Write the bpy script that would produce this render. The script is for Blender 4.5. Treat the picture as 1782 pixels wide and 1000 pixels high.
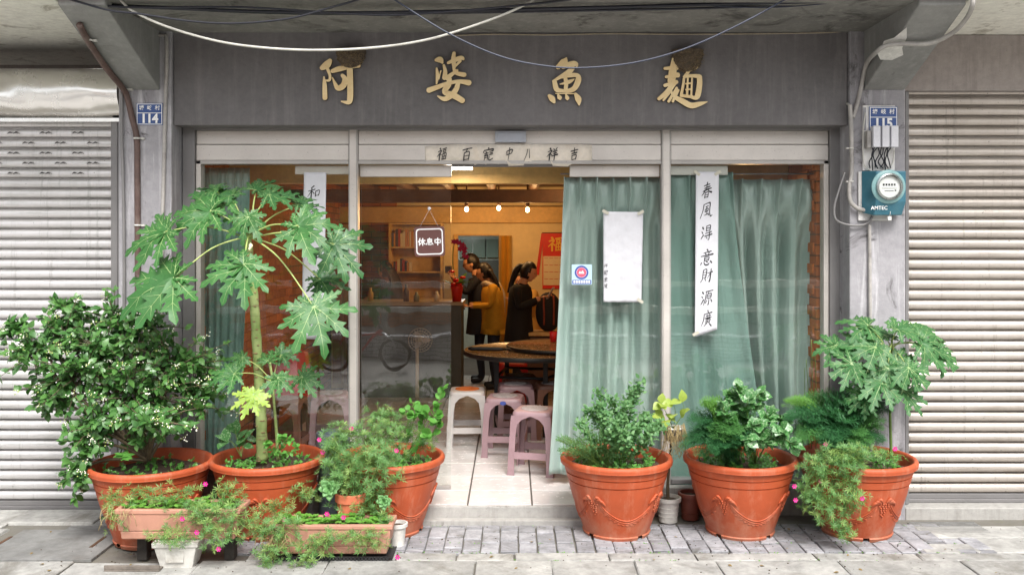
import bpy, bmesh, math, random
from mathutils import Vector, Matrix, Quaternion, noise as mnoise
R = math.radians
random.seed(7)
SC = bpy.context.scene
for o in list(bpy.data.objects): bpy.data.objects.remove(o)
COL = SC.collection

# ------------------------------------------------------------------ camera
CAMZ, FPX, CX, CY = 1.75, 1550.0, 891.0, 420.0
cam = bpy.data.cameras.new('camera'); camo = bpy.data.objects.new('camera', cam); COL.objects.link(camo)
camo.location = (0, 0, CAMZ); camo.rotation_euler = (R(90), 0, 0)
cam.sensor_width = 36; cam.lens = 36*FPX/1782; cam.shift_y = (CY-500)/1782; cam.clip_end = 500; cam.clip_start = .05
SC.camera = camo
# ------------------------------------------------------------------ sky, sun, exposure
SUN_EL, SUN_AZ = 52, 164       # azimuth: direction the light comes from, 180 = straight from behind the camera
w = bpy.data.worlds.new('World'); SC.world = w; w.use_nodes = True
nt = w.node_tree; nt.nodes.clear()
sky = nt.nodes.new('ShaderNodeTexSky'); sky.sky_type = 'NISHITA'; sky.sun_disc = False
sky.sun_elevation = R(SUN_EL); sky.sun_rotation = R(SUN_AZ); sky.dust_density = 4; sky.air_density = 1.2; sky.ozone_density = 1
hs = nt.nodes.new('ShaderNodeHueSaturation'); hs.inputs['Saturation'].default_value = .25
bg = nt.nodes.new('ShaderNodeBackground'); bg.inputs['Strength'].default_value = .088
wo = nt.nodes.new('ShaderNodeOutputWorld')
nt.links.new(sky.outputs[0], hs.inputs['Color']); nt.links.new(hs.outputs[0], bg.inputs[0]); nt.links.new(bg.outputs[0], wo.inputs[0])
sl = bpy.data.lights.new('sun', 'SUN'); sl.energy = 1.5; sl.angle = R(24); sl.color = (1, .97, .93)
so = bpy.data.objects.new('sun', sl); COL.objects.link(so); so.location = (0, -3, 9)
_d = Vector((math.sin(R(SUN_AZ))*math.cos(R(SUN_EL)), math.cos(R(SUN_AZ))*math.cos(R(SUN_EL)), math.sin(R(SUN_EL))))
so.rotation_euler = _d.to_track_quat('Z', 'Y').to_euler()
SC.view_settings.view_transform = 'Standard'; SC.view_settings.look = 'None'
SC.view_settings.gamma = 1; SC.view_settings.use_curve_mapping = False
SC.view_settings.exposure = 1.5
SC.cycles.use_denoising = True
SC.cycles.max_bounces = 10; SC.cycles.transparent_max_bounces = 16; SC.cycles.caustics_reflective = False; SC.cycles.caustics_refractive = False
SC.cycles.sample_clamp_indirect = 6

# ------------------------------------------------------------------ helpers
def at(px, py, Y): return Vector(((px-CX)/FPX*Y, Y, CAMZ-(py-CY)/FPX*Y))
def gx(px, Y): return (px-CX)/FPX*Y
def gz(py, Y): return CAMZ-(py-CY)/FPX*Y
ORG = {}
def org(o): return ORG.get(o.name, Vector((0, 0, 0))) if o else Vector((0, 0, 0))
def rr(a, b): return random.uniform(a, b)

class MB:
    def __init__(s): s.v = []; s.f = []; s.m = []; s.s = []
    def add(s, V, F, mi=0, sm=False):
        n = len(s.v); s.v += [tuple(p) for p in V]
        for f in F: s.f.append(tuple(i+n for i in f)); s.m.append(mi); s.s.append(sm)
        return s
    def box(s, x0, x1, y0, y1, z0, z1, mi=0):
        V = [(x, y, z) for x in (x0, x1) for y in (y0, y1) for z in (z0, z1)]
        return s.add(V, [(0,1,3,2),(4,6,7,5),(0,4,5,1),(2,3,7,6),(0,2,6,4),(1,5,7,3)], mi)
    def hexa(s, P, mi=0):   # 8 corners: bottom 4 (ccw), top 4
        return s.add(P, [(3,2,1,0),(4,5,6,7),(0,1,5,4),(1,2,6,5),(2,3,7,6),(3,0,4,7)], mi)
    def tube(s, pts, rad, n=6, mi=0, caps=True, sm=True):
        pts = [Vector(p) for p in pts]; k = len(pts)
        if not isinstance(rad, (list, tuple)): rad = [rad]*k
        V = []; F = []; up = None
        for i, p in enumerate(pts):
            d = (pts[min(i+1, k-1)]-pts[max(i-1, 0)])
            if d.length < 1e-9: d = Vector((0, 0, 1))
            d.normalize()
            if up is None:
                up = Vector((0, 0, 1)) if abs(d.z) < .9 else Vector((1, 0, 0))
            a = d.cross(up)
            if a.length < 1e-6: a = d.orthogonal()
            a.normalize(); b = a.cross(d); up = b
            for j in range(n):
                t = 2*math.pi*j/n; V.append(p+(a*math.cos(t)+b*math.sin(t))*rad[i])
        for i in range(k-1):
            for j in range(n):
                j2 = (j+1) % n; F.append((i*n+j, i*n+j2, (i+1)*n+j2, (i+1)*n+j))
        if caps: F.append(tuple(range(n))[::-1]); F.append(tuple((k-1)*n+j for j in range(n)))
        return s.add(V, F, mi, sm)
    def lathe(s, prof, n=32, c=(0, 0, 0), mi=0, a0=0, a1=360, sm=True):
        V = []; F = []; full = abs(a1-a0) >= 360; c = Vector(c)
        m = n if full else n+1
        for (r, z) in prof:
            for j in range(m):
                t = R(a0+(a1-a0)*j/n); V.append((c.x+r*math.cos(t), c.y+r*math.sin(t), c.z+z))
        for i in range(len(prof)-1):
            for j in range(n):
                j2 = (j+1) % m if full else j+1
                F.append((i*m+j, i*m+j2, (i+1)*m+j2, (i+1)*m+j))
        return s.add(V, F, mi, sm)
    def disc(s, c, r, n=24, mi=0, nz=1):
        c = Vector(c); V = [c]+[c+Vector((r*math.cos(2*math.pi*j/n), r*math.sin(2*math.pi*j/n), 0)) for j in range(n)]
        return s.add(V, [(0, 1+j, 1+(j+1) % n) for j in range(n)], mi)
    def ball(s, c, r, mi=0, n=8, m=6, mat=None, sm=True):
        c = Vector(c)
        if not isinstance(r, (tuple, list)): r = (r, r, r)
        V = []; F = []
        for i in range(m+1):
            ph = math.pi*i/m
            for j in range(n):
                t = 2*math.pi*j/n
                p = Vector((r[0]*math.sin(ph)*math.cos(t), r[1]*math.sin(ph)*math.sin(t), r[2]*math.cos(ph)))
                V.append(c+(mat @ p if mat else p))
        for i in range(m):
            for j in range(n):
                F.append((i*n+j, (i+1)*n+j, (i+1)*n+(j+1) % n, i*n+(j+1) % n))
        return s.add(V, F, mi, sm)
    def tmpl(s, T, mat, mi=0, sm=False):
        V, F = T; return s.add([mat @ Vector(p) for p in V], F, mi, sm)
    def mesh(s, name, mats, off=Vector((0, 0, 0)), sharp=None):
        me = bpy.data.meshes.new(name)
        me.from_pydata([(p[0]-off.x, p[1]-off.y, p[2]-off.z) for p in s.v], [], s.f)
        for mt in (mats if isinstance(mats, (list, tuple)) else [mats]): me.materials.append(mt)
        me.polygons.foreach_set('material_index', s.m)
        me.polygons.foreach_set('use_smooth', s.s)
        if sharp: me.set_sharp_from_angle(angle=R(sharp))
        me.update(); return me
    def build(s, name, mats, parent=None, bevel=0, sharp=None, recalc=False):
        if parent: off = org(parent)
        else:
            xs = [p[0] for p in s.v]; ys = [p[1] for p in s.v]; zs = [p[2] for p in s.v]
            off = Vector(((min(xs)+max(xs))/2, (min(ys)+max(ys))/2, min(zs)))
        me = s.mesh(name, mats, off, sharp)
        if recalc:
            bm = bmesh.new(); bm.from_mesh(me); bmesh.ops.recalc_face_normals(bm, faces=bm.faces); bm.to_mesh(me); bm.free()
        o = bpy.data.objects.new(name, me); COL.objects.link(o)
        if parent: o.parent = parent
        else: o.location = off
        ORG[o.name] = off.copy()
        if bevel:
            b = o.modifiers.new('bevel', 'BEVEL'); b.width = bevel; b.segments = 2; b.limit_method = 'ANGLE'
        return o

def tag(o, label=None, cat=None, group=None, kind=None):
    if label: o['label'] = label
    if cat: o['category'] = cat
    if group: o['group'] = group
    if kind: o['kind'] = kind
    return o
def thing(name, loc, label, cat, group=None):
    o = bpy.data.objects.new(name, None); COL.objects.link(o); o.location = loc; o.empty_display_size = .1
    ORG[o.name] = Vector(loc); return tag(o, label, cat, group)
def inst(name, me, loc, parent=None, rot=(0, 0, 0), scale=None):
    o = bpy.data.objects.new(name, me); COL.objects.link(o)
    if parent: o.parent = parent
    o.location = Vector(loc)-org(parent); o.rotation_euler = rot
    if scale: o.scale = scale
    ORG[o.name] = Vector(loc); return o
def spline(pts, n=8):
    pts = [Vector(p) for p in pts]; out = []
    for i in range(len(pts)-1):
        p0 = pts[max(i-1, 0)]; p1 = pts[i]; p2 = pts[i+1]; p3 = pts[min(i+2, len(pts)-1)]
        for k in range(n):
            t = k/n
            out.append(.5*((2*p1)+(p2-p0)*t+(2*p0-5*p1+4*p2-p3)*t*t+(3*p1-p0-3*p2+p3)*t**3))
    out.append(pts[-1]); return out
def frame(loc, d, up=(0, 0, 1), sc=1.0):
    y = Vector(d).normalized(); z = Vector(up); x = y.cross(z)
    if x.length < 1e-5: x = y.orthogonal()
    x.normalize(); z = x.cross(y)
    m = Matrix((x, y, z)).transposed().to_4x4()
    return Matrix.Translation(loc) @ m @ Matrix.Scale(sc, 4)

# ------------------------------------------------------------------ materials
class N:
    def __init__(s, name):
        s.mat = bpy.data.materials.new(name); s.mat.use_nodes = True; s.t = s.mat.node_tree; s.t.nodes.clear()
        s.o = s.n('ShaderNodeOutputMaterial')
    def n(s, t, **k):
        x = s.t.nodes.new(t)
        for a, v in k.items(): setattr(x, a, v)
        return x
    def l(s, a, b): s.t.links.new(a, b)
    def val(s, sock, v):
        if hasattr(v, 'is_output') or isinstance(v, bpy.types.NodeSocket): s.l(v, sock)
        else: sock.default_value = v
    def noise(s, vec, scale, detail=6, rough=.6, dist=0):
        x = s.n('ShaderNodeTexNoise'); s.l(vec, x.inputs['Vector']); x.inputs['Scale'].default_value = scale
        x.inputs['Detail'].default_value = detail; x.inputs['Roughness'].default_value = rough; x.inputs['Distortion'].default_value = dist
        return x.outputs[0]
    def ramp(s, fac, stops):
        x = s.n('ShaderNodeValToRGB'); s.l(fac, x.inputs[0]); e = x.color_ramp.elements
        while len(e) < len(stops): e.new(.5)
        for i, (p, c) in enumerate(stops):
            e[i].position = p; e[i].color = (c, c, c, 1) if not isinstance(c, (tuple, list)) else (*c[:3], 1)
        return x.outputs[0]
    def mix(s, fac, a, b, bt='MIX'):
        x = s.n('ShaderNodeMix', data_type='RGBA', blend_type=bt)
        s.val(x.inputs[0], fac)
        for k, v in ((6, a), (7, b)):
            if isinstance(v, (tuple, list)): v = (*v[:3], 1)
            s.val(x.inputs[k], v)
        return x.outputs[2]
    def math(s, op, a, b=0):
        x = s.n('ShaderNodeMath', operation=op); s.val(x.inputs[0], a); s.val(x.inputs[1], b); return x.outputs[0]
    def coord(s, world=False, scale=None):
        tc = s.n('ShaderNodeTexCoord'); v = tc.outputs['Object']
        if world: v = s.n('ShaderNodeNewGeometry').outputs['Position']
        else:
            oi = s.n('ShaderNodeObjectInfo'); ad = s.n('ShaderNodeVectorMath', operation='ADD')
            mu = s.n('ShaderNodeVectorMath', operation='SCALE'); mu.inputs[0].default_value = (13, 7, 31); s.l(oi.outputs['Random'], mu.inputs['Scale'])
            s.l(v, ad.inputs[0]); s.l(mu.outputs[0], ad.inputs[1]); v = ad.outputs[0]; s.rand = oi.outputs['Random']
        if scale:
            mp = s.n('ShaderNodeMapping'); mp.inputs['Scale'].default_value = scale; s.l(v, mp.inputs[0]); v = mp.outputs[0]
        return v
    def bump(s, h, dist=.002, st=1.0, nrm=None):
        x = s.n('ShaderNodeBump'); x.inputs['Strength'].default_value = st; x.inputs['Distance'].default_value = dist; s.l(h, x.inputs['Height'])
        if nrm: s.l(nrm, x.inputs['Normal'])
        return x.outputs[0]
    def bsdf(s, col, rough=.6, metal=0, nrm=None, **k):
        b = s.n('ShaderNodeBsdfPrincipled')
        if isinstance(col, (tuple, list)): col = (*col[:3], 1)
        s.val(b.inputs['Base Color'], col); s.val(b.inputs['Roughness'], rough); s.val(b.inputs['Metallic'], metal)
        if nrm: s.l(nrm, b.inputs['Normal'])
        for a, v in k.items():
            s.val(b.inputs[a.replace('_', ' ')], v)
        return b.outputs[0]
    def out(s, sh): s.l(sh, s.o.inputs[0]); return s.mat
def lin(r, g, b):
    f = lambda c: c/12.92 if c <= .04045 else ((c+.055)/1.055)**2.4
    return (f(r/255), f(g/255), f(b/255))
def mul(c, k): return tuple(x*k for x in c)
def M(name, col, rough=.6, var=.25, scale=6, bump=.0015, bscale=60, metal=0, rnd=.12, world=False, dirt=None, dirtamt=.5, **k):
    """painted / mineral surface: two scales of tone noise, per-object tone shift, fine relief, optional dirt with a shape of its own"""
    n = N(name); v = n.coord(world)
    a = n.noise(v, scale, 8, .65); b = n.noise(v, scale*6, 4, .6)
    t = n.ramp(a, [(.3, 1-var), (.7, 1+var*.6)])
    c = n.mix(1, col, t, 'MULTIPLY')
    t2 = n.ramp(b, [(.3, 1-var*.5), (.7, 1+var*.3)]); c = n.mix(1, c, t2, 'MULTIPLY')
    if not world and rnd:
        x = n.math('MULTIPLY_ADD', n.rand, rnd*2); x.node.inputs[2].default_value = 1-rnd
        cc = n.n('ShaderNodeCombineColor'); [n.l(x, cc.inputs[i]) for i in range(3)]; c = n.mix(1, c, cc.outputs[0], 'MULTIPLY')
    if dirt:
        dm = n.noise(v, scale*.6, 10, .7, .6); f = n.ramp(dm, [(.52, 0), (.68, dirtamt)]); c = n.mix(f, c, dirt)
    rg = n.ramp(b, [(.3, max(rough-.08, .02)), (.7, min(rough+.08, 1))])
    nm = n.bump(n.noise(v, bscale, 5, .6), bump) if bump else None
    return n.out(n.bsdf(c, rg, metal, nm, **k))
def M0(name, col, rough=.5, metal=0, **k):
    n = N(name); return n.out(n.bsdf(col, rough, metal, None, **k))
# ================================================================== materials of the setting
def m_plaster(name, col, stain, stain2, streak=.5, rough=.8, peel=None, peelamt=(.6, .64)):
    n = N(name); v = n.coord(True)
    big = n.noise(v, 1.3, 8, .65, .4); fine = n.noise(v, 22, 6, .7)
    c = n.mix(n.ramp(big, [(.35, 0), (.7, .55)]), col, stain)
    vs = n.coord(True, (9, 9, .7)); st = n.noise(vs, 1.6, 6, .7, .3)
    c = n.mix(n.ramp(st, [(.5, 0), (.72, streak)]), c, stain2)
    c = n.mix(1, c, n.ramp(fine, [(.25, .82), (.75, 1.14)]), 'MULTIPLY')
    sp = n.noise(v, 70, 3, .6); c = n.mix(n.ramp(sp, [(.68, 0), (.74, .45)]), c, mul(stain2, .45))
    if peel:
        pn = n.noise(v, 2.6, 12, .72, .9); f = n.ramp(pn, [(peelamt[0], 0), (peelamt[1], 1)]); c = n.mix(f, c, peel)
    h = n.bump(n.noise(v, 35, 8, .7), .004, .7)
    return n.out(n.bsdf(c, n.ramp(fine, [(.3, rough-.1), (.7, rough+.1)]), 0, h))
m_signwall = m_plaster('sign_wall_paint', lin(112, 109, 110), lin(84, 82, 82), lin(132, 128, 128), .6, .7)
m_pillar = m_plaster('pillar_cement', lin(160, 158, 162), lin(112, 110, 114), lin(208, 206, 210), .85, .75, lin(92, 89, 91), (.58, .66))
m_soffit = m_plaster('soffit_cement', lin(132, 130, 126), lin(86, 84, 82), lin(160, 158, 150), .6, .85, lin(74, 71, 68), (.54, .64))
m_soffit_pale = m_plaster('soffit_whitewash', lin(240, 238, 228), lin(222, 220, 210), lin(196, 190, 180), .5, .85, lin(166, 160, 146), (.56, .64))
m_bracket = m_plaster('bracket_cement', lin(142, 142, 140), lin(112, 112, 110), lin(160, 158, 156), .5, .8, lin(98, 95, 93), (.62, .7))
m_taupe = m_plaster('fascia_cement', lin(158, 150, 146), lin(138, 130, 126), lin(120, 112, 108), .5, .8)
m_step = m_plaster('step_cement', lin(172, 170, 166), lin(140, 138, 134), lin(122, 118, 112), .5, .85, lin(104, 100, 94), (.6, .68))
m_ground = m_plaster('ground_cement', lin(116, 113, 106), lin(96, 92, 84), lin(100, 100, 78), .5, .9)
m_street = m_plaster('street_cement', lin(178, 176, 172), lin(160, 157, 152), lin(140, 136, 128), .4, .9)
m_slab = M('stone_slab', lin(166, 165, 161), .8, .38, 4, .004, 90, rnd=.14, dirt=lin(104, 100, 92), dirtamt=.75)
m_paver = M('paver_stone', lin(152, 152, 156), .8, .36, 9, .003, 120, rnd=.2, dirt=lin(84, 80, 72), dirtamt=.75)
m_iron = M('cast_cover', lin(128, 128, 126), .6, .3, 7, .002, 60, dirt=lin(90, 84, 76))
m_tile = M('floor_tile', lin(208, 203, 201), .22, .06, 3, 0, rnd=.04, dirt=lin(190, 184, 178), dirtamt=.35)
m_grout = M('tile_grout', lin(92, 86, 80), .9, .2, 10)
m_brick = M('red_brick', lin(196, 112, 52), .75, .3, 12, .003, 90, rnd=.25, dirt=lin(120, 66, 36), dirtamt=.5)
m_mortar = M('mortar', lin(140, 92, 52), .9, .2, 14, world=True)
m_cream = M('cream_wall', lin(226, 206, 160), .8, .12, 2, .001, 60, world=True, dirt=lin(196, 172, 124), dirtamt=.4)
m_wood_dark = M('dark_timber', lin(92, 64, 44), .6, .35, 5, .002, 40, world=True)
m_wood_pale = M('pale_timber', lin(214, 176, 112), .55, .2, 4, .001, 30, world=True, dirt=lin(150, 106, 60), dirtamt=.3)
def m_alu(name, col, rough=.42, dirt=lin(128, 122, 116)):
    n = N(name); v = n.coord(True); vs = n.coord(True, (4, 4, 40)); a = n.noise(v, 3, 8, .65); b = n.noise(vs, 3, 6, .6)
    c = n.mix(1, col, n.ramp(a, [(.3, .86), (.7, 1.06)]), 'MULTIPLY'); c = n.mix(n.ramp(b, [(.6, 0), (.75, .3)]), c, dirt)
    sp = n.noise(v, 90, 2, .5); c = n.mix(n.ramp(sp, [(.7, 0), (.74, .5)]), c, lin(90, 84, 78))
    return n.out(n.bsdf(c, n.ramp(a, [(.3, rough-.08), (.7, rough+.1)]), .35, n.bump(n.noise(v, 60, 4), .0006)))
m_frame = m_alu('aluminium_frame', lin(206, 200, 194))
m_frame_edge = m_alu('aluminium_grey', lin(176, 172, 168), .4)
m_frame_dk = m_alu('aluminium_weathered', lin(132, 130, 130), .5)
def m_shutter(name, col, grime):
    n = N(name); v = n.coord(True); a = n.noise(v, 2.2, 8, .7); vs = n.coord(True, (1.2, 1, 26)); b = n.noise(vs, 2.2, 8, .7)
    c = n.mix(n.ramp(a, [(.4, 0), (.75, .45)]), col, grime); c = n.mix(n.ramp(b, [(.52, 0), (.72, .7)]), c, grime)
    dr = n.noise(n.coord(True, (14, 1, .9)), 1.5, 8, .75); c = n.mix(n.ramp(dr, [(.56, 0), (.72, .55)]), c, mul(grime, .62))
    sp = n.noise(v, 55, 3, .5); c = n.mix(n.ramp(sp, [(.7, 0), (.73, .7)]), c, mul(grime, .4))
    return n.out(n.bsdf(c, n.ramp(a, [(.3, .32), (.7, .5)]), .55, n.bump(n.noise(v, 9, 3), .002)))
m_shut = m_shutter('shutter_zinc', lin(216, 213, 213), lin(158, 160, 154))
m_shut_r = m_shutter('shutter_zinc_warm', lin(200, 192, 184), lin(140, 128, 116))
def m_housing():
    n = N('dented_zinc'); v = n.coord(True); a = n.noise(v, 4, 8, .7); d = n.noise(v, 2.4, 3, .5, .8)
    c = n.mix(n.ramp(a, [(.6, 0), (.75, .3)]), lin(232, 230, 227), lin(176, 160, 148))
    return n.out(n.bsdf(c, n.ramp(a, [(.3, .2), (.7, .32)]), .95, n.bump(d, .015, .5)))
m_house = m_housing()

# ================================================================== ground
FLOOR, GRD = 0.0, -.12
b = MB(); b.box(-60, 60, -60, 6.9, GRD-.3, GRD-.016)
tag(b.build('street', m_street), kind='structure')
b = MB(); b.box(-7, 7, 4.2, 6.32, GRD-.04, GRD-.010)
pave = tag(b.build('pavement', m_ground), kind='structure')
def slab_mesh(name, sx, sy, h=.02, mt=m_slab, ch=.004, jag=.0):
    b = MB(); x, y = sx/2, sy/2; V = []
    for (k, z) in ((0, 0), (0, h-ch), (ch, h)):
        for (u, vv) in ((-x, -y), (x, -y), (x, y), (-x, y)):
            V.append((u-math.copysign(k, u)+rr(-jag, jag), vv-math.copysign(k, vv)+rr(-jag, jag), z))
    F = [(0,1,5,4),(1,2,6,5),(2,3,7,6),(3,0,4,7),(4,5,9,8),(5,6,10,9),(6,7,11,10),(7,4,8,11),(8,9,10,11)]
    b.add(V, F); return b.mesh(name, mt)
pv = [slab_mesh('paver', .105, .198, .02, m_paver, .004, .003) for _ in range(4)]
random.seed(3)
x = -1.62; i = 0
while x < 2.95:
    off = rr(0, .14); y0 = 5.30
    for k in range(4):
        ya = max(5.335, y0+off+k*.203-.203); yb = min(y0+off+k*.203-.019, 5.875)
        if yb-ya < .03: continue
        cov = (yb-ya)/.196
        inst('paver', random.choice(pv), (x, (ya+yb)/2, GRD-.012+rr(-.002, .003)), pave, (rr(-.012, .012), rr(-.012, .012), rr(-.02, .02)), (1, cov, 1))
    x += .1135+rr(-.002, .004); i += 1
# big kerb stones and slabs nearer the street
def slab(px0, px1, Y0, Y1, name='slab', g=.008, mt=m_slab, dz=0):
    Ym = (Y0+Y1)/2; x0, x1 = gx(px0, Ym), gx(px1, Ym)
    me = slab_mesh(name, abs(x1-x0)-g, abs(Y1-Y0)-g, .022, mt, .006, .005)
    inst(name, me, ((x0+x1)/2, Ym, GRD-.013+dz+rr(-.002, .002)), pave, (rr(-.005, .005), rr(-.004, .004), rr(-.006, .006)))
for a, c in ((430, 690), (690, 795), (795, 895), (895, 1060), (1060, 1210), (1210, 1420), (1420, 1600), (1600, 1790), (1790, 1960)): slab(a, c, 5.205, 5.335)
for a, c in ((330, 560), (560, 825), (825, 962), (962, 1110), (1110, 1260), (1260, 1480), (1480, 1700), (1700, 1950)): slab(a, c, 4.80, 5.205)
for a, c in ((-250, 40), (40, 330), (330, 640), (640, 930), (930, 1210), (1210, 1500), (1500, 1800), (1800, 2100)): slab(a, c, 4.35, 4.80)
for a, c, y0, y1 in ((-200, 30, 5.80, 6.2), (30, 180, 5.90, 6.2), (180, 350, 5.86, 6.2), (-200, -30, 5.2, 5.80), (-200, 100, 4.80, 5.2), (100, 330, 4.80, 5.16),
                     (1600, 1800, 5.60, 5.84), (1800, 2000, 5.34, 5.84), (1600, 1700, 5.335, 5.5), (1700, 1800, 5.335, 5.6)): slab(a, c, y0, y1)
# manhole slab and grates (lift-out covers)
b = MB(); b.box(gx(2, 5.5), gx(196, 5.5), 5.22, 5.76, GRD-.008, GRD+.010); b.box(gx(14, 5.6), gx(20, 5.6), 5.42, 5.62, GRD+.010, GRD+.013, 1); b.box(gx(178, 5.6), gx(184, 5.6), 5.42, 5.62, GRD+.010, GRD+.013, 1)
tag(b.build('manhole_cover', [m_iron, m_wood_dark], bevel=.003), 'large grey concrete manhole cover in the pavement at far left', 'manhole cover')
def grate(px0, px1, Y0, Y1, label):
    Ym = (Y0+Y1)/2; x0, x1 = gx(px0, Ym), gx(px1, Ym)
    t = thing('drain_cover', ((x0+x1)/2, Ym, GRD-.006), label, 'drain cover', 'ribbed drain covers')
    b = MB(); b.box(x0, x1, Y0, Y1, GRD-.006, GRD+.006); b.build('plate', m_iron, t, .002)
    me = MB().box(-(x1-x0)/2+.01, (x1-x0)/2-.01, -.004, .004, 0, .006).mesh('rib', m_iron)
    n = int((Y1-Y0)/.022)
    for k in range(n): inst('rib', me, ((x0+x1)/2, Y0+.012+k*(Y1-Y0-.02)/max(1, n-1), GRD+.005), t)
grate(1592, 1712, 5.70, 5.92, 'ribbed iron drain cover beside the right hand roller shutter')
grate(110, 205, 5.66, 5.84, 'ribbed iron drain cover left of the white berried shrub')

# ================================================================== shop floor, step
b = MB(); b.box(-2.3, 2.3, 6.2, 13.6, -.3, -.012); b.box(-.60, .47, 5.935, 6.2, -.3, -.012)
floor = tag(b.build('floor', m_grout), kind='structure')
tm = slab_mesh('tile', .419, .377, .014, m_tile, .002)
tm_front = slab_mesh('tile', .419, .318, .014, m_tile, .002)
for ix in range(-5, 6):
    xc = -.296+.43*ix+.215
    if abs(xc) > 2.1: continue
    if -.7 < xc < .56:
        inst('tile', tm_front, (xc, 6.094, -.0125), floor)
    for iy in range(0, 14):
        inst('tile', tm, (xc, 6.264+.385*iy+.1925, -.0125+rr(-.0006, .0006)), floor)
b = MB(); b.box(-.62, .49, 5.905, 5.934, -.3, -.004); b.box(-.63, .50, 5.845, 5.906, -.3, -.078); b.box(-2.3, -.62, 6.12, 6.2, -.3, .06); b.box(.49, 2.3, 6.12, 6.2, -.3, .06)
tag(b.build('step', m_step, bevel=.006), kind='structure')
b = MB(); b.box(2.66, 7, 6.02, 6.6, -.3, -.048)
b.build('kerb', m_step, None, .008); tag(bpy.data.objects['kerb'], kind='structure')

# ================================================================== shop front building
SOF = 3.167; LZ = 2.538; PF = 6.02
bld = thing('shop_building', (0, 6.05, GRD), 'grey cement noodle shop front with brush character sign under a balcony', 'building')
b = MB(); b.box(-2.30, 2.28, 6.05, 6.30, LZ, SOF+.3); b.build('sign_wall', m_signwall, bld, .006)
for (x0, x1) in ((-2.66, -2.302), (2.282, 2.66)):
    b = MB(); b.box(x0, x1, PF, 6.34, GRD-.02, SOF+.28); b.build('pillar', m_pillar, bld, .008)
# balcony slab with a fine grid of unevenness underneath
b = MB(); b.box(-2.655, 2.655, 5.14, 6.6, SOF, SOF+.16); b.build('balcony_slab', m_soffit, bld, .01)
for s in (-1, 1):
    xa, xb = (-2.653, -2.377) if s < 0 else (2.377, 2.653)
    b = MB(); z0, z1 = 2.77, 3.13; yf, yn = PF-.002, 5.2
    P = [(xa, yn, z1), (xb, yn, z1), (xb, yf, z0), (xa, yf, z0), (xa, yn, SOF+.02), (xb, yn, SOF+.02), (xb, yf, SOF+.02), (xa, yf, SOF+.02)]
    b.hexa(P)
    b.build('bracket', m_bracket, bld, .008)
# broken plaster patch on the right bracket
def patch(name, mt, pts, z_off=0):
    b = MB(); n = len(pts); c = sum((Vector(p) for p in pts), Vector())/n
    V = [c]+[Vector(p) for p in pts]; b.add(V, [(0, 1+i, 1+(i+1) % n) for i in range(n)]); return b.build(name, mt, bld)
def bracket_pt(px, py):   # point on the sloped underside of the brackets, 5 mm below it
    # plane: z = 2.77 + (PF-Y)*.36/.82
    k = .36/.8182
    # CAMZ-(py-CY)/FPX*Y = 2.77-.007+(PF-Y)*k
    Y = (2.77-.007+PF*k-CAMZ)/(k-(py-CY)/FPX); return at(px, py, Y)
m_patch = M('bare_filler', lin(214, 212, 208), .8, .25, 12, .003, 60, world=True)
patch('plaster_patch', m_patch, [bracket_pt(*p) for p in ((1538, 72), (1556, 66), (1578, 48), (1578, 66), (1570, 84), (1572, 96), (1552, 105), (1532, 104), (1526, 92), (1534, 84))])

# neighbours
nl = thing('neighbouring_building', (-4.3, 6.1, GRD), 'pale whitewashed neighbour above the left roller shutter', 'building')
b = MB(); b.box(-7, -2.67, 5.10, 7.3, SOF-.01, SOF+.15); b.build('balcony_slab', m_soffit_pale, nl, .01)
b = MB(); b.box(-7, -2.68, 7.1, 7.3, 2.3, SOF-.012); b.build('wall', m_taupe, nl)
nr = thing('neighbouring_building', (4.3, 6.1, GRD), 'taupe cement neighbour above the right roller shutter', 'building')
b = MB(); b.box(2.67, 7, 5.10, 6.6, SOF-.01, SOF+.16); b.build('balcony_slab', m_soffit_pale, nr, .01)
b = MB(); b.box(2.668, 7, 6.06, 6.6, 2.775, SOF-.012); b.build('wall', m_taupe, nr, .006)
# upper storey mass so that the balcony reads as a house from elsewhere
b = MB(); b.box(-2.6, 2.6, 6.0, 12.5, SOF+.17, 6.2); b.build('upper_wall', m_taupe, bld)
b = MB(); b.box(-7, -2.68, 6.0, 12.5, SOF+.152, 5.8); b.build('upper_wall', m_soffit_pale, nl)
b = MB(); b.box(2.68, 7, 6.0, 12.5, SOF+.17, 5.9); b.build('upper_wall', m_taupe, nr)

# ================================================================== roller shutters
def slat_profile(p=.07):
    return [(.030, 0), (.030, .009), (-.006, .0095), (-.0105, .0125), (-.0135, .023), (-.0145, .034), (-.013, .046), (-.009, .056), (-.002, .063), (.010, .0675), (.034, p)]
def shutter(name, x0, x1, Y, zb, zt, mt, label, vents=False):
    t = thing(name, ((x0+x1)/2, Y, zb), label, 'shutter', 'closed roller shutters')
    p = .0702; pr = slat_profile(p); w_ = (x1-x0)/2
    V = []; F = []
    for k, (y, z) in enumerate(pr): V += [(-w_, y, z), (w_, y, z)]
    for k in range(len(pr)-1): F.append((2*k, 2*k+1, 2*k+3, 2*k+2))
    mb = MB(); mb.add(V, F, 0, True); me = mb.mesh('slat', mt, sharp=50)
    zz = zb+.06
    b = MB(); b.box(x0, x1, Y-.018, Y+.012, zb, zb+.024); b.box(x0, x1, Y-.008, Y+.04, zb+.024, zb+.06); b.build('bottom_bar', m_frame_dk, t, .003)
    n = 0; rows = []
    while zz < zt:
        inst('slat', me, ((x0+x1)/2, Y, zz), t, (rr(-.006, .006), 0, 0)); rows.append(zz); zz += p; n += 1
    return t, rows
ls, rows = shutter('roller_shutter', -5.2, -2.76, 6.23, GRD+.002, 2.58, m_shut, 'silver ribbed roller shutter with wavy vent slots behind the berried shrub')
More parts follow.
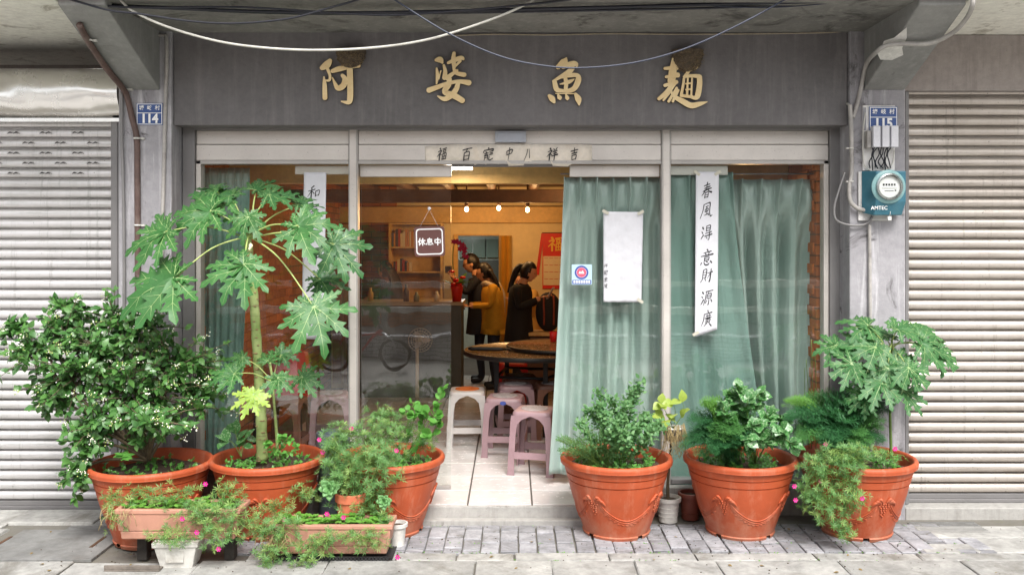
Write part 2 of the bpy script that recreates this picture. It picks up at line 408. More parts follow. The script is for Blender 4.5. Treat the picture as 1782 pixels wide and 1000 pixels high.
rs, _ = shutter('roller_shutter', 2.70, 5.4, 6.15, -.046, 2.76, m_shut_r, 'warm grey ribbed roller shutter right of the electricity meter')
# vent slots: little double-hump louvres pressed into five slats near the top of the left shutter
m_void = M0('slot_dark', (.02, .02, .02), .9)
def vent_mesh():
    b = MB(); pts = []
    for k in range(13):
        u = -1+2*k/12; z = .016*abs(math.sin(u*math.pi))**.7+(.004 if abs(u) < .05 else 0); pts.append((u*.042, z))
    V = []; F = []
    for (xx, z) in pts: V += [(xx, -.004, z), (xx, -.013, z-.002), (xx, 0, -.004)]
    for k in range(12): F += [(3*k, 3*k+3, 3*k+4, 3*k+1)]
    b.add(V, F, 0)
    V2 = [(xx, -.0015, z) for xx, z in pts]+[(xx, -.0015, z*.62-.0022) for xx, z in pts]
    b.add(V2, [(k, k+1, k+14, k+13) for k in range(12)], 1); return b.mesh('vent', [m_shut, m_void])
vm = vent_mesh()
top = sorted(rows)[-1]
for r in range(5):
    z = [q for q in rows if q < 2.53][-1-r]+.030
    for c in range(9):
        xc = gx(24 + c*56 + (26 if r % 2 else 0)-224, 6.21)
        if -5 < xc < -2.84: inst('vent', vm, (xc, 6.208, z), ls)
# guide rails
for (t, x0, x1, Y, z0, z1) in ((ls, -2.775, -2.715, 6.16, GRD, 2.60), (rs, 2.675, 2.715, 6.09, -.046, 2.775)):
    b = MB(); b.box(x0, x1, Y, Y+.1, z0+.002, z1); b.box(x0+.012, x1-.012, Y-.006, Y+.001, z0+.002, z1); b.build('guide_rail', m_frame_dk, t, .003)
# bulged housing above the left shutter
b = MB(); V = []; F = []; nx, ny = 40, 14
for i in range(nx+1):
    for j in range(ny+1):
        xx = -5.4+(5.4-2.69)*i/nx; u = j/ny; z = 2.60+(2.95-2.60)*u
        d = .13*math.sin(u*math.pi)**.6+.05*mnoise.noise(Vector((xx*2.2+z*3, z*3, 1)))+.025*mnoise.noise(Vector((xx*5+z*6, z*4, 4)))
        V.append((xx, 6.19-d, z))
for i in range(nx):
    for j in range(ny): a = i*(ny+1)+j; F.append((a, a+ny+1, a+ny+2, a+1))
b.add(V, F, 0, True); b.box(-5.4, -2.69, 6.14, 6.2, 2.575, 2.60); b.box(-5.4, -2.69, 6.2, 6.6, 2.94, 2.952); b.build('housing', m_house, ls)
# ================================================================== glass front
DY = 6.25
def m_glass(name, tint=(.96, .98, .97)):
    n = N(name); lw_ = n.n('ShaderNodeLayerWeight'); lw_.inputs[0].default_value = .5; fz = n.math('MULTIPLY_ADD', n.math('POWER', lw_.outputs['Facing'], 5.0), .95); fz.node.inputs[2].default_value = .06
    tr = n.n('ShaderNodeBsdfTransparent'); tr.inputs[0].default_value = (*tint, 1)
    gl = n.n('ShaderNodeBsdfGlossy'); gl.inputs['Roughness'].default_value = .01; gl.inputs[0].default_value = (1, 1, 1, 1)
    v = n.coord(True); n.l(n.bump(n.noise(v, 2.5, 2, .5), .0012), gl.inputs['Normal'])
    mx = n.n('ShaderNodeMixShader'); n.l(fz, mx.inputs[0]); n.l(tr.outputs[0], mx.inputs[1]); n.l(gl.outputs[0], mx.inputs[2])
    du = n.n('ShaderNodeBsdfDiffuse'); du.inputs[0].default_value = (.72, .70, .66, 1); m2 = n.n('ShaderNodeMixShader')      # film of dust and wipe marks that paints in hazy reflections
    n.l(n.ramp(n.noise(n.coord(True, (1.2, 1, .6)), 2.2, 9, .7, 1.2), [(.35, .001), (.75, .022)]), m2.inputs[0]); n.l(mx.outputs[0], m2.inputs[1]); n.l(du.outputs[0], m2.inputs[2])
    return n.out(m2.outputs[0])
m_pane = m_glass('window_glass')
def X(px): return gx(px, DY)
def Z(py): return gz(py, DY)
fr = thing('shopfront_frame', (0, DY, 0), 'weathered cream aluminium window and door frame with four bays', 'window frame')
ZB = .06
def fbox(name, px0, px1, py0, py1, y0, y1, mt=m_frame, bv=.003, parent=fr):
    b = MB(); b.box(X(px0), X(px1), DY+y0, DY+y1, Z(py1), Z(py0)); return b.build(name, mt, parent, bv)
ZBpx = CY+(CAMZ-ZB)/DY*FPX
# jambs and mullions
fbox('jamb', 322, 343, 222, ZBpx, -.05, .06, m_frame_dk); fbox('jamb', 343.4, 352, 280, ZBpx, -.03, .05, m_frame)
fbox('jamb', 1440, 1462, 222, ZBpx, -.05, .06, m_frame_dk); fbox('jamb', 1431, 1439.6, 280, ZBpx, -.03, .05, m_frame)
for a, c in ((608, 624), (1150, 1166)):
    fbox('mullion', a, c, 226, CY+CAMZ/DY*FPX, -.035, .05, m_frame_edge, .003)
    fbox('mullion', a+2.5, c-2.5, 226, CY+CAMZ/DY*FPX, -.042, -.0352, m_frame)
# transom panels: each bay has an upper and a lower pressed panel with a joint between
for a, c in ((343.5, 607.5), (624.5, 1149.5), (1166.5, 1439.5)):
    fbox('transom_panel', a, c, 228, 251.5, -.02, .03); fbox('transom_panel', a, c, 252.6, 279.5, -.024, .03)
    fbox('rail', a, c, 279.9, 286, -.03, .04, m_frame_edge, .002)
fbox('head_rail', 322, 1462, 216, 227.6, -.045, .05, m_frame_dk)
fbox('sill', 352.5, 607.5, ZBpx-8, ZBpx, -.04, .05, m_frame_dk); fbox('sill', 1166.5, 1430.5, ZBpx-8, ZBpx, -.04, .05, m_frame_dk)
# fixed panes
fbox('pane', 352.2, 607.8, 286.3, ZBpx-8.3, .012, .018, m_pane, 0); fbox('pane', 1166.2, 1430.8, 286.3, ZBpx-8.3, .012, .018, m_pane, 0)
# inner horizontal blocks at top of the side bays (short cream rails behind the glass)
fbox('rail', 512, 607, 288, 303, .022, .05, m_frame); fbox('rail', 1167, 1268, 288, 304, .022, .05, m_frame)
def sliding(px0, px1, label, y0):
    t = thing('sliding_door', ((X(px0)+X(px1))/2, DY+y0, 0), label, 'door', 'frameless sliding glass doors')
    fbox('top_rail', px0, px1, 287, 307, y0-.012, y0+.022, m_frame, .003, t)
    fbox('pane', px0+1, px1-1, 307.3, CY+(CAMZ-.03)/DY*FPX, y0, y0+.008, m_pane, 0, t)
    fbox('bottom_rail', px0+1, px1-1, CY+(CAMZ-.03)/DY*FPX+.2, CY+(CAMZ-.006)/DY*FPX, y0-.006, y0+.016, m_frame_edge, .002, t)
    return t
sliding(625, 785, 'left sliding glass door with the brown closed sign', .045)
sliding(992, 1149, 'right sliding glass door with blank white paper and green curtain behind', .045)
# track bar above the opening
fbox('track', 785.5, 991, 284, 290, .01, .045, m_frame_dk)
b = MB(); b.box(X(862), X(915), DY-.065, DY-.0205, Z(249), Z(230)); b.box(X(866), X(911), DY-.068, DY-.065, Z(246), Z(233))
tag(b.build('door_sensor', M('sensor_grey', lin(170, 174, 184), .4, .1), bevel=.004), 'small grey box sensor above the open doorway', 'sensor')

# ================================================================== curtains
def m_satin(name, col, col2):
    n = N(name); v = n.coord(True); a = n.noise(v, 2.2, 4, .6, .4); w_ = n.noise(n.coord(True, (60, 1, 4)), 4, 3, .5)
    c = n.mix(n.ramp(a, [(.35, 0), (.7, 1)]), col, col2)
    rg = n.ramp(w_, [(.3, .28), (.7, .40)])
    s = n.bsdf(c, rg, 0, n.bump(n.noise(n.coord(True, (1, 1, .22)), 24, 5, .6, .5), .012, .8), Specular_IOR_Level=.9, Anisotropic=.5)
    return n.out(s)
m_green = m_satin('green_satin', lin(168, 184, 178), lin(146, 168, 160))
m_green_d = m_satin('green_satin_deep', lin(126, 153, 145), lin(106, 138, 129))
def curtain(name, top, bot, zt, zb, Y, folds, amp, mt, label, seed, pleat=True, gather=0, nu=140, nv=46, drift=0):
    """top=(x0,x1), bot=(x0,x1); pinch pleats at the head, tear-drop hollows below them, soft columns further down"""
    rnd = random.Random(seed); ph = [rnd.uniform(-.25, .25) for _ in range(folds+2)]; am = [rnd.uniform(.55, 1.3) for _ in range(folds+2)]
    V = []; F = []
    for i in range(nu+1):
        u = i/nu
        for j in range(nv+1):
            t = j/nv; z = zt+(zb-zt)*t
            x0 = top[0]+(bot[0]-top[0])*t**1.3; x1 = top[1]+(bot[1]-top[1])*t**1.3
            x_ = x0+(x1-x0)*u+drift*math.sin(t*2.4)*math.sin(u*math.pi)
            q = u*folds; k = int(q); fq = q-k
            soft = .5-.5*math.cos(2*math.pi*(q+ph[min(k, folds)]*t*math.sin(math.pi*fq)))
            soft = .85*soft+.15*(1-abs(math.sin(math.pi*(q+.35*ph[min(k, folds)]*t)))**.75)
            hang = math.exp(-((t-.075)/.075)**2)*math.sin(math.pi*fq)**2*1.25          # scooped hollow below the head
            pin = (1-min(1, t/.16))*math.exp(-(min(fq, 1-fq)/.07)**2)*1.0                  # pinched pleat
            col = (soft**(1.6-.6*t))*am[k]*(.35+.65*min(1, t/.25))
            dy = amp*(col-.6*hang)-amp*.9*pin+amp*.30*mnoise.noise(Vector((x_*5, t*2, seed)))+amp*.10*mnoise.noise(Vector((x_*9, t*8, seed+9)))
            zz = z+(.006*math.sin(q*6.28) if j == nv else 0)
            V.append((x_, Y+dy, zz))
    n1 = nv+1
    for i in range(nu):
        for j in range(nv): a = i*n1+j; F.append((a, a+n1, a+n1+1, a+1))
    b = MB(); b.add(V, F, 0, True); o = b.build(name, mt)
    m_ = o.modifiers.new('thick', 'SOLIDIFY'); m_.thickness = .0025; m_.offset = 1
    return tag(o, label, 'curtain', 'green satin curtains')
CYC = 6.37
def XC(px, Y=CYC): return gx(px, Y)
curtain('curtain', (XC(981), XC(1152)), (XC(955), XC(1152)), gz(309, CYC), gz(826, CYC), CYC, 6, .095, m_green, 'pale green satin curtain behind the right sliding door, touching the tiles', 3)
curtain('curtain', (gx(1255, 6.40), gx(1424, 6.40)), (gx(1335, 6.40), gx(1408, 6.40)), gz(312, 6.4), gz(850, 6.4), 6.44, 5, .14, m_green, 'green satin curtain with deep scooped pleats in the rightmost window bay', 5, drift=-.06)
curtain('curtain', (gx(1160, 6.34), gx(1272, 6.34)), (gx(1160, 6.34), gx(1345, 6.34)), gz(300, 6.34), gz(850, 6.34), 6.325, 3, .055, m_green_d, 'darker green curtain behind the long white couplet, right edge slanting', 8)
curtain('curtain', (gx(352, 6.4), gx(436, 6.4)), (gx(352, 6.4), gx(408, 6.4)), gz(292, 6.4), gz(850, 6.4), 6.40, 6, .03, m_green_d, 'narrow gathered green curtain behind the papaya in the leftmost bay', 11)
b = MB(); b.tube([(gx(975, 6.4), 6.38, gz(303, 6.4)), (gx(1425, 6.4), 6.38, gz(303, 6.4))], .006, 6)
tag(b.build('curtain_rail', m_frame_dk), 'thin metal rail carrying the green curtains on the right', 'curtain rail')

# ================================================================== lettering
def stroke(mb, pts, to3, mi=0, lift=0, thick=0, n=5):
    """brush stroke: pts (u,v,width) -> ribbon with round ends; to3(u,v,d) maps to 3D, d = distance in front of the surface"""
    P = spline([Vector(p) for p in pts], n) if len(pts) > 2 else [Vector(pts[0]).lerp(Vector(pts[1]), k/4) for k in range(5)]
    L = []; Rr = []; k = len(P)
    for i, p in enumerate(P):
        d = P[min(i+1, k-1)]-P[max(i-1, 0)]; d = Vector((d.x, d.y)); d = d.normalized() if d.length > 1e-6 else Vector((1, 0))
        nn = Vector((-d.y, d.x)); h = max(p.z, .5)/2
        L.append((p.x+nn.x*h, p.y+nn.y*h)); Rr.append((p.x-nn.x*h, p.y-nn.y*h))
    def cap(p, q, s):
        d = Vector((p.x-q.x, p.y-q.y)); d = d.normalized() if d.length > 1e-6 else Vector((1, 0)); nn = Vector((-d.y, d.x)); h = max(p.z, .5)/2
        return [(p.x+d.x*h*math.sin(a)*.8+nn.x*h*math.cos(a)*s, p.y+d.y*h*math.sin(a)*.8+nn.y*h*math.cos(a)*s) for a in (R(45), R(90), R(135))]
    c1 = cap(P[-1], P[-2], 1); c0 = cap(P[0], P[1], 1)
    ring = L+c1+Rr[::-1]+c0
    m = len(ring); V = [to3(u, v, lift+thick) for u, v in ring]; F = []
    kk = len(L)
    for i in range(kk-1): F.append((i, i+1, m-3-2-i, m-3-1-i) if False else (i, i+1, kk+3+(kk-2-i), kk+3+(kk-1-i)))
    F.append((kk-1, kk, kk+1, kk+2, kk+3)); F.append((2*kk+3, 2*kk+4, 2*kk+5, 0, 2*kk+2))
    if thick:
        V += [to3(u, v, lift) for u, v in ring]
        for i in range(m): F.append((i, (i+1) % m, m+(i+1) % m, m+i))
    mb.add(V, F, mi)
def parse(s): return [[tuple(float(q) for q in p.split(',')) for p in st.split()] for st in s.strip().split('/')]
GOLD = {
 'a': (500, '338,208,34 312,242,58 272,268,36/318,272,26 336,325,22 332,360,22 302,362,14/290,335,12 295,400,34 298,500,38/352,292,30 415,272,42 500,262,18 562,250,28/430,322,26 452,352,40 440,402,46 398,422,40 372,378,22 356,340,8/490,276,46 493,400,46 492,500,46 478,532,34 424,524,10'),
 'b': (500, '1152,206,22 1186,204,50 1204,226,20/1215,244,18 1226,290,30 1222,345,40/1160,268,14 1166,320,26 1160,388,14/1193,288,10 1176,352,12/1295,150,26 1290,200,36 1296,262,28/1248,228,22 1300,206,34 1350,190,36 1368,200,20/1345,212,20 1308,250,18/1290,262,20 1312,305,30 1376,320,36/1320,285,20 1284,312,28 1238,346,40/1098,440,42 1170,414,36 1240,388,30 1330,372,30 1412,382,44/1262,350,34 1250,400,44 1222,452,40 1290,478,48 1362,520,42/1328,374,30 1312,430,40 1270,482,40 1220,506,36 1168,484,10'),
 'c': (900, '380,188,10 362,220,56 312,262,36/352,256,40 440,236,50 462,252,20/432,264,34 390,306,44 340,332,30 276,370,18/288,368,34 304,430,40 345,442,28 402,442,34 444,420,42 472,360,46 462,324,34 400,324,32 340,336,26/370,336,28 378,382,32 374,432,30/330,392,8 400,374,30 440,352,8/246,480,26 270,505,46 286,532,22/315,474,16 328,498,36 330,506,22/376,472,12 386,500,32 386,512,14/448,466,22 472,508,48 478,554,10/296,464,8 450,466,8'),
 'd': (900, '1200,192,12 1206,240,46 1200,300,60 1190,372,60/1138,270,22 1232,264,40/1148,336,22 1242,320,40/1138,402,26 1232,374,30/1214,376,44 1160,450,40 1092,506,26/1190,440,20 1128,516,16/1232,420,20 1168,526,22/1242,438,24 1200,526,20/1180,440,14 1218,490,30 1270,520,42 1340,556,44 1402,546,36 1466,528,8/1320,298,26 1288,338,24/1290,334,26 1350,328,26 1404,332,34/1406,334,40 1406,400,42 1388,488,42 1344,496,18/1286,350,20 1280,400,20 1266,470,24/1262,480,24 1350,490,24/1316,345,14 1310,470,18/1348,345,14 1342,480,16/1300,390,14 1346,385,14/1300,436,14 1346,430,14/1326,292,14 1384,262,22'),
}
def m_gold():
    n = N('gilt_letter'); v = n.coord(True); a = n.noise(v, 8, 8, .7); bb = n.noise(v, 45, 4, .6)
    c = n.mix(n.ramp(a, [(.35, 0), (.7, 1)]), lin(246, 222, 172), lin(228, 196, 140)); c = n.mix(n.ramp(bb, [(.66, 0), (.74, .6)]), c, lin(120, 90, 52))
    return n.out(n.bsdf(c, .45, .05, n.bump(bb, .001)))
mg = m_gold(); m_goldside = M0('letter_edge_dark', lin(58, 42, 26), .7)
for k, lab in (('a', 'gilded brush character at far left of the grey sign wall'), ('b', 'second gilded brush character from the left on the sign wall'),
               ('c', 'third gilded brush character, crossed by the thin sagging cable'), ('d', 'rightmost gilded brush character beneath a swallow nest')):
    px0, s = GOLD[k]; b = MB()
    for i, st in enumerate(parse(s)):
        stroke(b, st, lambda u, v, d: at(px0+u/4.455, 60+v/4.455, 6.05)+Vector((0, -d, 0)), 0, .002, .022+.0006*i)
    for i in range(len(b.f)):
        if len(b.f[i]) == 4:
            p = [Vector(b.v[q]) for q in b.f[i]]
            nn = (p[1]-p[0]).cross(p[2]-p[0])
            if nn.length > 0 and abs(nn.normalized().y) < .5: b.m[i] = 1
    tag(b.build('sign_character', [mg, m_goldside]), lab, 'character', 'gilded sign characters')
GL = {  # semi-cursive ink glyphs on a 100 grid
 'spring': '22,22,5 50,16,9 74,14,6/26,38,5 50,32,8 78,28,6/16,56,6 50,46,9 92,40,8/50,2,8 46,30,8 30,60,8 8,80,4/56,44,5 72,58,8 96,66,10/38,66,5 36,96,7/38,66,6 66,62,7 64,94,8/40,80,5 62,77,5/38,94,5 64,92,5',
 'wind': '22,12,6 18,50,8 2,96,5/24,12,6 60,4,7 72,8,8 74,60,8 84,88,8 98,82,4/40,28,6 60,22,5/38,42,5 36,60,6/38,42,5 60,38,6 58,56,6/38,58,5 58,54,5/48,28,5 48,76,6/32,80,5 64,72,6/60,66,5 68,80,7',
 'get': '10,14,10 20,26,8/6,40,8 16,52,7/4,84,5 22,62,8/44,8,6 44,40,7/44,8,6 76,6,7 74,38,7/46,22,5 72,21,5/46,37,5 72,36,5/38,54,6 90,46,7/34,70,6 96,62,7/74,46,6 74,88,8 64,94,5/46,76,6 56,84,7',
 'mind': '46,0,8 54,10,8/24,20,6 78,12,7/36,22,5 42,34,6/64,18,5 58,32,6/6,40,7 50,36,7 94,32,8/34,48,5 34,70,6/34,48,5 66,46,6 64,68,6/36,58,4 64,57,4/36,69,4 64,67,4/14,80,7 8,94,5/32,76,6 42,94,7 66,94,7 70,84,4/50,74,6 58,80,6/80,74,7 92,86,9',
 'wealth': '16,10,6 14,66,7/16,10,6 44,6,7 42,66,7/16,28,4 42,26,4/16,46,4 42,44,4/15,64,4 42,62,4/18,70,6 2,96,5/34,70,5 46,88,7/54,34,6 98,26,8/82,4,7 80,90,9 70,94,5/78,36,5 56,72,4',
 'source': '10,12,10 22,24,8/6,38,8 16,48,7/6,88,6 24,60,9/38,12,6 96,6,7/42,14,6 38,60,7 26,96,4/62,16,5 56,26,5/52,28,5 50,54,6/52,28,5 84,25,6 82,52,6/52,40,4 82,38,4/52,53,4 82,51,4/68,54,6 68,90,7 60,92,4/52,64,5 42,82,6/84,62,6 96,78,8',
 'broad': '52,0,8 58,12,8/20,22,6 90,14,8/24,22,6 22,60,7 4,98,4/40,34,5 84,30,6/52,26,5 52,46,5/70,24,5 68,44,5/34,48,5 90,42,6/44,54,5 44,76,6/44,54,5 78,52,6 76,74,6/44,64,4 76,63,4/60,44,5 60,74,5/44,75,4 76,73,4/50,80,6 28,98,5/72,80,6 94,98,9',
 'peace': '46,4,8 24,16,5/6,34,6 58,26,7/32,14,7 32,94,9/30,36,6 4,70,4/36,36,5 54,54,7/64,40,6 66,72,7/64,40,6 94,36,7 90,68,7/66,68,5 92,66,5',
 'air': '36,0,7 14,28,5/30,16,6 80,10,7/30,30,5 72,26,6/24,44,5 70,40,7 74,76,7 92,92,8 98,80,4/40,54,5 46,64,5/62,50,5 54,62,5/22,72,5 64,66,6/44,50,5 42,96,6/40,74,5 20,92,4/46,74,5 60,86,6',
 'omen': '26,2,9 34,12,8/8,28,6 44,20,7 24,46,6 2,66,4/28,42,7 28,96,8/34,46,5 46,56,7/58,6,6 66,18,7/90,2,6 78,18,5/54,30,6 94,24,7/58,46,5 90,42,6/46,64,6 100,56,8/74,28,6 72,100,9',
 'luck': '12,24,6 88,16,8/50,0,8 50,42,8/22,44,6 80,38,7/28,60,6 32,94,7/28,60,6 74,56,7 70,90,8/34,92,5 70,89,5',
 'eight': '40,10,5 34,50,8 12,94,4/56,8,4 66,50,5 70,80,6',
 'middle': '22,24,6 26,56,6/22,24,6 80,14,7 74,46,6/26,52,5 74,45,5/50,0,7 48,60,8 44,98,4',
 'favour': '50,0,8 54,10,7/14,18,6 10,34,6/14,18,6 92,12,7 82,30,5/30,30,5 40,36,5/18,46,5 52,40,6/34,34,5 34,56,5/20,58,5 54,54,5/26,62,5 24,96,6/26,62,5 50,60,6 50,94,6/28,76,4 48,74,4/62,30,5 94,26,6/66,44,5 90,42,5/64,56,5 94,52,6/66,66,5 62,92,6 76,98,6 98,86,7',
 'hundred': '10,14,6 60,6,7 96,6,7/54,10,6 40,30,5/26,38,6 28,96,8/26,38,6 74,32,8 72,94,8/30,64,5 72,60,5/28,92,5 72,90,5',
 'bless': '26,2,9 34,12,8/8,28,6 44,20,7 24,46,6 2,66,4/28,42,7 28,96,8/34,46,5 46,56,7/54,10,6 94,4,6/62,20,5 62,36,5/62,20,5 86,17,6 84,32,5/62,35,4 84,33,4/58,48,5 56,94,6/58,48,5 94,44,7 90,92,7/58,70,4 92,66,4/74,46,5 74,92,5/58,92,5 90,90,5',
}
m_ink = M0('ink', (.008, .008, .01), .5)
m_paper = M('white_paper', lin(214, 214, 220), .75, .06, 5, .006, 14, rnd=.03)
m_paper_old = M('aged_paper', lin(232, 222, 208), .8, .14, 8, .002, 22, dirt=lin(206, 186, 156), dirtamt=.5)
def glyph(parent, key, cx, cy, w_, h_, Y, name='character', mt=m_ink, bold=1.0, keep=None):
    b = MB()
    for i, st in enumerate(parse(GL[key])):
        if keep and i >= keep: break
        stroke(b, [(u, v, s*bold*(1.25, .8, 1.05)[(q+i) % 3]) for q, (u, v, s) in enumerate(st)], lambda u, v, d: at(cx+((u/100-.5)-.14*(v/100-.5))*w_*1.06, cy+((v/100-.5)-.10*(u/100-.5))*h_, Y)+Vector((0, -d, 0)), 0, .0012+.00008*i, 0, 4)
    return b.build(name, mt, parent)
def paper(name, pts, Y, mt, label, cat, group=None, curl=.004, sub=10):
    """sheet of paper with slightly buckled surface; pts outline as (px,py) quad corners tl,tr,br,bl + grid"""
    tl, tr, br, bl = pts; V = []; F = []
    th = thing(name, at((bl[0]+br[0])/2, (bl[1]+br[1])/2, Y), label, cat, group)
    n = sub; m_ = max(4, int(sub*abs(bl[1]-tl[1])/max(10, abs(tr[0]-tl[0])))); m_ = min(m_, 40)
    for i in range(n+1):
        for j in range(m_+1):
            u, t = i/n, j/m_
            px = (tl[0]*(1-u)+tr[0]*u)*(1-t)+(bl[0]*(1-u)+br[0]*u)*t; py = (tl[1]*(1-u)+tr[1]*u)*(1-t)+(bl[1]*(1-u)+br[1]*u)*t
            p = at(px, py, Y); p.y += -.001-abs(curl*mnoise.noise(Vector((px*.05, py*.05, Y*3)))) ; V.append(p)
    for i in range(n):
        for j in range(m_): a = i*(m_+1)+j; F.append((a, a+m_+1, a+m_+2, a+1))
    b = MB(); b.add(V, F, 0, True); o = b.build('sheet', mt, th)
    s = o.modifiers.new('thick', 'SOLIDIFY'); s.thickness = .0006
    return th
GY = DY+.011   # just in front of the fixed panes
t = paper('couplet', ((1211, 299), (1251, 299), (1248, 573), (1209, 586)), GY, m_paper, 'long white couplet with seven brush characters on the right window', 'couplet', 'new year couplets', .0015)
def tape(t, px, py, Y, rot=0):
    b = MB(); c, s = math.cos(rot), math.sin(rot); b.add([at(px+x_*c-y_*s, py+x_*s+y_*c, Y) for x_, y_ in ((-6, -2.6), (6, -2.6), (6, 2.6), (-6, 2.6))], [(0, 1, 2, 3)]); b.build('tape', m_tape, t)
m_tape = M0('sticky_tape', lin(196, 192, 178), .25)
tape(t, 1213, 301, GY-.006, .6); tape(t, 1249, 301, GY-.006, -.6); tape(t, 1211, 580, GY-.006, -.5)
for k, cy, w_ in (('spring', 331, 18), ('wind', 366, 20), ('get', 405, 19), ('mind', 448, 22), ('wealth', 479, 19), ('source', 518, 20), ('broad', 554, 19)):
    glyph(t, k, 1230, cy, w_, 28 if k != 'wealth' else 24, GY-.002)
t = paper('couplet', ((529, 300), (568, 300), (563, 590), (525, 590)), GY, m_paper, 'white couplet behind papaya leaves on the left window', 'couplet', 'new year couplets', .0015)
for k, cy in (('peace', 336), ('air', 370), ('omen', 446)): glyph(t, k, 546, cy, 21, 27, GY-.002)
t = paper('paper_notice', ((1050, 368), (1119, 369), (1116, 526), (1050, 525)), DY+.040, m_paper, 'blank creased white paper taped to the right sliding door', 'paper', None, .016, 16)
tape(t, 1054, 369, DY+.021, .5); tape(t, 1115, 370, DY+.021, -.5); tape(t, 1114, 523, DY+.021, .6)
for k, cy, s in (('omen', 462, 7), ('favour', 474, 8), ('mind', 486, 8), ('wind', 498, 8), ('luck', 507, 5)): glyph(t, k, 1054, cy, s*.9, s, DY+.0335)
# torn banner over the door, one sheet with ragged lower edge
def banner():
    th = thing('door_banner', at(886, 290, DY-.03), 'torn cream paper banner with brush characters above the doorway', 'banner')
    up = [(740, 255), (772, 252), (800, 251), (850, 251), (905, 250), (950, 251), (1000, 251), (1030, 252)]
    lo = [(742, 282), (772, 284), (774, 280), (800, 281), (822, 281), (826, 288), (838, 281), (846, 287), (850, 282), (868, 286), (882, 280), (885, 289), (911, 288), (914, 281), (958, 281), (962, 289), (988, 290), (986, 281), (1010, 284), (1030, 279)]
    xs = sorted(set([p[0] for p in up]+[p[0] for p in lo]))
    def ip(L, x):
        for (a, c), (d, e) in zip(L, L[1:]):
            if a <= x <= d: return c+(e-c)*(x-a)/(d-a) if d > a else c
        return L[0][1] if x < L[0][0] else L[-1][1]
    V = []; F = []
    for k, x in enumerate(xs):
        a, c = ip(up, x), ip(lo, x)
        for q in range(4):
            p = at(x, a+(c-a)*q/3, DY-.027); p.y -= .001+(.006 if q == 3 else .002)*abs(mnoise.noise(Vector((x*.1, q, 2)))); V.append(p)
    for k in range(len(xs)-1):
        for q in range(3): F.append((4*k+q, 4*k+4+q, 4*k+5+q, 4*k+q+1))
    b = MB(); b.add(V, F, 0, True); o = b.build('sheet', m_paper_old, th); s = o.modifiers.new('thick', 'SOLIDIFY'); s.thickness = .0006
    for key, cx, w_, kp in (('bless', 769, 16, None), ('hundred', 812, 17, None), ('favour', 849, 19, None), ('middle', 886, 15, None), ('eight', 919, 15, None), ('omen', 961, 18, None), ('luck', 999, 15, None)):
        glyph(th, key, cx, 268.5, w_, 22, DY-.034, bold=1.2, keep=kp)
banner()

# text through the built-in font
def text(parent, body, center, size, mt, name='lettering', bold=0, rot=(R(90), 0, 0), sx=1.0):
    cu = bpy.data.curves.new('txt', 'FONT'); cu.body = body; cu.size = size; cu.align_x = 'CENTER'; cu.align_y = 'CENTER'; cu.offset = bold; cu.resolution_u = 3
    ob = bpy.data.objects.new('txt', cu); COL.objects.link(ob)
    dg = bpy.context.evaluated_depsgraph_get(); me = bpy.data.meshes.new_from_object(ob.evaluated_get(dg)); bpy.data.objects.remove(ob)
    me.name = name; me.materials.clear(); me.materials.append(mt)
    return inst(name, me, center, parent, rot, (sx, 1, 1))
m_white = M0('white_print', lin(240, 240, 240), .5)
m_blue = M('enamel_blue', lin(52, 82, 142), .35, .15, 8, 0, rnd=.05, dirt=lin(84, 96, 120), dirtamt=.4)
def house_plate(px0, px1, py0, py1, Y, num, label):
    t = thing('house_number_plate', at((px0+px1)/2, py1, Y), label, 'house number', 'blue house number plates')
    b = MB(); a = at(px0, py0, Y); c = at(px1, py1, Y); b.box(a.x, c.x, Y-.008, Y-.001, c.z, a.z); b.build('plate', m_blue, t, .002)
    s = .0022; ym = Y-.0093; zm = a.z-(a.z-c.z)*.45
    b = MB()
    for z in (a.z-.006, zm, c.z+.006): b.box(a.x+.006, c.x-.006, ym, Y-.0082, z-s, z+s)
    for x in (a.x+.006, c.x-.006): b.box(x-s, x+s, ym+.0003, Y-.0082, c.z+.006, a.z-.006)
    b.build('border', m_white, t)
    w_ = c.x-a.x; cx = (a.x+c.x)/2
    for i, ch in enumerate('塘岐村'): text(t, ch, (cx+(i-1)*w_*.3, Y-.0095, (a.z+zm)/2), w_*.19, m_white, bold=.0005)
    text(t, num, (cx, Y-.0095, (zm+c.z)/2+.001), w_*.46, m_white, bold=.0035, sx=.95)
    return t
house_plate(238, 284, 180, 218, PF, '114', 'blue house number plate reading 114 on the left pillar')
house_plate(1512, 1561, 186, 227, PF-.022, '115', 'blue house number plate reading 115 on the right pillar')

# closed sign hung by a string from a suction hook
t = thing('closed_sign', at(748, 446, DY+.02), 'brown hanging sign with white border reading closed', 'sign')
m_brown = M('brown_board', lin(96, 62, 58), .45, .1, 8, .0006, 40)
def rrect(px0, px1, py0, py1, r, rot=0):
    out = []; cx, cy = (px0+px1)/2, (py0+py1)/2
    for (ax, ay, s) in ((px1-r, py0+r, -90), (px1-r, py1-r, 0), (px0+r, py1-r, 90), (px0+r, py0+r, 180)):
        for k in range(5):
            a = R(s+k*22.5); x_, y_ = ax+r*math.cos(a)-cx, ay+r*math.sin(a)-cy
            out.append((cx+x_*math.cos(rot)-y_*math.sin(rot), cy+x_*math.sin(rot)+y_*math.cos(rot)))
    return out
SY = DY+.03; RT = R(-1.6)
def slabpoly(ring, y0, y1):
    b = MB(); n = len(ring); V = [at(x, y, y0) for x, y in ring]+[at(x, y, y0)+Vector((0, y1-y0, 0)) for x, y in ring]
    b.add(V, [tuple(range(n)), tuple(range(2*n-1, n-1, -1))]+[(i, i+n, (i+1) % n+n, (i+1) % n) for i in range(n)]); return b
slabpoly(rrect(721, 774, 394, 446, 5, RT), SY-.004, SY+.004).build('board', m_brown, t)
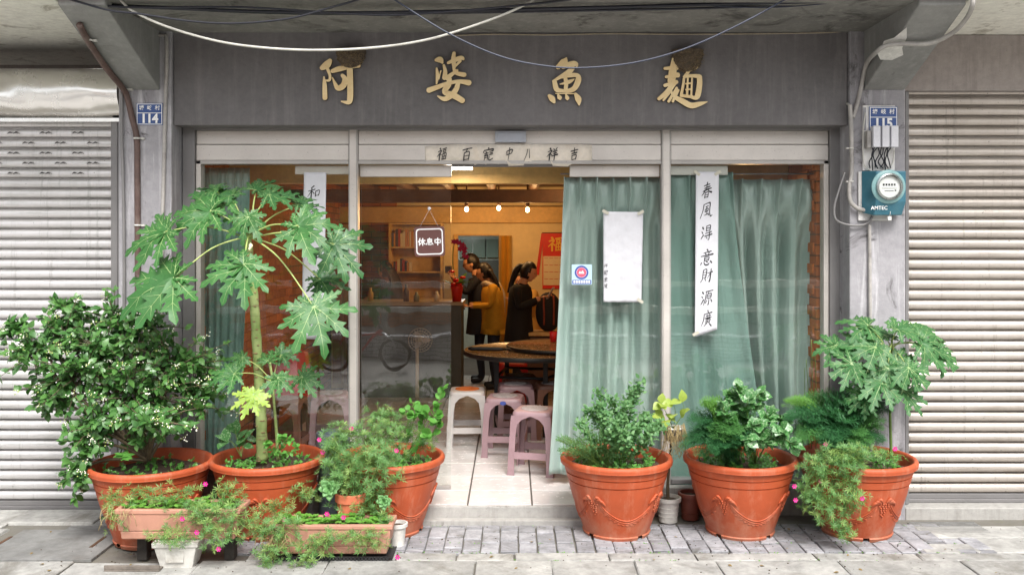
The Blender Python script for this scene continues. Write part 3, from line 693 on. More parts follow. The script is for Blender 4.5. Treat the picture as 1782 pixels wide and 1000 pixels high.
oo = rrect(724, 771, 397.5, 443, 6, RT); ii = rrect(726, 769, 399.5, 441, 5, RT)
b = MB(); n = len(oo); V = [at(x, y, SY-.0048) for x, y in oo]+[at(x, y, SY-.0048) for x, y in ii]
b.add(V, [(i, (i+1) % n, n+(i+1) % n, n+i) for i in range(n)]); b.build('border', m_white, t)
SANS = ('26,4 18,30 4,52|20,34 20,98|32,32 98,32|65,4 65,98|62,36 48,64 28,82|68,36 82,64 98,82',
        '48,0 40,12|22,14 78,14 78,58 22,58 22,14|22,29 78,29|22,44 78,44|12,70 4,92|30,68 30,92 72,92 76,80|46,64 54,78|84,66 96,88',
        '12,24 88,24 88,66 12,66 12,24|50,2 50,98')
for i, g_ in enumerate(SANS):
    b = MB()
    for q, st in enumerate(g_.split('|')):
        P_ = [tuple(float(v) for v in p.split(',')) for p in st.split()]
        for a_, c_ in zip(P_, P_[1:]):
            stroke(b, [(*a_, 16 if i != 1 else 12), (*c_, 16 if i != 1 else 12)], lambda u, v, d: at(727.5+i*14+u*.125, 414.5-i*.35+v*.125, SY-.0052)+Vector((0, -d, 0)), 0, .00006*q)
    b.build('character', m_white, t)
b = MB(); b.tube([at(731, 394, SY), at(747, 365, SY-.004), at(762, 393, SY)], .0014, 4); b.build('string', m_paper, t)
b = MB(); p = at(747, 363, SY); b.ball(p, (.012, .008, .012), 0, 12, 8); b.build('hook', m_paper, t)

# sticker
t = thing('sticker', at(1012, 495, DY+.04), 'square blue and pink round logo sticker on the right sliding door', 'sticker')
m_sblue = M0('sticker_pale', lin(190, 218, 240), .4); m_sdark = M0('sticker_blue', lin(66, 84, 160), .4); m_spink = M0('sticker_pink', lin(236, 96, 120), .4)
slabpoly(rrect(995, 1030, 460, 495, 1.5), DY+.0425, DY+.0436).build('sheet', m_sblue, t)
def ring2(cx, cy, r0, r1, Y, mt, name):
    b = MB(); n = 28; V = [at(cx+r*math.cos(2*math.pi*k/n), cy+r*math.sin(2*math.pi*k/n), Y) for r in (max(r0, .01), r1) for k in range(n)]
    b.add(V, [(i, (i+1) % n, n+(i+1) % n, n+i) for i in range(n)]); return b.build(name, mt, t)
ring2(1012, 474, 9, 12, DY+.0420, m_sdark, 'ring'); ring2(1012, 474, 0, 8.4, DY+.0420, m_spink, 'emblem')
b = MB(); b.add([at(x, y, DY+.0416) for x, y in ((1007, 476), (1009, 471), (1011, 474), (1014, 470), (1017, 476))], [(0, 1, 2), (2, 3, 4), (0, 2, 4)]); b.build('emblem_mark', m_white, t)
slabpoly(rrect(996, 1029, 487, 494, .5), DY+.0419, DY+.0422).build('band', m_sdark, t)
b = MB()
for k in range(7): b.add([at(998+k*4.3+dx, 488.3+dy, DY+.0415) for dx, dy in ((0, 0), (3.2, 0), (3.2, 4), (0, 4))], [(0, 1, 2, 3)])
b.build('lettering', m_white, t)

# ================================================================== swallow nests
m_mud = M('nest_mud', lin(92, 80, 66), .95, .5, 30, .006, 90)
def nest(px, py, w_, h_, label):
    b = MB(); c = at(px, py, 6.045); s = 6.045/FPX; V = []; F = []; n, m_ = 16, 10
    for j in range(m_+1):
        t = j/m_
        for i in range(n+1):
            a = math.pi*i/n; r = (1-t**2.2)**.5 if t < 1 else 0.02
            k = 1+.16*mnoise.noise(Vector((i*.9, j*.9, px)))
            V.append((c.x-math.cos(a)*w_/2*s*r*k, 6.047-math.sin(a)*.075*(.35+.65*r)*k*(1 if r > .05 else .3), c.z+h_/2*s-h_*s*t))
    for j in range(m_):
        for i in range(n): a = j*(n+1)+i; F.append((a, a+1, a+n+2, a+n+1))
    b.add(V, F, 0, True); b.add([V[i] for i in range(n+1)], [tuple(range(n+1))])
    rnd = random.Random(px)
    for _ in range(160):   # straw
        a = rnd.uniform(.3, 2.84); t = rnd.uniform(0, .95); r = (1-t**2.2)**.5
        p = Vector((c.x-math.cos(a)*w_/2*s*r, 6.044-math.sin(a)*.077*(.35+.65*r), c.z+h_/2*s-h_*s*t))
        d = Vector((rnd.uniform(-1, 1), -.3, rnd.uniform(-1, .3))).normalized()*rnd.uniform(.012, .03)
        b.tube([p, p+d*.5+Vector((0, -.004, 0)), p+d], .0008, 3, 1)
    return tag(b.build('swallow_nest', [m_mud, M0('straw', lin(150, 128, 92), .9)]), label, 'nest', 'mud swallow nests')
nest(611, 104, 52, 34, 'mud swallow nest over the leftmost gilded character'); nest(1196, 108, 56, 40, 'mud swallow nest over the rightmost gilded character')
# ================================================================== cables and pipes
m_cwhite = M('cable_white', lin(196, 194, 186), .5, .15, 9, 0, dirt=lin(150, 146, 138), dirtamt=.4)
m_cblack = M('cable_black', lin(30, 31, 42), .45, .2, 9, 0)
m_cblue = M('cable_slate', lin(52, 57, 74), .4, .2, 9, 0)
m_cbeige = M('cable_beige', lin(164, 152, 132), .6, .25, 14, 0)
m_pvc = M('conduit_grey', lin(164, 160, 156), .5, .25, 7, .0008, 40, dirt=lin(100, 96, 92), dirtamt=.6)
m_pipe = M('pipe_brown', lin(92, 72, 66), .55, .35, 7, .001, 40, dirt=lin(140, 128, 120), dirtamt=.5)
m_clip = M('clip_white', lin(206, 204, 198), .6, .2)
def cable(name, pts, Y, r, mt, label, cat='cable', group=None, n=8, seg=10):
    P = [at(p[0], p[1], p[2] if len(p) > 2 else Y) for p in pts]
    b = MB(); b.tube(spline(P, seg), r, n); return tag(b.build(name, mt), label, cat, group)
cable('overhead_cable', [(150, -40), (200, -8), (232, 20), (300, 50), (400, 76), (520, 87), (640, 84), (740, 70), (830, 43), (905, 13), (960, -20)], 5.25, .0072, m_cwhite, 'thick white cable sagging in front of the left half of the sign')
cable('overhead_cable', [(640, -32), (690, 2), (780, 58), (870, 98), (950, 115), (1020, 118), (1110, 108), (1200, 82), (1300, 36), (1400, -20)], 5.2, .0052, m_cblue, 'thin slate cable sagging across the third sign character')
cable('overhead_cable', [(-60, -10), (80, 4), (240, 12), (440, 20), (620, 23), (900, 17), (1200, 9), (1500, 0), (1800, -14)], 5.3, .011, m_cblack, 'black cable running level across the top, thickest of the bundle')
cable('overhead_cable', [(-60, -22), (120, 0), (300, 15), (520, 24), (760, 23), (1000, 19), (1300, 12), (1700, -8)], 5.36, .0075, m_cblack, 'thin black cable just under the thickest level black cable')
cable('overhead_cable', [(100, -10), (200, 12), (420, 13), (600, 24), (700, 26), (860, 14), (990, 0), (1060, -12)], 5.24, .0065, m_cblack, 'thin black cable of the bundle rising out of frame at centre top')
cable('overhead_cable', [(60, -20), (180, 16), (240, 24), (330, 37), (410, 41), (500, 33), (570, 15), (640, -6), (690, -30)], 5.2, .0062, m_cblack, 'thin black cable hanging lowest beside the white cable at top left')
cable('overhead_cable', [(900, -12), (1100, 0), (1290, 13), (1400, 10), (1500, -2), (1600, -20)], 5.32, .0035, m_cblue, 'faint thin cable near the upper right soffit')
cable('wall_cable', [(772, 60), (790, 62), (860, 60), (960, 61), (1060, 59), (1180, 60), (1330, 59), (1440, 57), (1484, 53), (1495, 60), (1494, 90), (1491, 130), (1488, 165), (1482, 178)], 6.038, .0045, m_cbeige, 'thin beige cable clipped along the top edge of the sign wall')
# left pillar services
PP = PF-.016
cable('conduit', [(214, 10, 5.7), (226, 30, 5.76), (240, 50, 5.9), (262, 60, 5.98), (284, 62, PP), (289, 66, PP), (290, 110, PP), (288, 180, PP), (285, 300, PP), (281, 480, PP), (280, 640, PP), (279, 860, PP)], PP, .0125, m_pvc, 'pale grey conduit running down the left pillar beside plate 114', 'conduit')
b = MB(); P = [(140, 40), (156, 70), (186, 115), (216, 152)]
Q = [bracket_pt(*p)+Vector((0, -.012, -.014)) for p in P]+[at(222, 172, PP), at(230, 205, PP), (at(238, 240, PP)), at(239, 300, PP), at(240, 480, PP), at(240, 700, PP), at(240, 870, PP)]
t = thing('drain_pipe', at(240, 900, PP), 'brown painted pipe bending down the left pillar from the bracket', 'pipe')
b.tube(spline(Q, 8), .020, 10); b.build('pipe', m_pipe, t)
for p in (bracket_pt(157, 68)+Vector((0, -.014, -.012)), at(219, 156, PP-.002), at(239, 241, PP), at(240, 392, PP)):
    b = MB(); b.lathe([(.0225, -.006), (.0245, -.006), (.0245, .006), (.0225, .006)], 12, p); b.box(p.x+.02, p.x+.045, p.y-.002, p.y+.016, p.z-.006, p.z+.006); b.build('clip', m_clip, t)
# thin rusty conduit at the shutter edge
cable('conduit', [(212, 160, 6.0), (212, 240, 6.0), (214, 300, 6.0), (216, 420, 6.0), (216, 600, 6.0), (217, 850, 6.0)], 6.0, .011, m_frame_dk, 'dark grey conduit at the left edge of the left pillar', 'conduit')
# right pillar services
def rb(px, py, d=.018):
    return bracket_pt(px, py)+Vector((0, -d*.6, -d*.8))
Q = [at(1694, -12, 5.16), rb(1690, 2, .03), rb(1680, 25, .03), rb(1655, 52, .03), rb(1615, 70, .03), rb(1570, 71, .03), rb(1540, 74, .03), rb(1522, 86, .03), at(1508, 112, 5.93), at(1499, 150, PP), at(1492, 180, PP), at(1484, 205, PP-.01)]
b = MB(); b.tube(spline(Q, 8), .014, 10); tag(b.build('conduit', m_pvc), 'grey conduit curving along the right bracket past broken plaster', 'conduit')
Q = [(1479, 182), (1481, 215), (1482, 260), (1482, 300), (1478, 325), (1480, 350), (1492, 362), (1506, 366)]
t = thing('conduit', at(1480, 366, PP), 'grey conduit dropping from the sign wall into the electricity meter', 'conduit')
b = MB(); b.tube(spline([at(x, y, PP-.02) for x, y in Q], 8), .014, 10); b.build('pipe', m_pvc, t)
for y in (258, 316):
    p = at(1481, y, PP-.02); b = MB(); b.lathe([(.0155, -.005), (.0185, -.005), (.0185, .005), (.0155, .005)], 12, p); b.box(p.x-.03, p.x-.014, p.y, p.y+.02, p.z-.005, p.z+.005); b.build('clip', m_clip, t)
cable('meter_cable', [(1470, 300), (1460, 330), (1452, 360), (1455, 382), (1475, 391), (1498, 392), (1512, 386), (1518, 376)], PP-.012, .008, m_frame_dk, 'dark loose cable looping left under the electricity meter')
# vertical joint pipe below the meter
cable('conduit', [(1513, 390), (1514, 480), (1515, 640), (1516, 860)], PP-.004, .012, m_pvc, 'pale conduit running down the right pillar below the meter', 'conduit')

# electricity meter on its board
m_teal = M('meter_teal', lin(54, 108, 126), .38, .15, 6, .0005, 50, dirt=lin(92, 130, 138), dirtamt=.5)
m_board = M('meter_board', lin(214, 212, 210), .6, .15, 6, .0006, 40, dirt=lin(150, 146, 140), dirtamt=.5)
m_dial = M0('meter_dial', lin(232, 232, 230), .5); m_metal = M('zinc_ring', lin(168, 172, 172), .3, .2, 9, 0, metal=.9)
mt = thing('electricity_meter', at(1536, 385, PF), 'teal electricity meter with round glass dial on the right pillar', 'meter')
def mbox(name, px0, px1, py0, py1, y0, y1, m_, bv=.004, parent=None, t=None):
    Yf = PF-.05; b = MB(); a = at(px0, py0, Yf); c = at(px1, py1, Yf); b.box(a.x, c.x, PF-y1, PF-y0, c.z, a.z); return b.build(name, m_, parent or mt, bv)
mbox('back_plate', 1497, 1556, 298, 384, .001, .018, m_board, .006)
a, c = at(1504, 297, PF-.07), at(1571, 375, PF-.07)
b = MB(); zmid = a.z+(c.z-a.z)*.70
P = [(a.x, PF-.02, c.z+.02), (c.x, PF-.02, c.z+.02), (c.x, PF-.02, a.z), (a.x, PF-.02, a.z), (a.x+.055, PF-.13, zmid), (c.x-.004, PF-.13, zmid), (c.x-.004, PF-.13, a.z-.006), (a.x+.055, PF-.13, a.z-.006),
     (a.x+.05, PF-.10, c.z), (c.x-.02, PF-.10, c.z)]
b.add(P, [(3,2,1,0),(4,5,6,7),(0,4,7,3),(7,6,2,3),(1,2,6,5),(0,1,9,8),(8,9,5,4),(0,8,4),(1,5,9)])
b.build('case', m_teal, mt, .006, recalc=True)
dc = at(1546, 325, PF-.13); rot = Matrix.Rotation(R(90), 4, 'X')
def ylathe(name, prof, m_, cen=dc, parent=mt, n=32):
    b = MB(); b.lathe(prof, n); b.v = [tuple(cen+Vector((p[0], -p[2], p[1]))) for p in b.v]; return b.build(name, m_, parent, recalc=True, sharp=40)
ylathe('bezel', [(.112, -.002), (.112, .004), (.104, .010), (.088, .012), (.088, -.002)], M('meter_bezel', lin(130, 170, 172), .4, .1))
ylathe('ring', [(.088, .004), (.088, .028), (.078, .034), (.074, .030), (.074, .004)], m_metal)
ylathe('dial', [(.0001, .012), (.073, .012)], m_dial)
ylathe('glass_cover', [(.074, .014), (.074, .055), (.068, .064), (.0001, .066)], m_pane)
b = MB()
for k in range(5): b.box(dc.x-.042+k*.018, dc.x-.030+k*.018, dc.y-.0135, dc.y-.0128, dc.z+.006, dc.z+.020)
b.box(dc.x-.05, dc.x+.05, dc.y-.0135, dc.y-.0128, dc.z-.012, dc.z-.010); b.box(dc.x-.03, dc.x+.03, dc.y-.0135, dc.y-.0128, dc.z-.030, dc.z-.026); b.box(dc.x+.036, dc.x+.046, dc.y-.0135, dc.y-.0128, dc.z-.030, dc.z-.020)
b.build('dial_print', m_cblack, mt)
p = at(1530, 363, PF-.12); text(mt, 'AMTEC', (p.x, PF-.122, p.z+.004), .034, m_white, bold=.0004)
b = MB(); p = at(1547, 376, PF-.1); b.box(p.x-.012, p.x+.012, p.y-.012, p.y-.004, p.z-.028, p.z-.002); b.tube([p+Vector((0, -.006, -.004)), p+Vector((.004, -.012, .02)), p+Vector((.006, -.006, .035))], .002, 5); b.build('seal_tag', m_board, mt)
# switch boxes above the meter
st = thing('switch_box', at(1535, 296, PF), 'clear backed box of three white fuse blocks under plate 115', 'switch box')
def sbox(name, px0, px1, py0, py1, y0, y1, m_, bv=.003): return mbox(name, px0, px1, py0, py1, y0, y1, m_, bv, st)
sbox('back_board', 1505, 1561, 182, 296, .001, .018, m_board)
for k in range(3): sbox('fuse_block', 1516+k*15.5, 1528.5+k*15.5, 220, 257, .0322, .09, m_paper, .004)
sbox('side_block', 1507, 1514.5, 228, 258, .019, .07, m_pvc)
m_lines = M0('label_ink', lin(150, 150, 154), .7)
for k in range(9):
    random.seed(40+k)
    b = MB(); st_ = thing  # noqa
    wob = [at(1518+k*4+random.uniform(-2, 2), 257, PF-.06), at(1516+k*4+random.uniform(-5, 5), 268, PF-.07-.01*(k % 3)), at(1520+k*3+random.uniform(-8, 8), 282, PF-.05), at(1514+k*4.5, 292+random.uniform(-2, 6), PF-.03)]
    b.tube(spline(wob, 5), .0042, 5); b.build('wire', m_cblack, st)
sbox('side_label', 1504.5, 1510.5, 186, 226, .0182, .0195, m_lines, 0)
cable('meter_cable', [(1506, 196), (1502, 230), (1502, 270), (1506, 290), (1520, 298), (1540, 296), (1553, 284), (1556, 262)], PF-.03, .004, m_cwhite, 'thin white cable loop around the switch box on the right pillar')
# hook and wire stub where the conduit leaves the sign wall
b = MB(); b.tube([at(1474, 180, 6.03), at(1480, 186, 6.0), at(1478, 196, 6.0)], .008, 6); tag(b.build('cable_hook', m_clip), 'small broken white cable hook at right end of sign wall', 'hook')
b = MB(); b.tube([at(1454, 2, 5.5), at(1463, 4, 5.5)], .012, 8); b.tube([at(1459, -8, 5.5), at(1459, 4, 5.5)], .006, 6)
tag(b.build('insulator', m_clip), 'small cream cable insulator under the balcony at upper right', 'insulator')
# ================================================================== pots
def m_terra(name, col, rough=.5):
    n = N(name); v = n.coord(True); n.coord(); a = n.noise(v, 3.5, 8, .7); f = n.noise(v, 40, 5, .6)
    z = n.n('ShaderNodeSeparateXYZ'); n.l(n.n('ShaderNodeNewGeometry').outputs['Position'], z.inputs[0])
    c = n.mix(1, col, n.ramp(a, [(.3, .80), (.72, 1.12)]), 'MULTIPLY'); vs = n.coord(True, (10, 10, 1)); st = n.noise(vs, 1.5, 7, .7); c = n.mix(n.ramp(st, [(.5, 0), (.75, .35)]), c, lin(206, 158, 132))
    c = n.mix(n.ramp(n.noise(v, 2.2, 6, .7), [(.55, 0), (.75, .3)]), c, lin(150, 74, 50))
    dm = n.math('ADD', n.noise(v, 7, 8, .7), n.math('MULTIPLY', z.outputs[2], -1.2))   # dried mud splashes near the ground
    c = n.mix(n.ramp(dm, [(.46, 0), (.78, .6)]), c, lin(170, 138, 116)); c = n.mix(n.ramp(f, [(.66, 0), (.74, .35)]), c, mul(col, .55))
    return n.out(n.bsdf(c, n.ramp(a, [(.3, rough-.08), (.7, rough+.12)]), 0, n.bump(f, .0008), Specular_IOR_Level=.4))
m_terra1 = m_terra('terracotta_plastic', lin(178, 82, 47)); m_soil = M('soil', lin(86, 70, 58), .95, .5, 25, .01, 50, world=True)
m_pinkpl = m_terra('planter_pink', lin(186, 136, 116), .6); m_terra2 = m_terra('terracotta_small', lin(208, 116, 84), .6)
m_whitepot = M('pot_white', lin(214, 212, 206), .55, .2, 7, .001, 40, dirt=lin(150, 144, 132), dirtamt=.7)
m_greypot = M('pot_grey', lin(92, 102, 108), .5, .2); m_brownpot = M('pot_brown', lin(120, 62, 48), .5, .25); m_mauvepot = M('pot_mauve', lin(124, 96, 92), .55, .25)
def big_pot(cx, cy, z0, r, h, label, seed, turn=0):
    t = thing('flower_pot', (cx, cy, z0), label, 'flower pot', 'large orange garland pots')
    k = r/.365; H = h
    def rad(z):   # outer radius of the wall at relative height
        u = z/H; return k*(.205+.125*math.sin(min(1, max(0, u))*math.pi/2)**1.15)
    prof = [(rad(.03), .03)]+[(rad(z), z) for z in [H*q for q in (.1, .18, .26, .34, .42, .5, .58, .66, .70)]]
    zz = H*.705
    prof += [(rad(zz), zz), (rad(zz)-.004, zz+.003), (rad(zz)+.006, zz+.009), (rad(H*.80)+.006, H*.80), (rad(H*.80)-.001, H*.80+.004), (rad(H*.80)+.011, H*.80+.010), (rad(H*.9)+.010, H*.89)]
    rim = k*.365; zr = H*.955
    prof += [(rad(H*.9)+.012, H*.895), (rim-.012, H*.898), (rim-.003, H*.91)]
    prof += [(rim-.018+.018*math.cos(R(a)), zr-.004+.022*math.sin(R(a))) for a in (-40, -10, 20, 50, 80, 110, 140, 165)]
    prof += [(rim-.040, H*.9), (rad(H*.7)-.016, H*.6), (rad(H*.5)-.016, H*.45)]
    b = MB(); b.lathe(prof, 72, (cx, cy, z0)); b.build('shell', m_terra1, t, sharp=38, recalc=False)
    # foot ring with four notches
    for q in range(4):
        a0 = 45+q*90+turn+5; b = MB()
        b.lathe([(rad(.0)-.02, .03), (rad(.0)-.02, .0), (rad(.0)-.002, .0), (rad(0)+.006, .004), (rad(.03)+.007, .026), (rad(.03)-.001, .034)], 20, (cx, cy, z0), 0, a0, a0+80); b.build('foot', m_terra1, t, sharp=40)
    b = MB(); b.disc((cx, cy, z0+.031), rad(.03)-.001, 32); b.build('base', m_terra1, t)
    b = MB(); n = 40; V = []; F = []
    for i in range(9):
        for j in range(n):
            rr_ = (rad(H*.8)-.012)*i/8; a = 2*math.pi*j/n; p = Vector((cx+rr_*math.cos(a), cy+rr_*math.sin(a), 0))
            V.append((p.x, p.y, z0+H*.845+.02*mnoise.noise(p*9)+.015*(1-i/8)))
    for i in range(8):
        for j in range(n): F.append((i*n+j, i*n+(j+1) % n, (i+1)*n+(j+1) % n, (i+1)*n+j))
    b.add(V, F, 0, True); b.build('soil', m_soil, t)
    # moulded relief: grape bunches and swags, four times round
    def S(a, z, d=0): rw = rad(z)+d; return Vector((cx+rw*math.sin(R(a)), cy-rw*math.cos(R(a)), z0+z))
    rnd = random.Random(seed)
    for q in range(4):
        a0 = turn+q*90-28
        g = MB()
        for row, (nn, dz) in enumerate(((4, 0), (4, -.014), (3, -.028), (3, -.042), (2, -.056), (2, -.069), (1, -.082))):
            for i in range(nn):
                p = S(a0+(i-(nn-1)/2)*3.5+rnd.uniform(-.6, .6), H*.53+dz, .002); g.ball(p, (.0075, .0075, .0075), 0, 8, 5)
        g.build('grape_relief', m_terra1, t)
        g = MB()
        for sgn in (-1, 1):   # vine leaves over the bunch
            for u in (0, 1, 2):
                pts = [S(a0+sgn*(2+u*2), H*.545, .003), S(a0+sgn*(6+u*3), H*.56+.018-.012*u, .006), S(a0+sgn*(10+u*3.2), H*.56+.004-.02*u, .002)]
                g.tube(spline(pts, 4), [.004, .0065, .008, .009, .009, .008, .007, .005, .002], 6, 0)
        g.build('leaf_relief', m_terra1, t)
        g = MB()
        for (dz, rw) in ((0, .0038), (-.015, .0032), (-.026, .002)):
            pts = [S(a0+9+(72*u/12), H*.545-.02+dz-.105*math.sin(math.pi*u/12)**.8, .0015) for u in range(13)]
            g.tube(spline(pts, 3), rw, 6, 0)
        for u in range(1, 12):
            a = a0+9+72*u/12; z = H*.545-.05-.105*math.sin(math.pi*u/12)**.8; g.ball(S(a, z, -.008), (.015, .013, .010), 0, 8, 5)
        g.build('swag_relief', m_terra1, t)
    return t
big_pot(-2.265, 5.60, GRD, .375, .5, 'large orange pot holding the white berried shrub', 1, 10)
big_pot(-1.575, 5.74, GRD, .365, .5, 'large orange pot holding the tall papaya', 2, 35)
big_pot(-.79, 5.765, GRD, .355, .5, 'large orange pot left of the doorway with trailing moss rose', 3, 28)
big_pot(.672, 5.74, GRD, .361, .5, 'large orange pot right of the doorway with bushy herbs', 4, -8)
big_pot(1.468, 5.74, GRD, .362, .5, 'large orange pot with fern and glossy round leaves, middle of right group', 5, -6)
big_pot(2.215, 5.74, GRD, .372, .5, 'large orange pot at far right with moss rose spilling over', 6, 40)

def simple_pot(name, cx, cy, z0, r0, r1, h, mt, label, ribs=0, n=32, soil=True):
    t = thing(name, (cx, cy, z0), label, 'flower pot')
    prof = [(.001, .0), (r0, 0), (r0+.004, .004)]+[(r0+(r1-r0)*q, h*q) for q in (.2, .4, .6, .8)]
    for k in range(ribs):
        q = .25+.18*k; prof += [(r0+(r1-r0)*q, h*q-.002), (r0+(r1-r0)*q+.003, h*q), (r0+(r1-r0)*q, h*q+.002)]
    prof = prof[:3]+sorted(prof[3:], key=lambda p: p[1])
    prof += [(r1-.002, h*.84), (r1+.008, h*.85), (r1+.009, h*.985), (r1+.005, h), (r1-.003, h), (r1-.006, h*.9), (r0*.95+(r1-r0)*.7, h*.6)]
    b = MB(); b.lathe(prof, n, (cx, cy, z0)); b.build('shell', mt, t, sharp=35)
    if soil: b = MB(); b.disc((cx, cy, z0+h*.86), r1-.006, n); b.build('soil', m_soil, t)
    return t
simple_pot('flower_pot', 1.045, 5.96, GRD, .058, .078, .165, m_whitepot, 'small white ribbed pot on the ground between two orange pots', 3)
simple_pot('flower_pot', 1.205, 6.02, GRD, .055, .075, .18, m_brownpot, 'small dark brown pot behind the fern pot, beside the white ribbed pot', 1)
simple_pot('flower_pot', -2.03, 6.0, GRD, .10, .13, .40, m_mauvepot, 'dull mauve pot tucked between the shrub pot and papaya pot', 1)
simple_pot('flower_pot', -1.215, 6.04, GRD, .09, .105, .58, m_greypot, 'tall dark grey pot against the glass behind the moss rose', 1)
simple_pot('flower_pot', -.985, 5.47, GRD, .072, .092, .335, m_terra2, 'narrow salmon clay pot in the moss rose thicket behind planter', 1)
simple_pot('plastic_cup', -.705, 5.475, GRD, .042, .056, .145, m_whitepot, 'white plastic cup between long planter and orange pot', 0, 24)
bpy.data.objects['plastic_cup']['category'] = 'cup'
# white square pot propping up the upper planter
t = thing('flower_pot', at(310, 985, 5.12), 'white square moulded pot propping up the upper pink planter', 'flower pot')
def frustum(mb, cx, cy, z0, z1, a0, b0, a1, b1, rz=0, mi=0):
    c, s = math.cos(rz), math.sin(rz)
    P = [(cx+x_*c-y_*s, cy+x_*s+y_*c, z) for z, a, b_ in ((z0, a0, b0), (z1, a1, b1)) for x_, y_ in ((-a, -b_), (a, -b_), (a, b_), (-a, b_))]
    mb.hexa(P, mi)
wx, wy = gx(312, 5.14), 5.16; z1 = .042
b = MB(); frustum(b, wx, wy, GRD, z1-.03, .088, .075, .118, .1, R(3)); frustum(b, wx, wy, z1-.03, z1, .128, .108, .13, .11, R(3)); b.build('shell', m_whitepot, t, .005)
b = MB(); frustum(b, wx, wy-.092, GRD+.045, GRD+.115, .05, .006, .055, .006, R(3)); b.build('panel', m_whitepot, t, .003)
m_darkbrick = M('shade_dark_brick', lin(52, 48, 44), .9, .3, 12)  # shade under the planter is put into the brick colour
# bricks under the planter ends
for (bx, by, lab) in ((-2.17, 5.22, 'old brown brick under the left end of the upper planter'), (-1.66, 5.22, 'old brown brick under the right end of the upper planter')):
    b = MB(); b.box(bx-.03, bx+.03, by+.0, by+.07, GRD+.002, z1-.001); tag(b.build('brick', m_darkbrick, bevel=.006), lab, 'brick')
b = MB(); b.box(gx(186, 5.06), gx(282, 5.06), 5.02, 5.09, GRD+.010, GRD+.022); b.box(gx(186, 5.06), gx(282, 5.06), 5.02, 5.032, GRD+.022, GRD+.045)
tag(b.build('plank', M('weathered_plank', lin(112, 104, 96), .85, .35, 10, .003, 40), bevel=.003), 'short weathered wooden plank on the pavement by the white square pot', 'plank')
def planter(x0, x1, y0, y1, z0, h, label, ornament):
    t = thing('planter_box', ((x0+x1)/2, (y0+y1)/2, z0), label, 'planter', 'long pink planters')
    cx, cy = (x0+x1)/2, (y0+y1)/2; a, d = (x1-x0)/2, (y1-y0)/2
    b = MB(); frustum(b, cx, cy, z0, z0+h*.28, a*.90, d*.84, a*.92, d*.87); b.build('base', m_pinkpl, t, .008)
    # open walls
    b = MB(); z2, z3 = z0+h*.285, z0+h*.86
    for (w0, w1, th) in ((.935, .97, .012),):
        V = []
        for z, k in ((z2, w0), (z3, w1), (z3, w1-.035), (z2+.01, w0-.035)):
            V += [(cx+sx*a*k, cy+sy*(d-(1-k)*a*.5), z) for sx, sy in ((-1, -1), (1, -1), (1, 1), (-1, 1))]
        F = []
        for r_ in range(3):
            for i in range(4): F.append((r_*4+i, r_*4+(i+1) % 4, (r_+1)*4+(i+1) % 4, (r_+1)*4+i))
        F.append((0, 3, 2, 1)); b.add(V, F)
    b.build('trough', m_pinkpl, t, .004)
    b = MB(); z4, z5 = z0+h*.84, z0+h   # rolled rim as four bars mitred
    o = [(-a, -d), (a, -d), (a, d), (-a, d)]; k = .03; i_ = [(-a+k, -d+k), (a-k, -d+k), (a-k, d-k), (-a+k, d-k)]
    V = [(cx+p[0], cy+p[1], z) for z in (z4, z5) for p in o]+[(cx+p[0], cy+p[1], z) for z in (z4, z5) for p in i_]
    F = []
    for q in range(4):
        r_ = (q+1) % 4; F += [(q, r_, 4+r_, 4+q), (8+r_, 8+q, 12+q, 12+r_), (4+q, 4+r_, 12+r_, 12+q), (r_, q, 8+q, 8+r_)]
    b.add(V, F); b.build('rim', m_pinkpl, t, .006)
    b = MB(); b.box(cx-a*.93, cx+a*.93, cy-d*.8, cy+d*.8, z0+h*.5, z0+h*.88); b.build('soil', m_soil, t)
    if ornament:
        b = MB(); z_ = z0+h*.55; r_ = h*.17
        for q in range(9):
            xx = cx-a*.8+a*1.6*q/8; ys = y0+.012
            b.tube([(xx-r_, ys, z_), (xx, ys, z_+r_), (xx+r_, ys, z_), (xx, ys, z_-r_), (xx-r_, ys, z_)], .003, 5)
        b.build('lattice_relief', m_pinkpl, t)
    return t
planter(-2.275, -1.555, 5.085, 5.30, z1+.003, .175, 'upper long pink planter with clover, raised on a white square pot', False)
planter(-1.445, -.70, 5.215, 5.425, GRD+.035, .175, 'lower long pink planter on a black tray, magenta blooms among clover', True)
t = thing('plant_tray', (-1.07, 5.31, GRD), 'black mesh plastic tray under the lower pink planter', 'tray')
m_blk = M('black_plastic', lin(40, 40, 42), .5, .2)
b = MB(); b.box(-1.43, -.70, 5.20, 5.42, GRD+.012, GRD+.018); b.build('base', m_blk, t)
me = MB().box(-.006, .006, -.004, .004, 0, .026).mesh('slat', m_blk)
for k in range(34): inst('slat', me, (-1.42+.021*k, 5.196, GRD+.008), t)
b = MB(); b.box(-1.43, -.70, 5.192, 5.2, GRD+.028, GRD+.034); b.build('rim', m_blk, t)
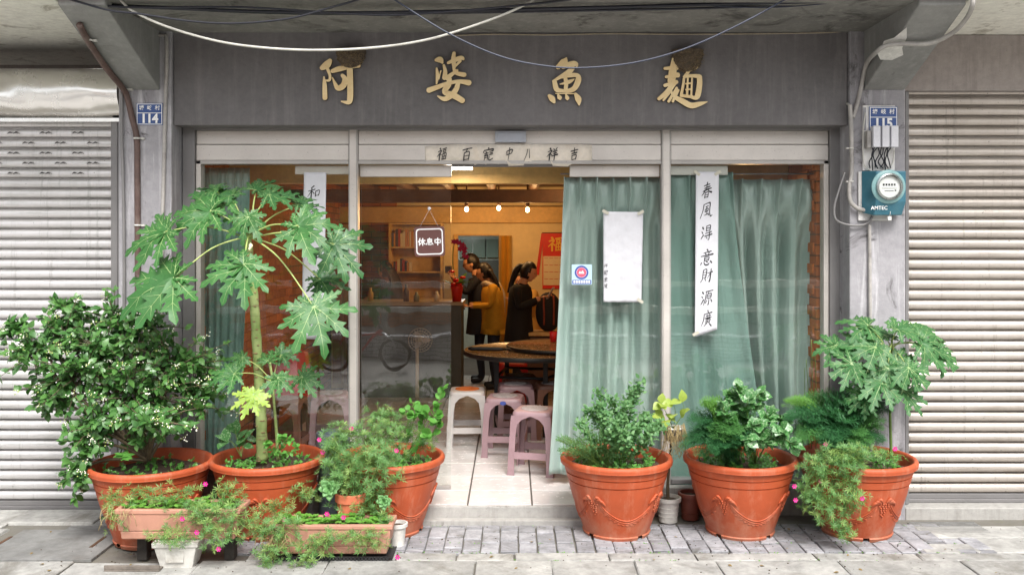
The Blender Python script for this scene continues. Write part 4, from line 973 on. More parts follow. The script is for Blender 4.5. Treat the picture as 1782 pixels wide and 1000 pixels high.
# ================================================================== plants
def m_leaf(name, col, col2, rough=.45, tl=.3, scale=30, spec=.5, spots=None):
    n = N(name); v = n.coord(True); a = n.noise(v, scale*.25, 4, .6); bb = n.noise(v, scale*2.5, 4, .6)
    ri = n.n('ShaderNodeNewGeometry').outputs['Random Per Island']
    c = n.mix(n.math('ADD', n.math('MULTIPLY', ri, .65), n.math('MULTIPLY', a, .35)), col, col2)
    c = n.mix(1, c, n.ramp(bb, [(.3, .86), (.7, 1.12)]), 'MULTIPLY')
    if spots: c = n.mix(n.ramp(n.noise(v, 90, 3, .5), [(.52, 0), (.62, .6)]), c, spots)
    nm = n.bump(bb, .001)
    p = n.bsdf(c, rough, 0, nm, Specular_IOR_Level=spec)
    t = n.n('ShaderNodeBsdfTranslucent'); n.l(n.mix(1, c, (1.0, 1.12, .55), 'MULTIPLY'), t.inputs[0]); n.l(nm, t.inputs['Normal'])
    mx = n.n('ShaderNodeMixShader'); mx.inputs[0].default_value = tl; n.l(p, mx.inputs[1]); n.l(t.outputs[0], mx.inputs[2])
    return n.out(mx.outputs[0])
m_pap = m_leaf('papaya_leaf', lin(46, 96, 46), lin(78, 128, 70), .42, .24, 20, .35)
m_pap_y = m_leaf('papaya_leaf_young', lin(138, 172, 64), lin(170, 194, 92), .45, .3, 20)
m_pap2 = m_leaf('papaya_leaf_dull', lin(48, 98, 52), lin(78, 126, 74), .46, .24, 20, .35)
m_papd = m_leaf('papaya_leaf_shaded', lin(42, 88, 46), lin(66, 114, 64), .45, .2, 20)  # darker copy of the leaf green, shade painted in for rear leaves
m_vein = m_leaf('papaya_vein', lin(150, 180, 118), lin(172, 196, 138), .5, .2, 20)
m_stalk = M('papaya_stalk', lin(160, 176, 104), .5, .2, 14, 0)
m_shrub = m_leaf('shrub_leaf', lin(46, 92, 44), lin(98, 144, 72), .36, .18, 40, .6)
m_berry = M0('white_berry', lin(236, 236, 220), .35); m_bud = M0('green_berry', lin(176, 190, 110), .45)
m_stem = M('woody_stem', lin(104, 92, 70), .8, .3, 20); m_gstem = M('green_stem', lin(112, 140, 66), .6, .25, 20)
m_port = m_leaf('moss_rose_leaf', lin(72, 120, 60), lin(122, 166, 98), .45, .25, 40)
m_port_y = m_leaf('moss_rose_dry', lin(112, 148, 72), lin(158, 184, 108), .5, .3, 40)
m_mag = M0('magenta_petal', lin(216, 30, 140), .5); m_clover = m_leaf('clover_leaf', lin(84, 142, 50), lin(126, 178, 78), .45, .35, 40)
m_dry = M('dry_stalk', lin(176, 156, 112), .8, .25, 20); m_fern = m_leaf('asparagus_fern', lin(34, 88, 50), lin(70, 130, 76), .5, .3, 40)
m_fern_l = m_leaf('asparagus_fern_tip', lin(84, 140, 54), lin(120, 168, 76), .5, .35, 40)
m_fern_m = m_leaf('asparagus_fern_mid', lin(64, 120, 58), lin(100, 154, 84), .5, .3, 40)
m_vari = m_leaf('variegated_leaf', lin(48, 104, 50), lin(84, 138, 74), .3, .2, 40, .6, lin(172, 198, 156)); m_herb = m_leaf('herb_leaf', lin(72, 124, 74), lin(122, 162, 104), .5, .3, 40)
m_bright = m_leaf('bright_round_leaf', lin(70, 134, 52), lin(112, 168, 80), .35, .25, 40); m_pothos = m_leaf('pothos_leaf', lin(134, 168, 58), lin(184, 196, 100), .4, .35, 40)
m_succ = m_leaf('succulent_leaf', lin(92, 142, 84), lin(116, 162, 100), .4, .1, 40)

def leaf_t(w_=.5, fold=.12, droop=.15, n=4):
    """pointed oval leaf along +Y of unit length, folded on its midrib"""
    V = [(0, 0, 0)]; F = []
    for i in range(1, n):
        t = i/n; h = w_/2*math.sin(math.pi*t**.85)
        z = -droop*t*t; V += [(-h, t, z+fold*h), (0, t, z), (h, t, z+fold*h)]
    V.append((0, 1, -droop)); k = len(V)-1
    F += [(0, 2, 1), (0, 3, 2)]
    for i in range(n-2):
        a = 1+3*i; F += [(a, a+1, a+4, a+3), (a+1, a+2, a+5, a+4)]
    a = 1+3*(n-2); F += [(a, a+1, k), (a+1, a+2, k)]
    return V, F
def needle_t(w_=.12): return [(0, 0, 0), (-w_/2, .5, .02), (0, 1, 0), (w_/2, .5, .02)], [(0, 1, 2, 3)]
def round_t(n=9, cup=.15, notch=.1):
    V = [(0, .45, -cup*.3)]; F = []
    for k in range(n):
        a = -math.pi/2+2*math.pi*k/n; r = .5*(1-notch*(k == 0)); V.append((r*math.cos(a), .5+r*math.sin(a), cup*(.3*abs(math.cos(a)))))
    for k in range(n): F.append((0, 1+k, 1+(k+1) % n))
    return V, F
LF = leaf_t(.46); LFW = leaf_t(.62, .18, .25); ND = needle_t(.15); RD = round_t(); HEART = leaf_t(.86, .14, .3, 5)
def rdir(rnd, up=0.0):
    while 1:
        v = Vector((rnd.uniform(-1, 1), rnd.uniform(-1, 1), rnd.uniform(-1, 1)))
        if .05 < v.length < 1: v.normalize(); v.z += up; return v.normalized()

# ---------------------------------------------------------------- papaya
def papaya_leaf(parent, C, n, ang, Rl, mt, rnd, droop=.35, stalk_from=None, sr=.006, ragged=0):
    n = Vector(n).normalized(); e1 = Vector((1, 0, 0))-n*n.x; e1.normalize(); e2 = n.cross(e1)
    b = MB(); vb = MB()
    lobes = [(0, 1), (36, .97), (-36, .97), (72, .86), (-72, .86), (108, .66), (-108, .66), (146, .42), (-146, .42)]
    W = [(0, .03), (.13, .11), (.26, .17), (.36, .095), (.45, .225), (.56, .095), (.67, .18), (.76, .06), (.85, .085), (1, 0)]
    sh = [0, 0, .06, 0, .11, 0, .10, 0, .06, 0]; ns = rnd.uniform(0, 50)
    cone = rnd.uniform(.0, .10)
    def P(r, a, w_, extra=0):   # position on the blade: along lobe axis a by r, sideways w_
        ax = e1*math.cos(a)+e2*math.sin(a); sd = -e1*math.sin(a)+e2*math.cos(a)
        q = C+(ax*r+sd*w_)*Rl
        dd = r*r+w_*w_
        return q+n*(.12*Rl*mnoise.noise(Vector((r*math.cos(a)*2.2+ns, r*math.sin(a)*2.2, w_*3))))-n*(droop*dd*Rl*.42)+n*(cone*math.sqrt(dd)*Rl)+n*(abs(w_)*.22*Rl)+n*extra-Vector((0, 0, 1))*(droop*.18*dd*Rl)
    for la, ll in lobes:
        a = R(ang+la+rnd.uniform(-5, 5)); ll *= rnd.uniform(.9, 1.06); lw = rnd.uniform(.9, 1.1)*(1.0 if ll > .6 else 1.35)
        bend = rnd.uniform(-.10, .10)
        V = []; F = []
        for i, (t, w_) in enumerate(W):
            jw = rnd.uniform(.82, 1.15); jw2 = rnd.uniform(.82, 1.15); s = rnd.uniform(-.015, .015)
            aa = a+bend*t*t
            V += [P((t+sh[i]+s)*ll, aa, w_*ll*lw*jw), P(t*ll, aa, 0), P((t+sh[i]-s)*ll, aa, -w_*ll*lw*jw2)]
        for i in range(len(W)-1):
            k = 3*i; F += [(k+1, k, k+3, k+4), (k+2, k+1, k+4, k+5)]
        if ragged and rnd.random() < ragged: F = F[:-4]
        b.add(V, F, 0, True)
        vv = []
        for i in range(9):
            t = i/8; aa = a+bend*t*t; hw = .016*(1-t*.85)*Rl
            sd = -e1*math.sin(aa)+e2*math.cos(aa); p = P(t*ll*.94, aa, 0, .0028); vv += [p+sd*hw*.5, p-sd*hw*.5]
        vb.add(vv, [(2*i, 2*i+1, 2*i+3, 2*i+2) for i in range(8)], 0, True)
        for i, (t, w_) in enumerate(W):     # side veins into the teeth
            if i in (2, 4, 6):
                for sg in (-1, 1):
                    t0 = t-.10; aa = a+bend*t*t; p0 = P(t0*ll, aa, 0, .0026); p1 = P((t+sh[i]-.01)*ll, aa, sg*w_*.85*ll*lw, .0026)
                    d = (p1-p0); s_ = d.cross(n); s_ = s_.normalized()*.003*Rl if s_.length > 0 else s_
                    vb.add([p0-s_*1.2, p0+s_*1.2, p1], [(0, 1, 2)])
    # small central web that joins the lobes
    V = [P(0, 0, 0, .0004)]+[P(.20+.06*math.cos(9*R(k*10)), R(ang+k*10), 0, .0004) for k in range(-15, 16)]
    b.add(V, [(0, i, i+1) for i in range(1, 31)], 0, True)
    o = b.build('leaf', mt, parent); vb.build('vein', m_vein, o)
    if stalk_from is not None:
        s0 = Vector(stalk_from); mid = (s0+C)/2+Vector((0, 0, .10*(C-s0).length))
        s = MB(); s.tube(spline([s0, mid, C-n*.004], 6), [sr*(1-.35*i/12) for i in range(13)], 6); s.build('leaf_stalk', m_stalk, parent)
    return o
def m_trunk():
    n = N('papaya_trunk'); v = n.coord(True); z = n.coord(True, (1, 1, 1)); a = n.noise(v, 12, 6, .6); bands = n.noise(n.coord(True, (6, 6, 60)), 1.0, 4, .6)
    c = n.mix(n.ramp(a, [(.35, 0), (.65, 1)]), lin(122, 144, 78), lin(156, 170, 110)); c = n.mix(n.ramp(bands, [(.58, 0), (.66, .75)]), c, lin(124, 112, 82))
    return n.out(n.bsdf(c, .6, 0, n.bump(bands, .004)))
mtk = m_trunk()
rnd = random.Random(21)
PY = 5.70
pp = thing('papaya_plant', at(456, 790, 5.74), 'tall papaya with bare scarred trunk in the second orange pot', 'plant')
tr = spline([at(456, 800, PY), at(455, 740, PY), at(452, 680, PY), at(447, 600, PY), at(442, 520, PY), at(436, 460, PY), at(431, 420, PY), at(430, 395, PY)], 6)
k = len(tr); b = MB(); b.tube(tr, [(.036-.013*i/(k-1)) + .002*math.sin(i*2.1) for i in range(k)], 14)
for i in range(46):   # leaf scars
    q = rnd.uniform(0, .82); p = tr[int(q*(k-1))]; a = rnd.uniform(-2.6, -.5); r_ = .033-.011*q
    b.ball(p+Vector((math.cos(a)*r_, math.sin(a)*r_, 0)), (.011, .008, .005), 1, 8, 5)
b.build('trunk', [mtk, M('leaf_scar', lin(150, 128, 92), .8, .3, 30)], pp)
crown = at(431, 412, PY)
LV = [  # px, py, Y, radius px, main-lobe angle, normal, material, droop
 (365, 366, 5.62, 88, 198, (-.25, -.72, .62), m_pap, .35), (287, 402, 5.55, 84, 196, (-.3, -.75, .6), m_pap, .35), (303, 484, 5.42, 108, 204, (-.2, -.8, .6), m_pap, .35),
 (425, 461, 5.40, 84, 245, (-.05, -.8, .6), m_pap, .45), (519, 392, 5.50, 80, -28, (.1, -.8, .6), m_pap, .4), (546, 534, 5.40, 88, 292, (.1, -.88, .5), m_pap, .3),
 (581, 424, 5.66, 76, -35, (.35, -.8, .4), m_papd, .3), (402, 341, 5.80, 60, 170, (-.1, -.45, .85), m_papd, .3), (468, 341, 5.78, 58, 5, (.1, -.45, .85), m_papd, .3),
 (432, 377, 5.66, 52, 262, (0, -.9, .35), m_pap, .5), (520, 356, 5.84, 46, 20, (.2, -.5, .8), m_papd, .3), (556, 484, 5.88, 60, -15, (.1, -.6, .7), m_papd, .35),
  (375, 330, 5.86, 52, 150, (-.1, -.4, .9), m_papd, .3), (395, 352, 5.74, 60, 195, (-.2, -.6, .75), m_pap, .35), (445, 330, 5.90, 52, 60, (0, -.5, .85), m_papd, .3)]
for (px, py, Y, rp, an, nn, mt_, dr) in LV:
    papaya_leaf(pp, at(px, py, Y), nn, an, rp*Y/FPX, mt_, rnd, dr, crown+Vector((rnd.uniform(-.02, .02), 0, rnd.uniform(-.06, .03))), .0065)
# flowers near the crown
b = MB()
for _ in range(7): b.ball(at(438+rnd.uniform(-5, 5), 428+rnd.uniform(-5, 5), 5.63), (.008, .008, .011), 0, 8, 6)
b.build('blossom', M0('papaya_blossom', lin(240, 232, 196), .5), pp)
b = MB(); b.box(0, .001, 0, .001, 0, .001)
# seedling beside the trunk
ps = thing('papaya_seedling', at(484, 790, 5.66), 'slim papaya seedling beside the big trunk, one yellow green leaf', 'plant')
b = MB(); b.tube(spline([at(484, 800, 5.64), at(481, 750, 5.64), at(477, 700, 5.62), at(474, 660, 5.62), at(470, 630, 5.62)], 6), [.011-.005*i/24 for i in range(25)], 8); b.build('stem', mtk, ps)
for (px, py, Y, rp, an, nn, mt_) in ((423, 622, 5.60, 34, 215, (-.1, -.7, .7), m_pap), (407, 649, 5.50, 48, 200, (-.1, -.7, .7), m_pap), (466, 628, 5.64, 30, 90, (0, -.6, .8), m_pap),
    (484, 657, 5.46, 40, 285, (0, -.8, .55), m_pap), (526, 655, 5.56, 44, -20, (.1, -.8, .55), m_pap), (442, 686, 5.40, 46, 250, (0, -.8, .6), m_pap_y), (489, 616, 5.72, 40, 20, (.1, -.6, .75), m_papd)):
    papaya_leaf(ps, at(px, py, Y), nn, an, rp*Y/FPX, mt_, rnd, .3, at(474, 664, 5.62), .004)
# right-hand papaya
p2 = thing('papaya_plant', at(1550, 770, 5.74), 'small ragged papaya in the far right orange pot', 'plant')
b = MB(); b.tube(spline([at(1551, 800, 5.78), at(1549, 720, 5.78), at(1550, 660, 5.78), at(1552, 590, 5.78)], 6), [.010-.003*i/18 for i in range(19)], 8); b.build('trunk', m_gstem, p2)
for (px, py, Y, rp, an, nn) in ((1524, 603, 5.64, 60, 205, (-.1, -.75, .65)), (1510, 566, 5.78, 58, 185, (-.1, -.45, .85)), (1562, 574, 5.74, 56, 10, (0, -.5, .85)), (1604, 598, 5.66, 60, -18, (.2, -.8, .55)),
    (1580, 640, 5.56, 56, 285, (.1, -.85, .5)), (1482, 633, 5.6, 54, 205, (-.15, -.8, .55)), (1533, 668, 5.56, 58, 240, (0, -.7, .7)), (1632, 612, 5.72, 54, -14, (.3, -.75, .55)), (1455, 600, 5.74, 46, 190, (-.2, -.6, .75)), (1540, 585, 5.84, 56, 120, (0, -.4, .9)), (1560, 625, 5.68, 52, 300, (0, -.8, .6)), (1500, 600, 5.7, 50, 160, (-.1, -.6, .8)), (1510, 645, 5.66, 48, 250, (-.1, -.8, .6)), (1600, 575, 5.8, 48, 20, (.1, -.5, .85)), (1505, 690, 5.62, 46, 220, (-.1, -.8, .6)), (1572, 680, 5.6, 46, 300, (.1, -.8, .6)), (1545, 640, 5.6, 48, 265, (0, -.85, .5))):
    papaya_leaf(p2, at(px, py, Y), nn, an, rp*Y/FPX, m_pap2, rnd, .4, at(1552, 598, 5.78)+Vector((0, 0, rnd.uniform(-.1, .02))), .0045, .3)

# ---------------------------------------------------------------- berried shrub
rnd = random.Random(5)
sh = thing('berry_shrub', at(250, 800, 5.6), 'bushy dark shrub with white berries in front of the left shutter', 'shrub')
blobs = [(232, 690, 5.58, 125, 95), (140, 650, 5.55, 90, 70), (300, 640, 5.66, 90, 90), (110, 585, 5.62, 70, 55), (60, 620, 5.5, 52, 42), (345, 690, 5.74, 52, 80), (165, 745, 5.42, 60, 48), (255, 735, 5.40, 95, 42), (140, 815, 5.42, 30, 42), (125, 545, 5.7, 40, 34), (250, 570, 5.8, 60, 60), (30, 575, 5.52, 24, 24), (185, 610, 5.62, 80, 66), (200, 560, 5.74, 60, 50), (95, 690, 5.55, 50, 44), (150, 770, 5.4, 42, 34)]
m_leaf_big = MB(); m_leaf_big.tmpl(LFW, Matrix.Identity(4), 0, True); big = m_leaf_big.mesh('leaf', m_shrub)
fol = MB(); ber = MB(); root = at(258, 800, 5.6); twigs = MB(); tips = []
wsum = [b_[3]*b_[4] for b_ in blobs]; nleaf = 0; cand = []
for bl, wgt in zip(blobs, wsum):
    c = at(bl[0], bl[1], bl[2]); sx = bl[3]*bl[2]/FPX; sz = bl[4]*bl[2]/FPX; sy = min(sx, .26)
    sp = spline([root, root.lerp(c, .5)+Vector((rnd.uniform(-.04, .04), 0, .03)), c], 6); twigs.tube(sp, [.014*(1-.6*i/12) for i in range(13)], 6)
    nt_ = int(11+wgt/145)
    for q in range(nt_):
        d = rdir(rnd, .15); tip = c+Vector((d.x*sx, d.y*sy, d.z*sz))*(rnd.uniform(1.1, 1.5) if rnd.random() < .13 else rnd.uniform(.45, 1.02))
        st = c.lerp(tip, .15); twigs.tube([st, st.lerp(tip, .5)+Vector((0, 0, .012)), tip], [.004, .003, .0016], 4)
        ax = (tip-c).normalized()
        for j in range(rnd.randint(9, 14)):
            u = rnd.uniform(.12, 1.03); p = st.lerp(tip, u); dd = (ax*.5+rdir(rnd)*.9+Vector((0, -.12, .1))).normalized()
            cand.append((p, dd, (Vector((0, -.5, .8))+rdir(rnd)*.6).normalized(), rnd.uniform(.032, .066)))
        if rnd.random() < .34:
            u0 = tip+Vector((0, -.01, 0))
            for j in range(rnd.randint(6, 14)):
                p = u0+Vector((rnd.gauss(0, .014), rnd.gauss(0, .012), rnd.gauss(0, .012))); wht = rnd.random() < .55
                ber.ball(p, rnd.uniform(.003, .0054) if wht else rnd.uniform(.003, .0045), 0 if wht else 1, 6, 4)
cand.sort(key=lambda c: c[0].y)
for i, (p, dd, up, s) in enumerate(cand):
    if i % 6 == 0 and i < 1680: o = inst('leaf', big, p, sh); o.matrix_basis = Matrix.Translation(-org(sh)) @ frame(p, dd, up, s)
    else: fol.tmpl(LFW, frame(p, dd, up, s), 0, True)
tag(fol.build('foliage', m_shrub, sh), kind='stuff'); twigs.build('branches', m_stem, sh); tag(ber.build('berries', [m_berry, m_bud], sh), kind='stuff')
# small low plant at the shrub's foot
b = MB(); rnd = random.Random(9); c = at(222, 800, 5.36)
lp = thing('seedling', c, 'small bright green seedling at the rim of the shrub pot', 'plant')
for k in range(12):
    a = rnd.uniform(0, 6.28); p = c+Vector((rnd.uniform(-.03, .03), rnd.uniform(-.02, .02), rnd.uniform(0, .03))); d = Vector((math.cos(a), math.sin(a)*.6-.2, rnd.uniform(.1, .6)))
    m = MB(); m.tmpl(LFW, frame(p, d, (0, -.4, 1), rnd.uniform(.05, .075)), 0, True); m.build('leaf', m_bright, lp)

# ---------------------------------------------------------------- moss rose, clover, fern, herbs
def whorl(mb, p, d, r, rnd, mi=0, n=9):
    d = Vector(d).normalized(); a = d.orthogonal().normalized(); c = d.cross(a); ph = rnd.uniform(0, 6)
    for k in range(n):
        t = ph+6.283*k/n+rnd.uniform(-.2, .2); el = rnd.uniform(.1, .7)
        v = (a*math.cos(t)+c*math.sin(t))*math.cos(el)+d*math.sin(el)
        mb.tmpl(ND, frame(p, v, d, r*rnd.uniform(.75, 1.15)), mi)
def bloom(parent, p, rnd, r=.016):
    b = MB(); 
    for k in range(6):
        a = k*1.047; v = Vector((math.cos(a)*.8, -.55, math.sin(a)*.8)); b.tmpl(LFW, frame(p, v, (0, -1, .2), r*1.1), 0, True)
    b.ball(p+Vector((0, -.004, 0)), .004, 1, 6, 4); return b.build('bloom', [m_mag, m_port_y], parent)
def moss_rose(name, base, clumps, label, seed, dry=.3, stems=True, r=.024, blooms=(), dens=1.0):
    """clumps: (px,py,Y,rx px,ry px,count)"""
    rnd = random.Random(seed); t = thing(name, base, label, 'plant', 'trailing moss rose'); b = MB(); s = MB(); base = Vector(base)
    for (px, py, Y, rx, ry, cnt) in clumps:
        c = at(px, py, Y); k = Y/FPX
        for q in range(int(cnt*dens*1.15)):
            d = rdir(rnd, .1); u = rnd.random()**.45
            p = c+Vector((d.x*rx*k, d.y*min(rx, ry)*k*.8, d.z*ry*k))*u
            dd = (Vector((d.x*.6, -.45, .55+d.z*.4))+rdir(rnd)*.5)
            whorl(b, p, dd, r*1.25*rnd.uniform(.8, 1.25), rnd, 1 if rnd.random() < dry else 0, rnd.randint(8, 10))
            if stems and q % 2 == 0:
                s0 = c+Vector((rnd.uniform(-.3, .3)*rx*k, .02, ry*k*rnd.uniform(-.2, .6))); s.tube(spline([s0, s0.lerp(p, .55)+Vector((rnd.uniform(-.02, .02), -.015, .01)), p], 3), .0016, 4, caps=False)
    tag(b.build('foliage', [m_port, m_port_y], t), kind='stuff')
    if stems: tag(s.build('stems', m_gstem, t), kind='stuff')
    for (px, py, Y) in blooms: bloom(t, at(px, py, Y), rnd)
    return t
moss_rose('moss_rose', at(690, 800, 5.75), [(650, 770, 5.60, 60, 45, 100), (595, 768, 5.50, 44, 36, 90), (640, 820, 5.42, 66, 52, 190), (600, 850, 5.42, 40, 44, 80), (575, 812, 5.46, 30, 44, 60), (695, 760, 5.72, 62, 45, 110), (735, 770, 5.72, 32, 16, 36), (668, 722, 5.82, 44, 22, 50), (655, 860, 5.42, 24, 30, 40), (590, 800, 5.5, 30, 44, 46), (805-60, 715, 5.85, 14, 12, 0)],
          'dense moss rose with magenta buds spilling from the pot left of the doorway', 31, .18, True, .026, ((556, 764, 5.46), (612, 745, 5.5), (690, 783, 5.5), (562, 786, 5.46)))
moss_rose('moss_rose', at(300, 880, 5.2), [(235, 862, 5.2, 50, 24, 26), (310, 868, 5.14, 60, 30, 40), (395, 860, 5.2, 34, 30, 36), (345, 905, 5.05, 62, 34, 80), (410, 910, 5.08, 42, 36, 56), (290, 935, 5.03, 50, 24, 34), (200, 905, 5.1, 26, 34, 26), (370, 935, 5.03, 26, 24, 26), (455, 925, 5.15, 34, 34, 36), (195, 870, 5.2, 20, 24, 16)],
          'straggly yellowing moss rose trailing over the upper pink planter', 33, .4, True, .024, ((318, 902, 4.99), (343, 925, 4.99), (358, 841, 5.12), (381, 954, 5.0)))
moss_rose('moss_rose', at(560, 920, 5.3), [(490, 930, 5.17, 44, 46, 66), (560, 945, 5.16, 52, 26, 60), (640, 940, 5.18, 46, 24, 46), (470, 965, 5.12, 30, 24, 36), (530, 975, 5.1, 30, 18, 24), (640, 890, 5.4, 44, 26, 46), (480, 885, 5.3, 34, 22, 26), (530, 860, 5.5, 30, 22, 30), (672, 905, 5.3, 14, 18, 16)],
          'yellow green moss rose trailing over the lower pink planter to the pavement', 35, .4, True, .024, ((569, 893, 5.2), (494, 903, 5.2), (598, 899, 5.2), (692, 968, 5.1)))
moss_rose('moss_rose', at(1450, 800, 5.6), [(1425, 830, 5.40, 40, 48, 110), (1465, 800, 5.36, 50, 34, 90), (1500, 790, 5.40, 38, 20, 46), (1440, 880, 5.38, 46, 40, 90), (1480, 860, 5.36, 36, 50, 80), (1470, 925, 5.36, 24, 20, 34), (1545, 795, 5.5, 30, 14, 26), (1405, 860, 5.42, 24, 36, 36)],
          'pale green moss rose curtain hanging from the far right orange pot', 37, .25, True, .025, ((1382, 845, 5.36), (1384, 869, 5.36), (1436, 772, 5.36), (1500, 866, 5.3), (1557, 780, 5.42), (1428, 836, 5.36)))
def clover(x0, x1, y0, y1, z, label, seed, n=150):
    rnd = random.Random(seed); t = thing('clover_patch', ((x0+x1)/2, (y0+y1)/2, z), label, 'plant', 'clover patches'); b = MB(); s = MB()
    lm = MB(); lm.tmpl(RD, Matrix.Identity(4), 0, True); me = lm.mesh('leaf', m_clover)
    for q in range(n):
        x_, y_ = rnd.uniform(x0, x1), rnd.uniform(y0, y1); h = rnd.uniform(.01, .06)*(.7+.6*mnoise.noise(Vector((x_*8, y_*8, seed)))); p = Vector((x_, y_, z+max(h, .008)))
        s.tube([(x_+rnd.uniform(-.02, .02), y_, z-.01), p], .001, 3, caps=False); a0 = rnd.uniform(0, 6)
        for k in range(3):
            a = a0+k*2.094; m = frame(p, (math.cos(a), math.sin(a), rnd.uniform(-.1, .35)), (rnd.uniform(-.3, .3), -.4, 1), rnd.uniform(.017, .026))
            if q % 2 == 0 and q < 190: o = inst('leaf', me, p, t); o.matrix_basis = Matrix.Translation(-org(t)) @ m
            else: b.tmpl(RD, m, 0, True)
    tag(b.build('foliage', m_clover, t), kind='stuff'); tag(s.build('stems', m_gstem, t), kind='stuff')
clover(-2.25, -1.6, 5.11, 5.28, .195, 'bright clover filling the upper pink planter', 41); clover(-1.42, -.74, 5.24, 5.40, .065, 'bright clover filling the lower pink planter', 43, 170)
# dry stalks hanging from the planters
rnd = random.Random(50)
for (px, py, Y, n, lab) in ((205, 890, 5.08, 16, 'dry straw coloured stalks hanging off left end of upper planter'), (480, 935, 5.18, 22, 'dry brown stalks spilling from left end of lower planter to pavement')):
    b = MB()
    for k in range(n):
        p = at(px+rnd.uniform(-22, 26), py+rnd.uniform(-12, 6), Y); q = p+Vector((rnd.uniform(-.07, .05), rnd.uniform(-.06, 0), -rnd.uniform(.05, .13)))
        q.z = max(q.z, GRD+.012); b.tube(spline([p, p.lerp(q, .5)+Vector((rnd.uniform(-.03, .03), -.025, .02)), q], 4), .0016, 4)
    tag(b.build('dry_stalks', m_dry), lab, 'dead stalks')

def frond(mb, root, tip, w_, rnd, mi=0, nb=16, sag=.03):
    P = spline([root, root.lerp(tip, .55)+Vector((0, 0, sag+.2*(tip-root).length)), tip], 8); k = len(P); mb.tube(P, .0015, 3, mi, caps=False)
    side = (tip-root).cross(Vector((0, -.4, 1))); side.normalize()
    for i in range(4, k):
        t = i/(k-1); L = w_*(1-t)**.6*(.3+1.2*min(1, t*2)); ax = (P[i]-P[i-1]).normalized()
        for sg in (-1, 1):
            d = (side*sg+ax*.7+rdir(rnd)*.12).normalized(); e = P[i]+d*L
            for q in range(3):
                p = P[i].lerp(e, (q+.5)/3)
                for s2 in (-1, 1):
                    v = (d*.8+ax*s2*.8+rdir(rnd)*.35); mb.tmpl(ND, frame(p, v, (0, -.3, 1), L*.42+.008), mi)
            mb.tmpl(needle_t(.06), frame(P[i], d, (0, 0, 1), L), mi)
def fern(base, tips, label, seed, cnt):
    rnd = random.Random(seed); t = thing('asparagus_fern', base, label, 'fern', 'feathery asparagus ferns')
    base = Vector(base)
    for gi in range(0, len(tips)):
        b = MB(); px, py, Y, sp, w_, light = tips[gi]
        for q in range(cnt):
            c = at(px+rnd.uniform(-sp, sp), py+rnd.uniform(-sp*.6, sp*.6), Y+rnd.uniform(-.05, .05)); frond(b, base+Vector((rnd.uniform(-.06, .06), rnd.uniform(-.05, .05), 0)), c, w_*rnd.uniform(.9, 1.5), rnd)
        b.build('frond', m_fern_l if light else (m_fern, m_fern, m_fern_m)[gi % 3], t)
fern((1.40, 5.66, .31), [(1215, 790, 5.42, 16, .055, 0), (1250, 785, 5.36, 16, .06, 0), (1240, 745, 5.5, 20, .06, 0), (1290, 770, 5.36, 16, .06, 0), (1215, 755, 5.6, 14, .05, 0), (1270, 735, 5.5, 18, .06, 0), (1200, 762, 5.5, 12, .05, 0), (1240, 705, 5.62, 16, .05, 1), (1300, 715, 5.6, 16, .05, 0), (1225, 700, 5.5, 8, .04, 1), (1205, 735, 5.5, 14, .06, 0), (1260, 760, 5.36, 20, .07, 0), (1190, 775, 5.46, 10, .05, 0)], 'feathery fern spilling over the front rim of the middle right pot', 61, 8)
fern((2.12, 5.76, .31), [(1400, 740, 5.5, 18, .06, 0), (1430, 720, 5.56, 20, .065, 0), (1400, 770, 5.45, 14, .055, 0), (1460, 740, 5.5, 20, .065, 0), (1500, 725, 5.6, 18, .06, 0), (1530, 735, 5.62, 16, .06, 0), (1390, 706, 5.66, 16, .05, 1), (1440, 770, 5.42, 16, .06, 0), (1420, 695, 5.8, 18, .06, 0), (1545, 705, 5.74, 16, .06, 0), (1450, 700, 5.6, 18, .06, 0), (1510, 700, 5.66, 18, .06, 0), (1365, 725, 5.5, 12, .06, 0), (1480, 695, 5.8, 22, .06, 0), (1500, 765, 5.5, 18, .06, 0), (1370, 702, 5.6, 10, .04, 1), (1535, 765, 5.6, 12, .05, 0), (1388, 752, 5.55, 12, .06, 0)], 'dark feathery fern filling the far right pot', 63, 9)
def leafy(name, base, branches, leafT, mt, label, seed, s0, s1, per, stem_r=.003, cat='plant', up=(0, -.5, .8), sp=.6, parts=True, stem_mt=None):
    """branches: list of px polylines with depth; leaves alternate along each"""
    rnd = random.Random(seed); t = thing(name, base, label, cat); s = MB(); lm = MB(); lm.tmpl(leafT, Matrix.Identity(4), 0, True); me = lm.mesh('leaf', mt); b = MB()
    for br in branches:
        P = spline([Vector(base)]+[at(*p) for p in br], 6); k = len(P); s = MB(); s.tube(P, [stem_r*(1-.6*i/k) for i in range(k)], 5); s.build('stem', stem_mt or m_gstem, t)
        for q in range(per):
            u = rnd.uniform(.3, 1.0); i = min(int(u*(k-1)), k-2); p = P[i]; ax = (P[i+1]-P[i]).normalized()
            d = (ax*.5+rdir(rnd)*sp+Vector((0, -.15, .1))).normalized(); uu = (Vector(up)+rdir(rnd)*.45).normalized(); m = frame(p, d, uu, rnd.uniform(s0, s1))
            if not parts: m = Matrix.Translation(rdir(rnd)*rnd.uniform(0, .055)) @ m
            if parts: o = inst('leaf', me, p, t); o.matrix_basis = Matrix.Translation(-org(t)) @ m
            else: b.tmpl(leafT, m, 0, True)
    if b.v: tag(b.build('foliage', mt, t), kind='stuff')
    return t
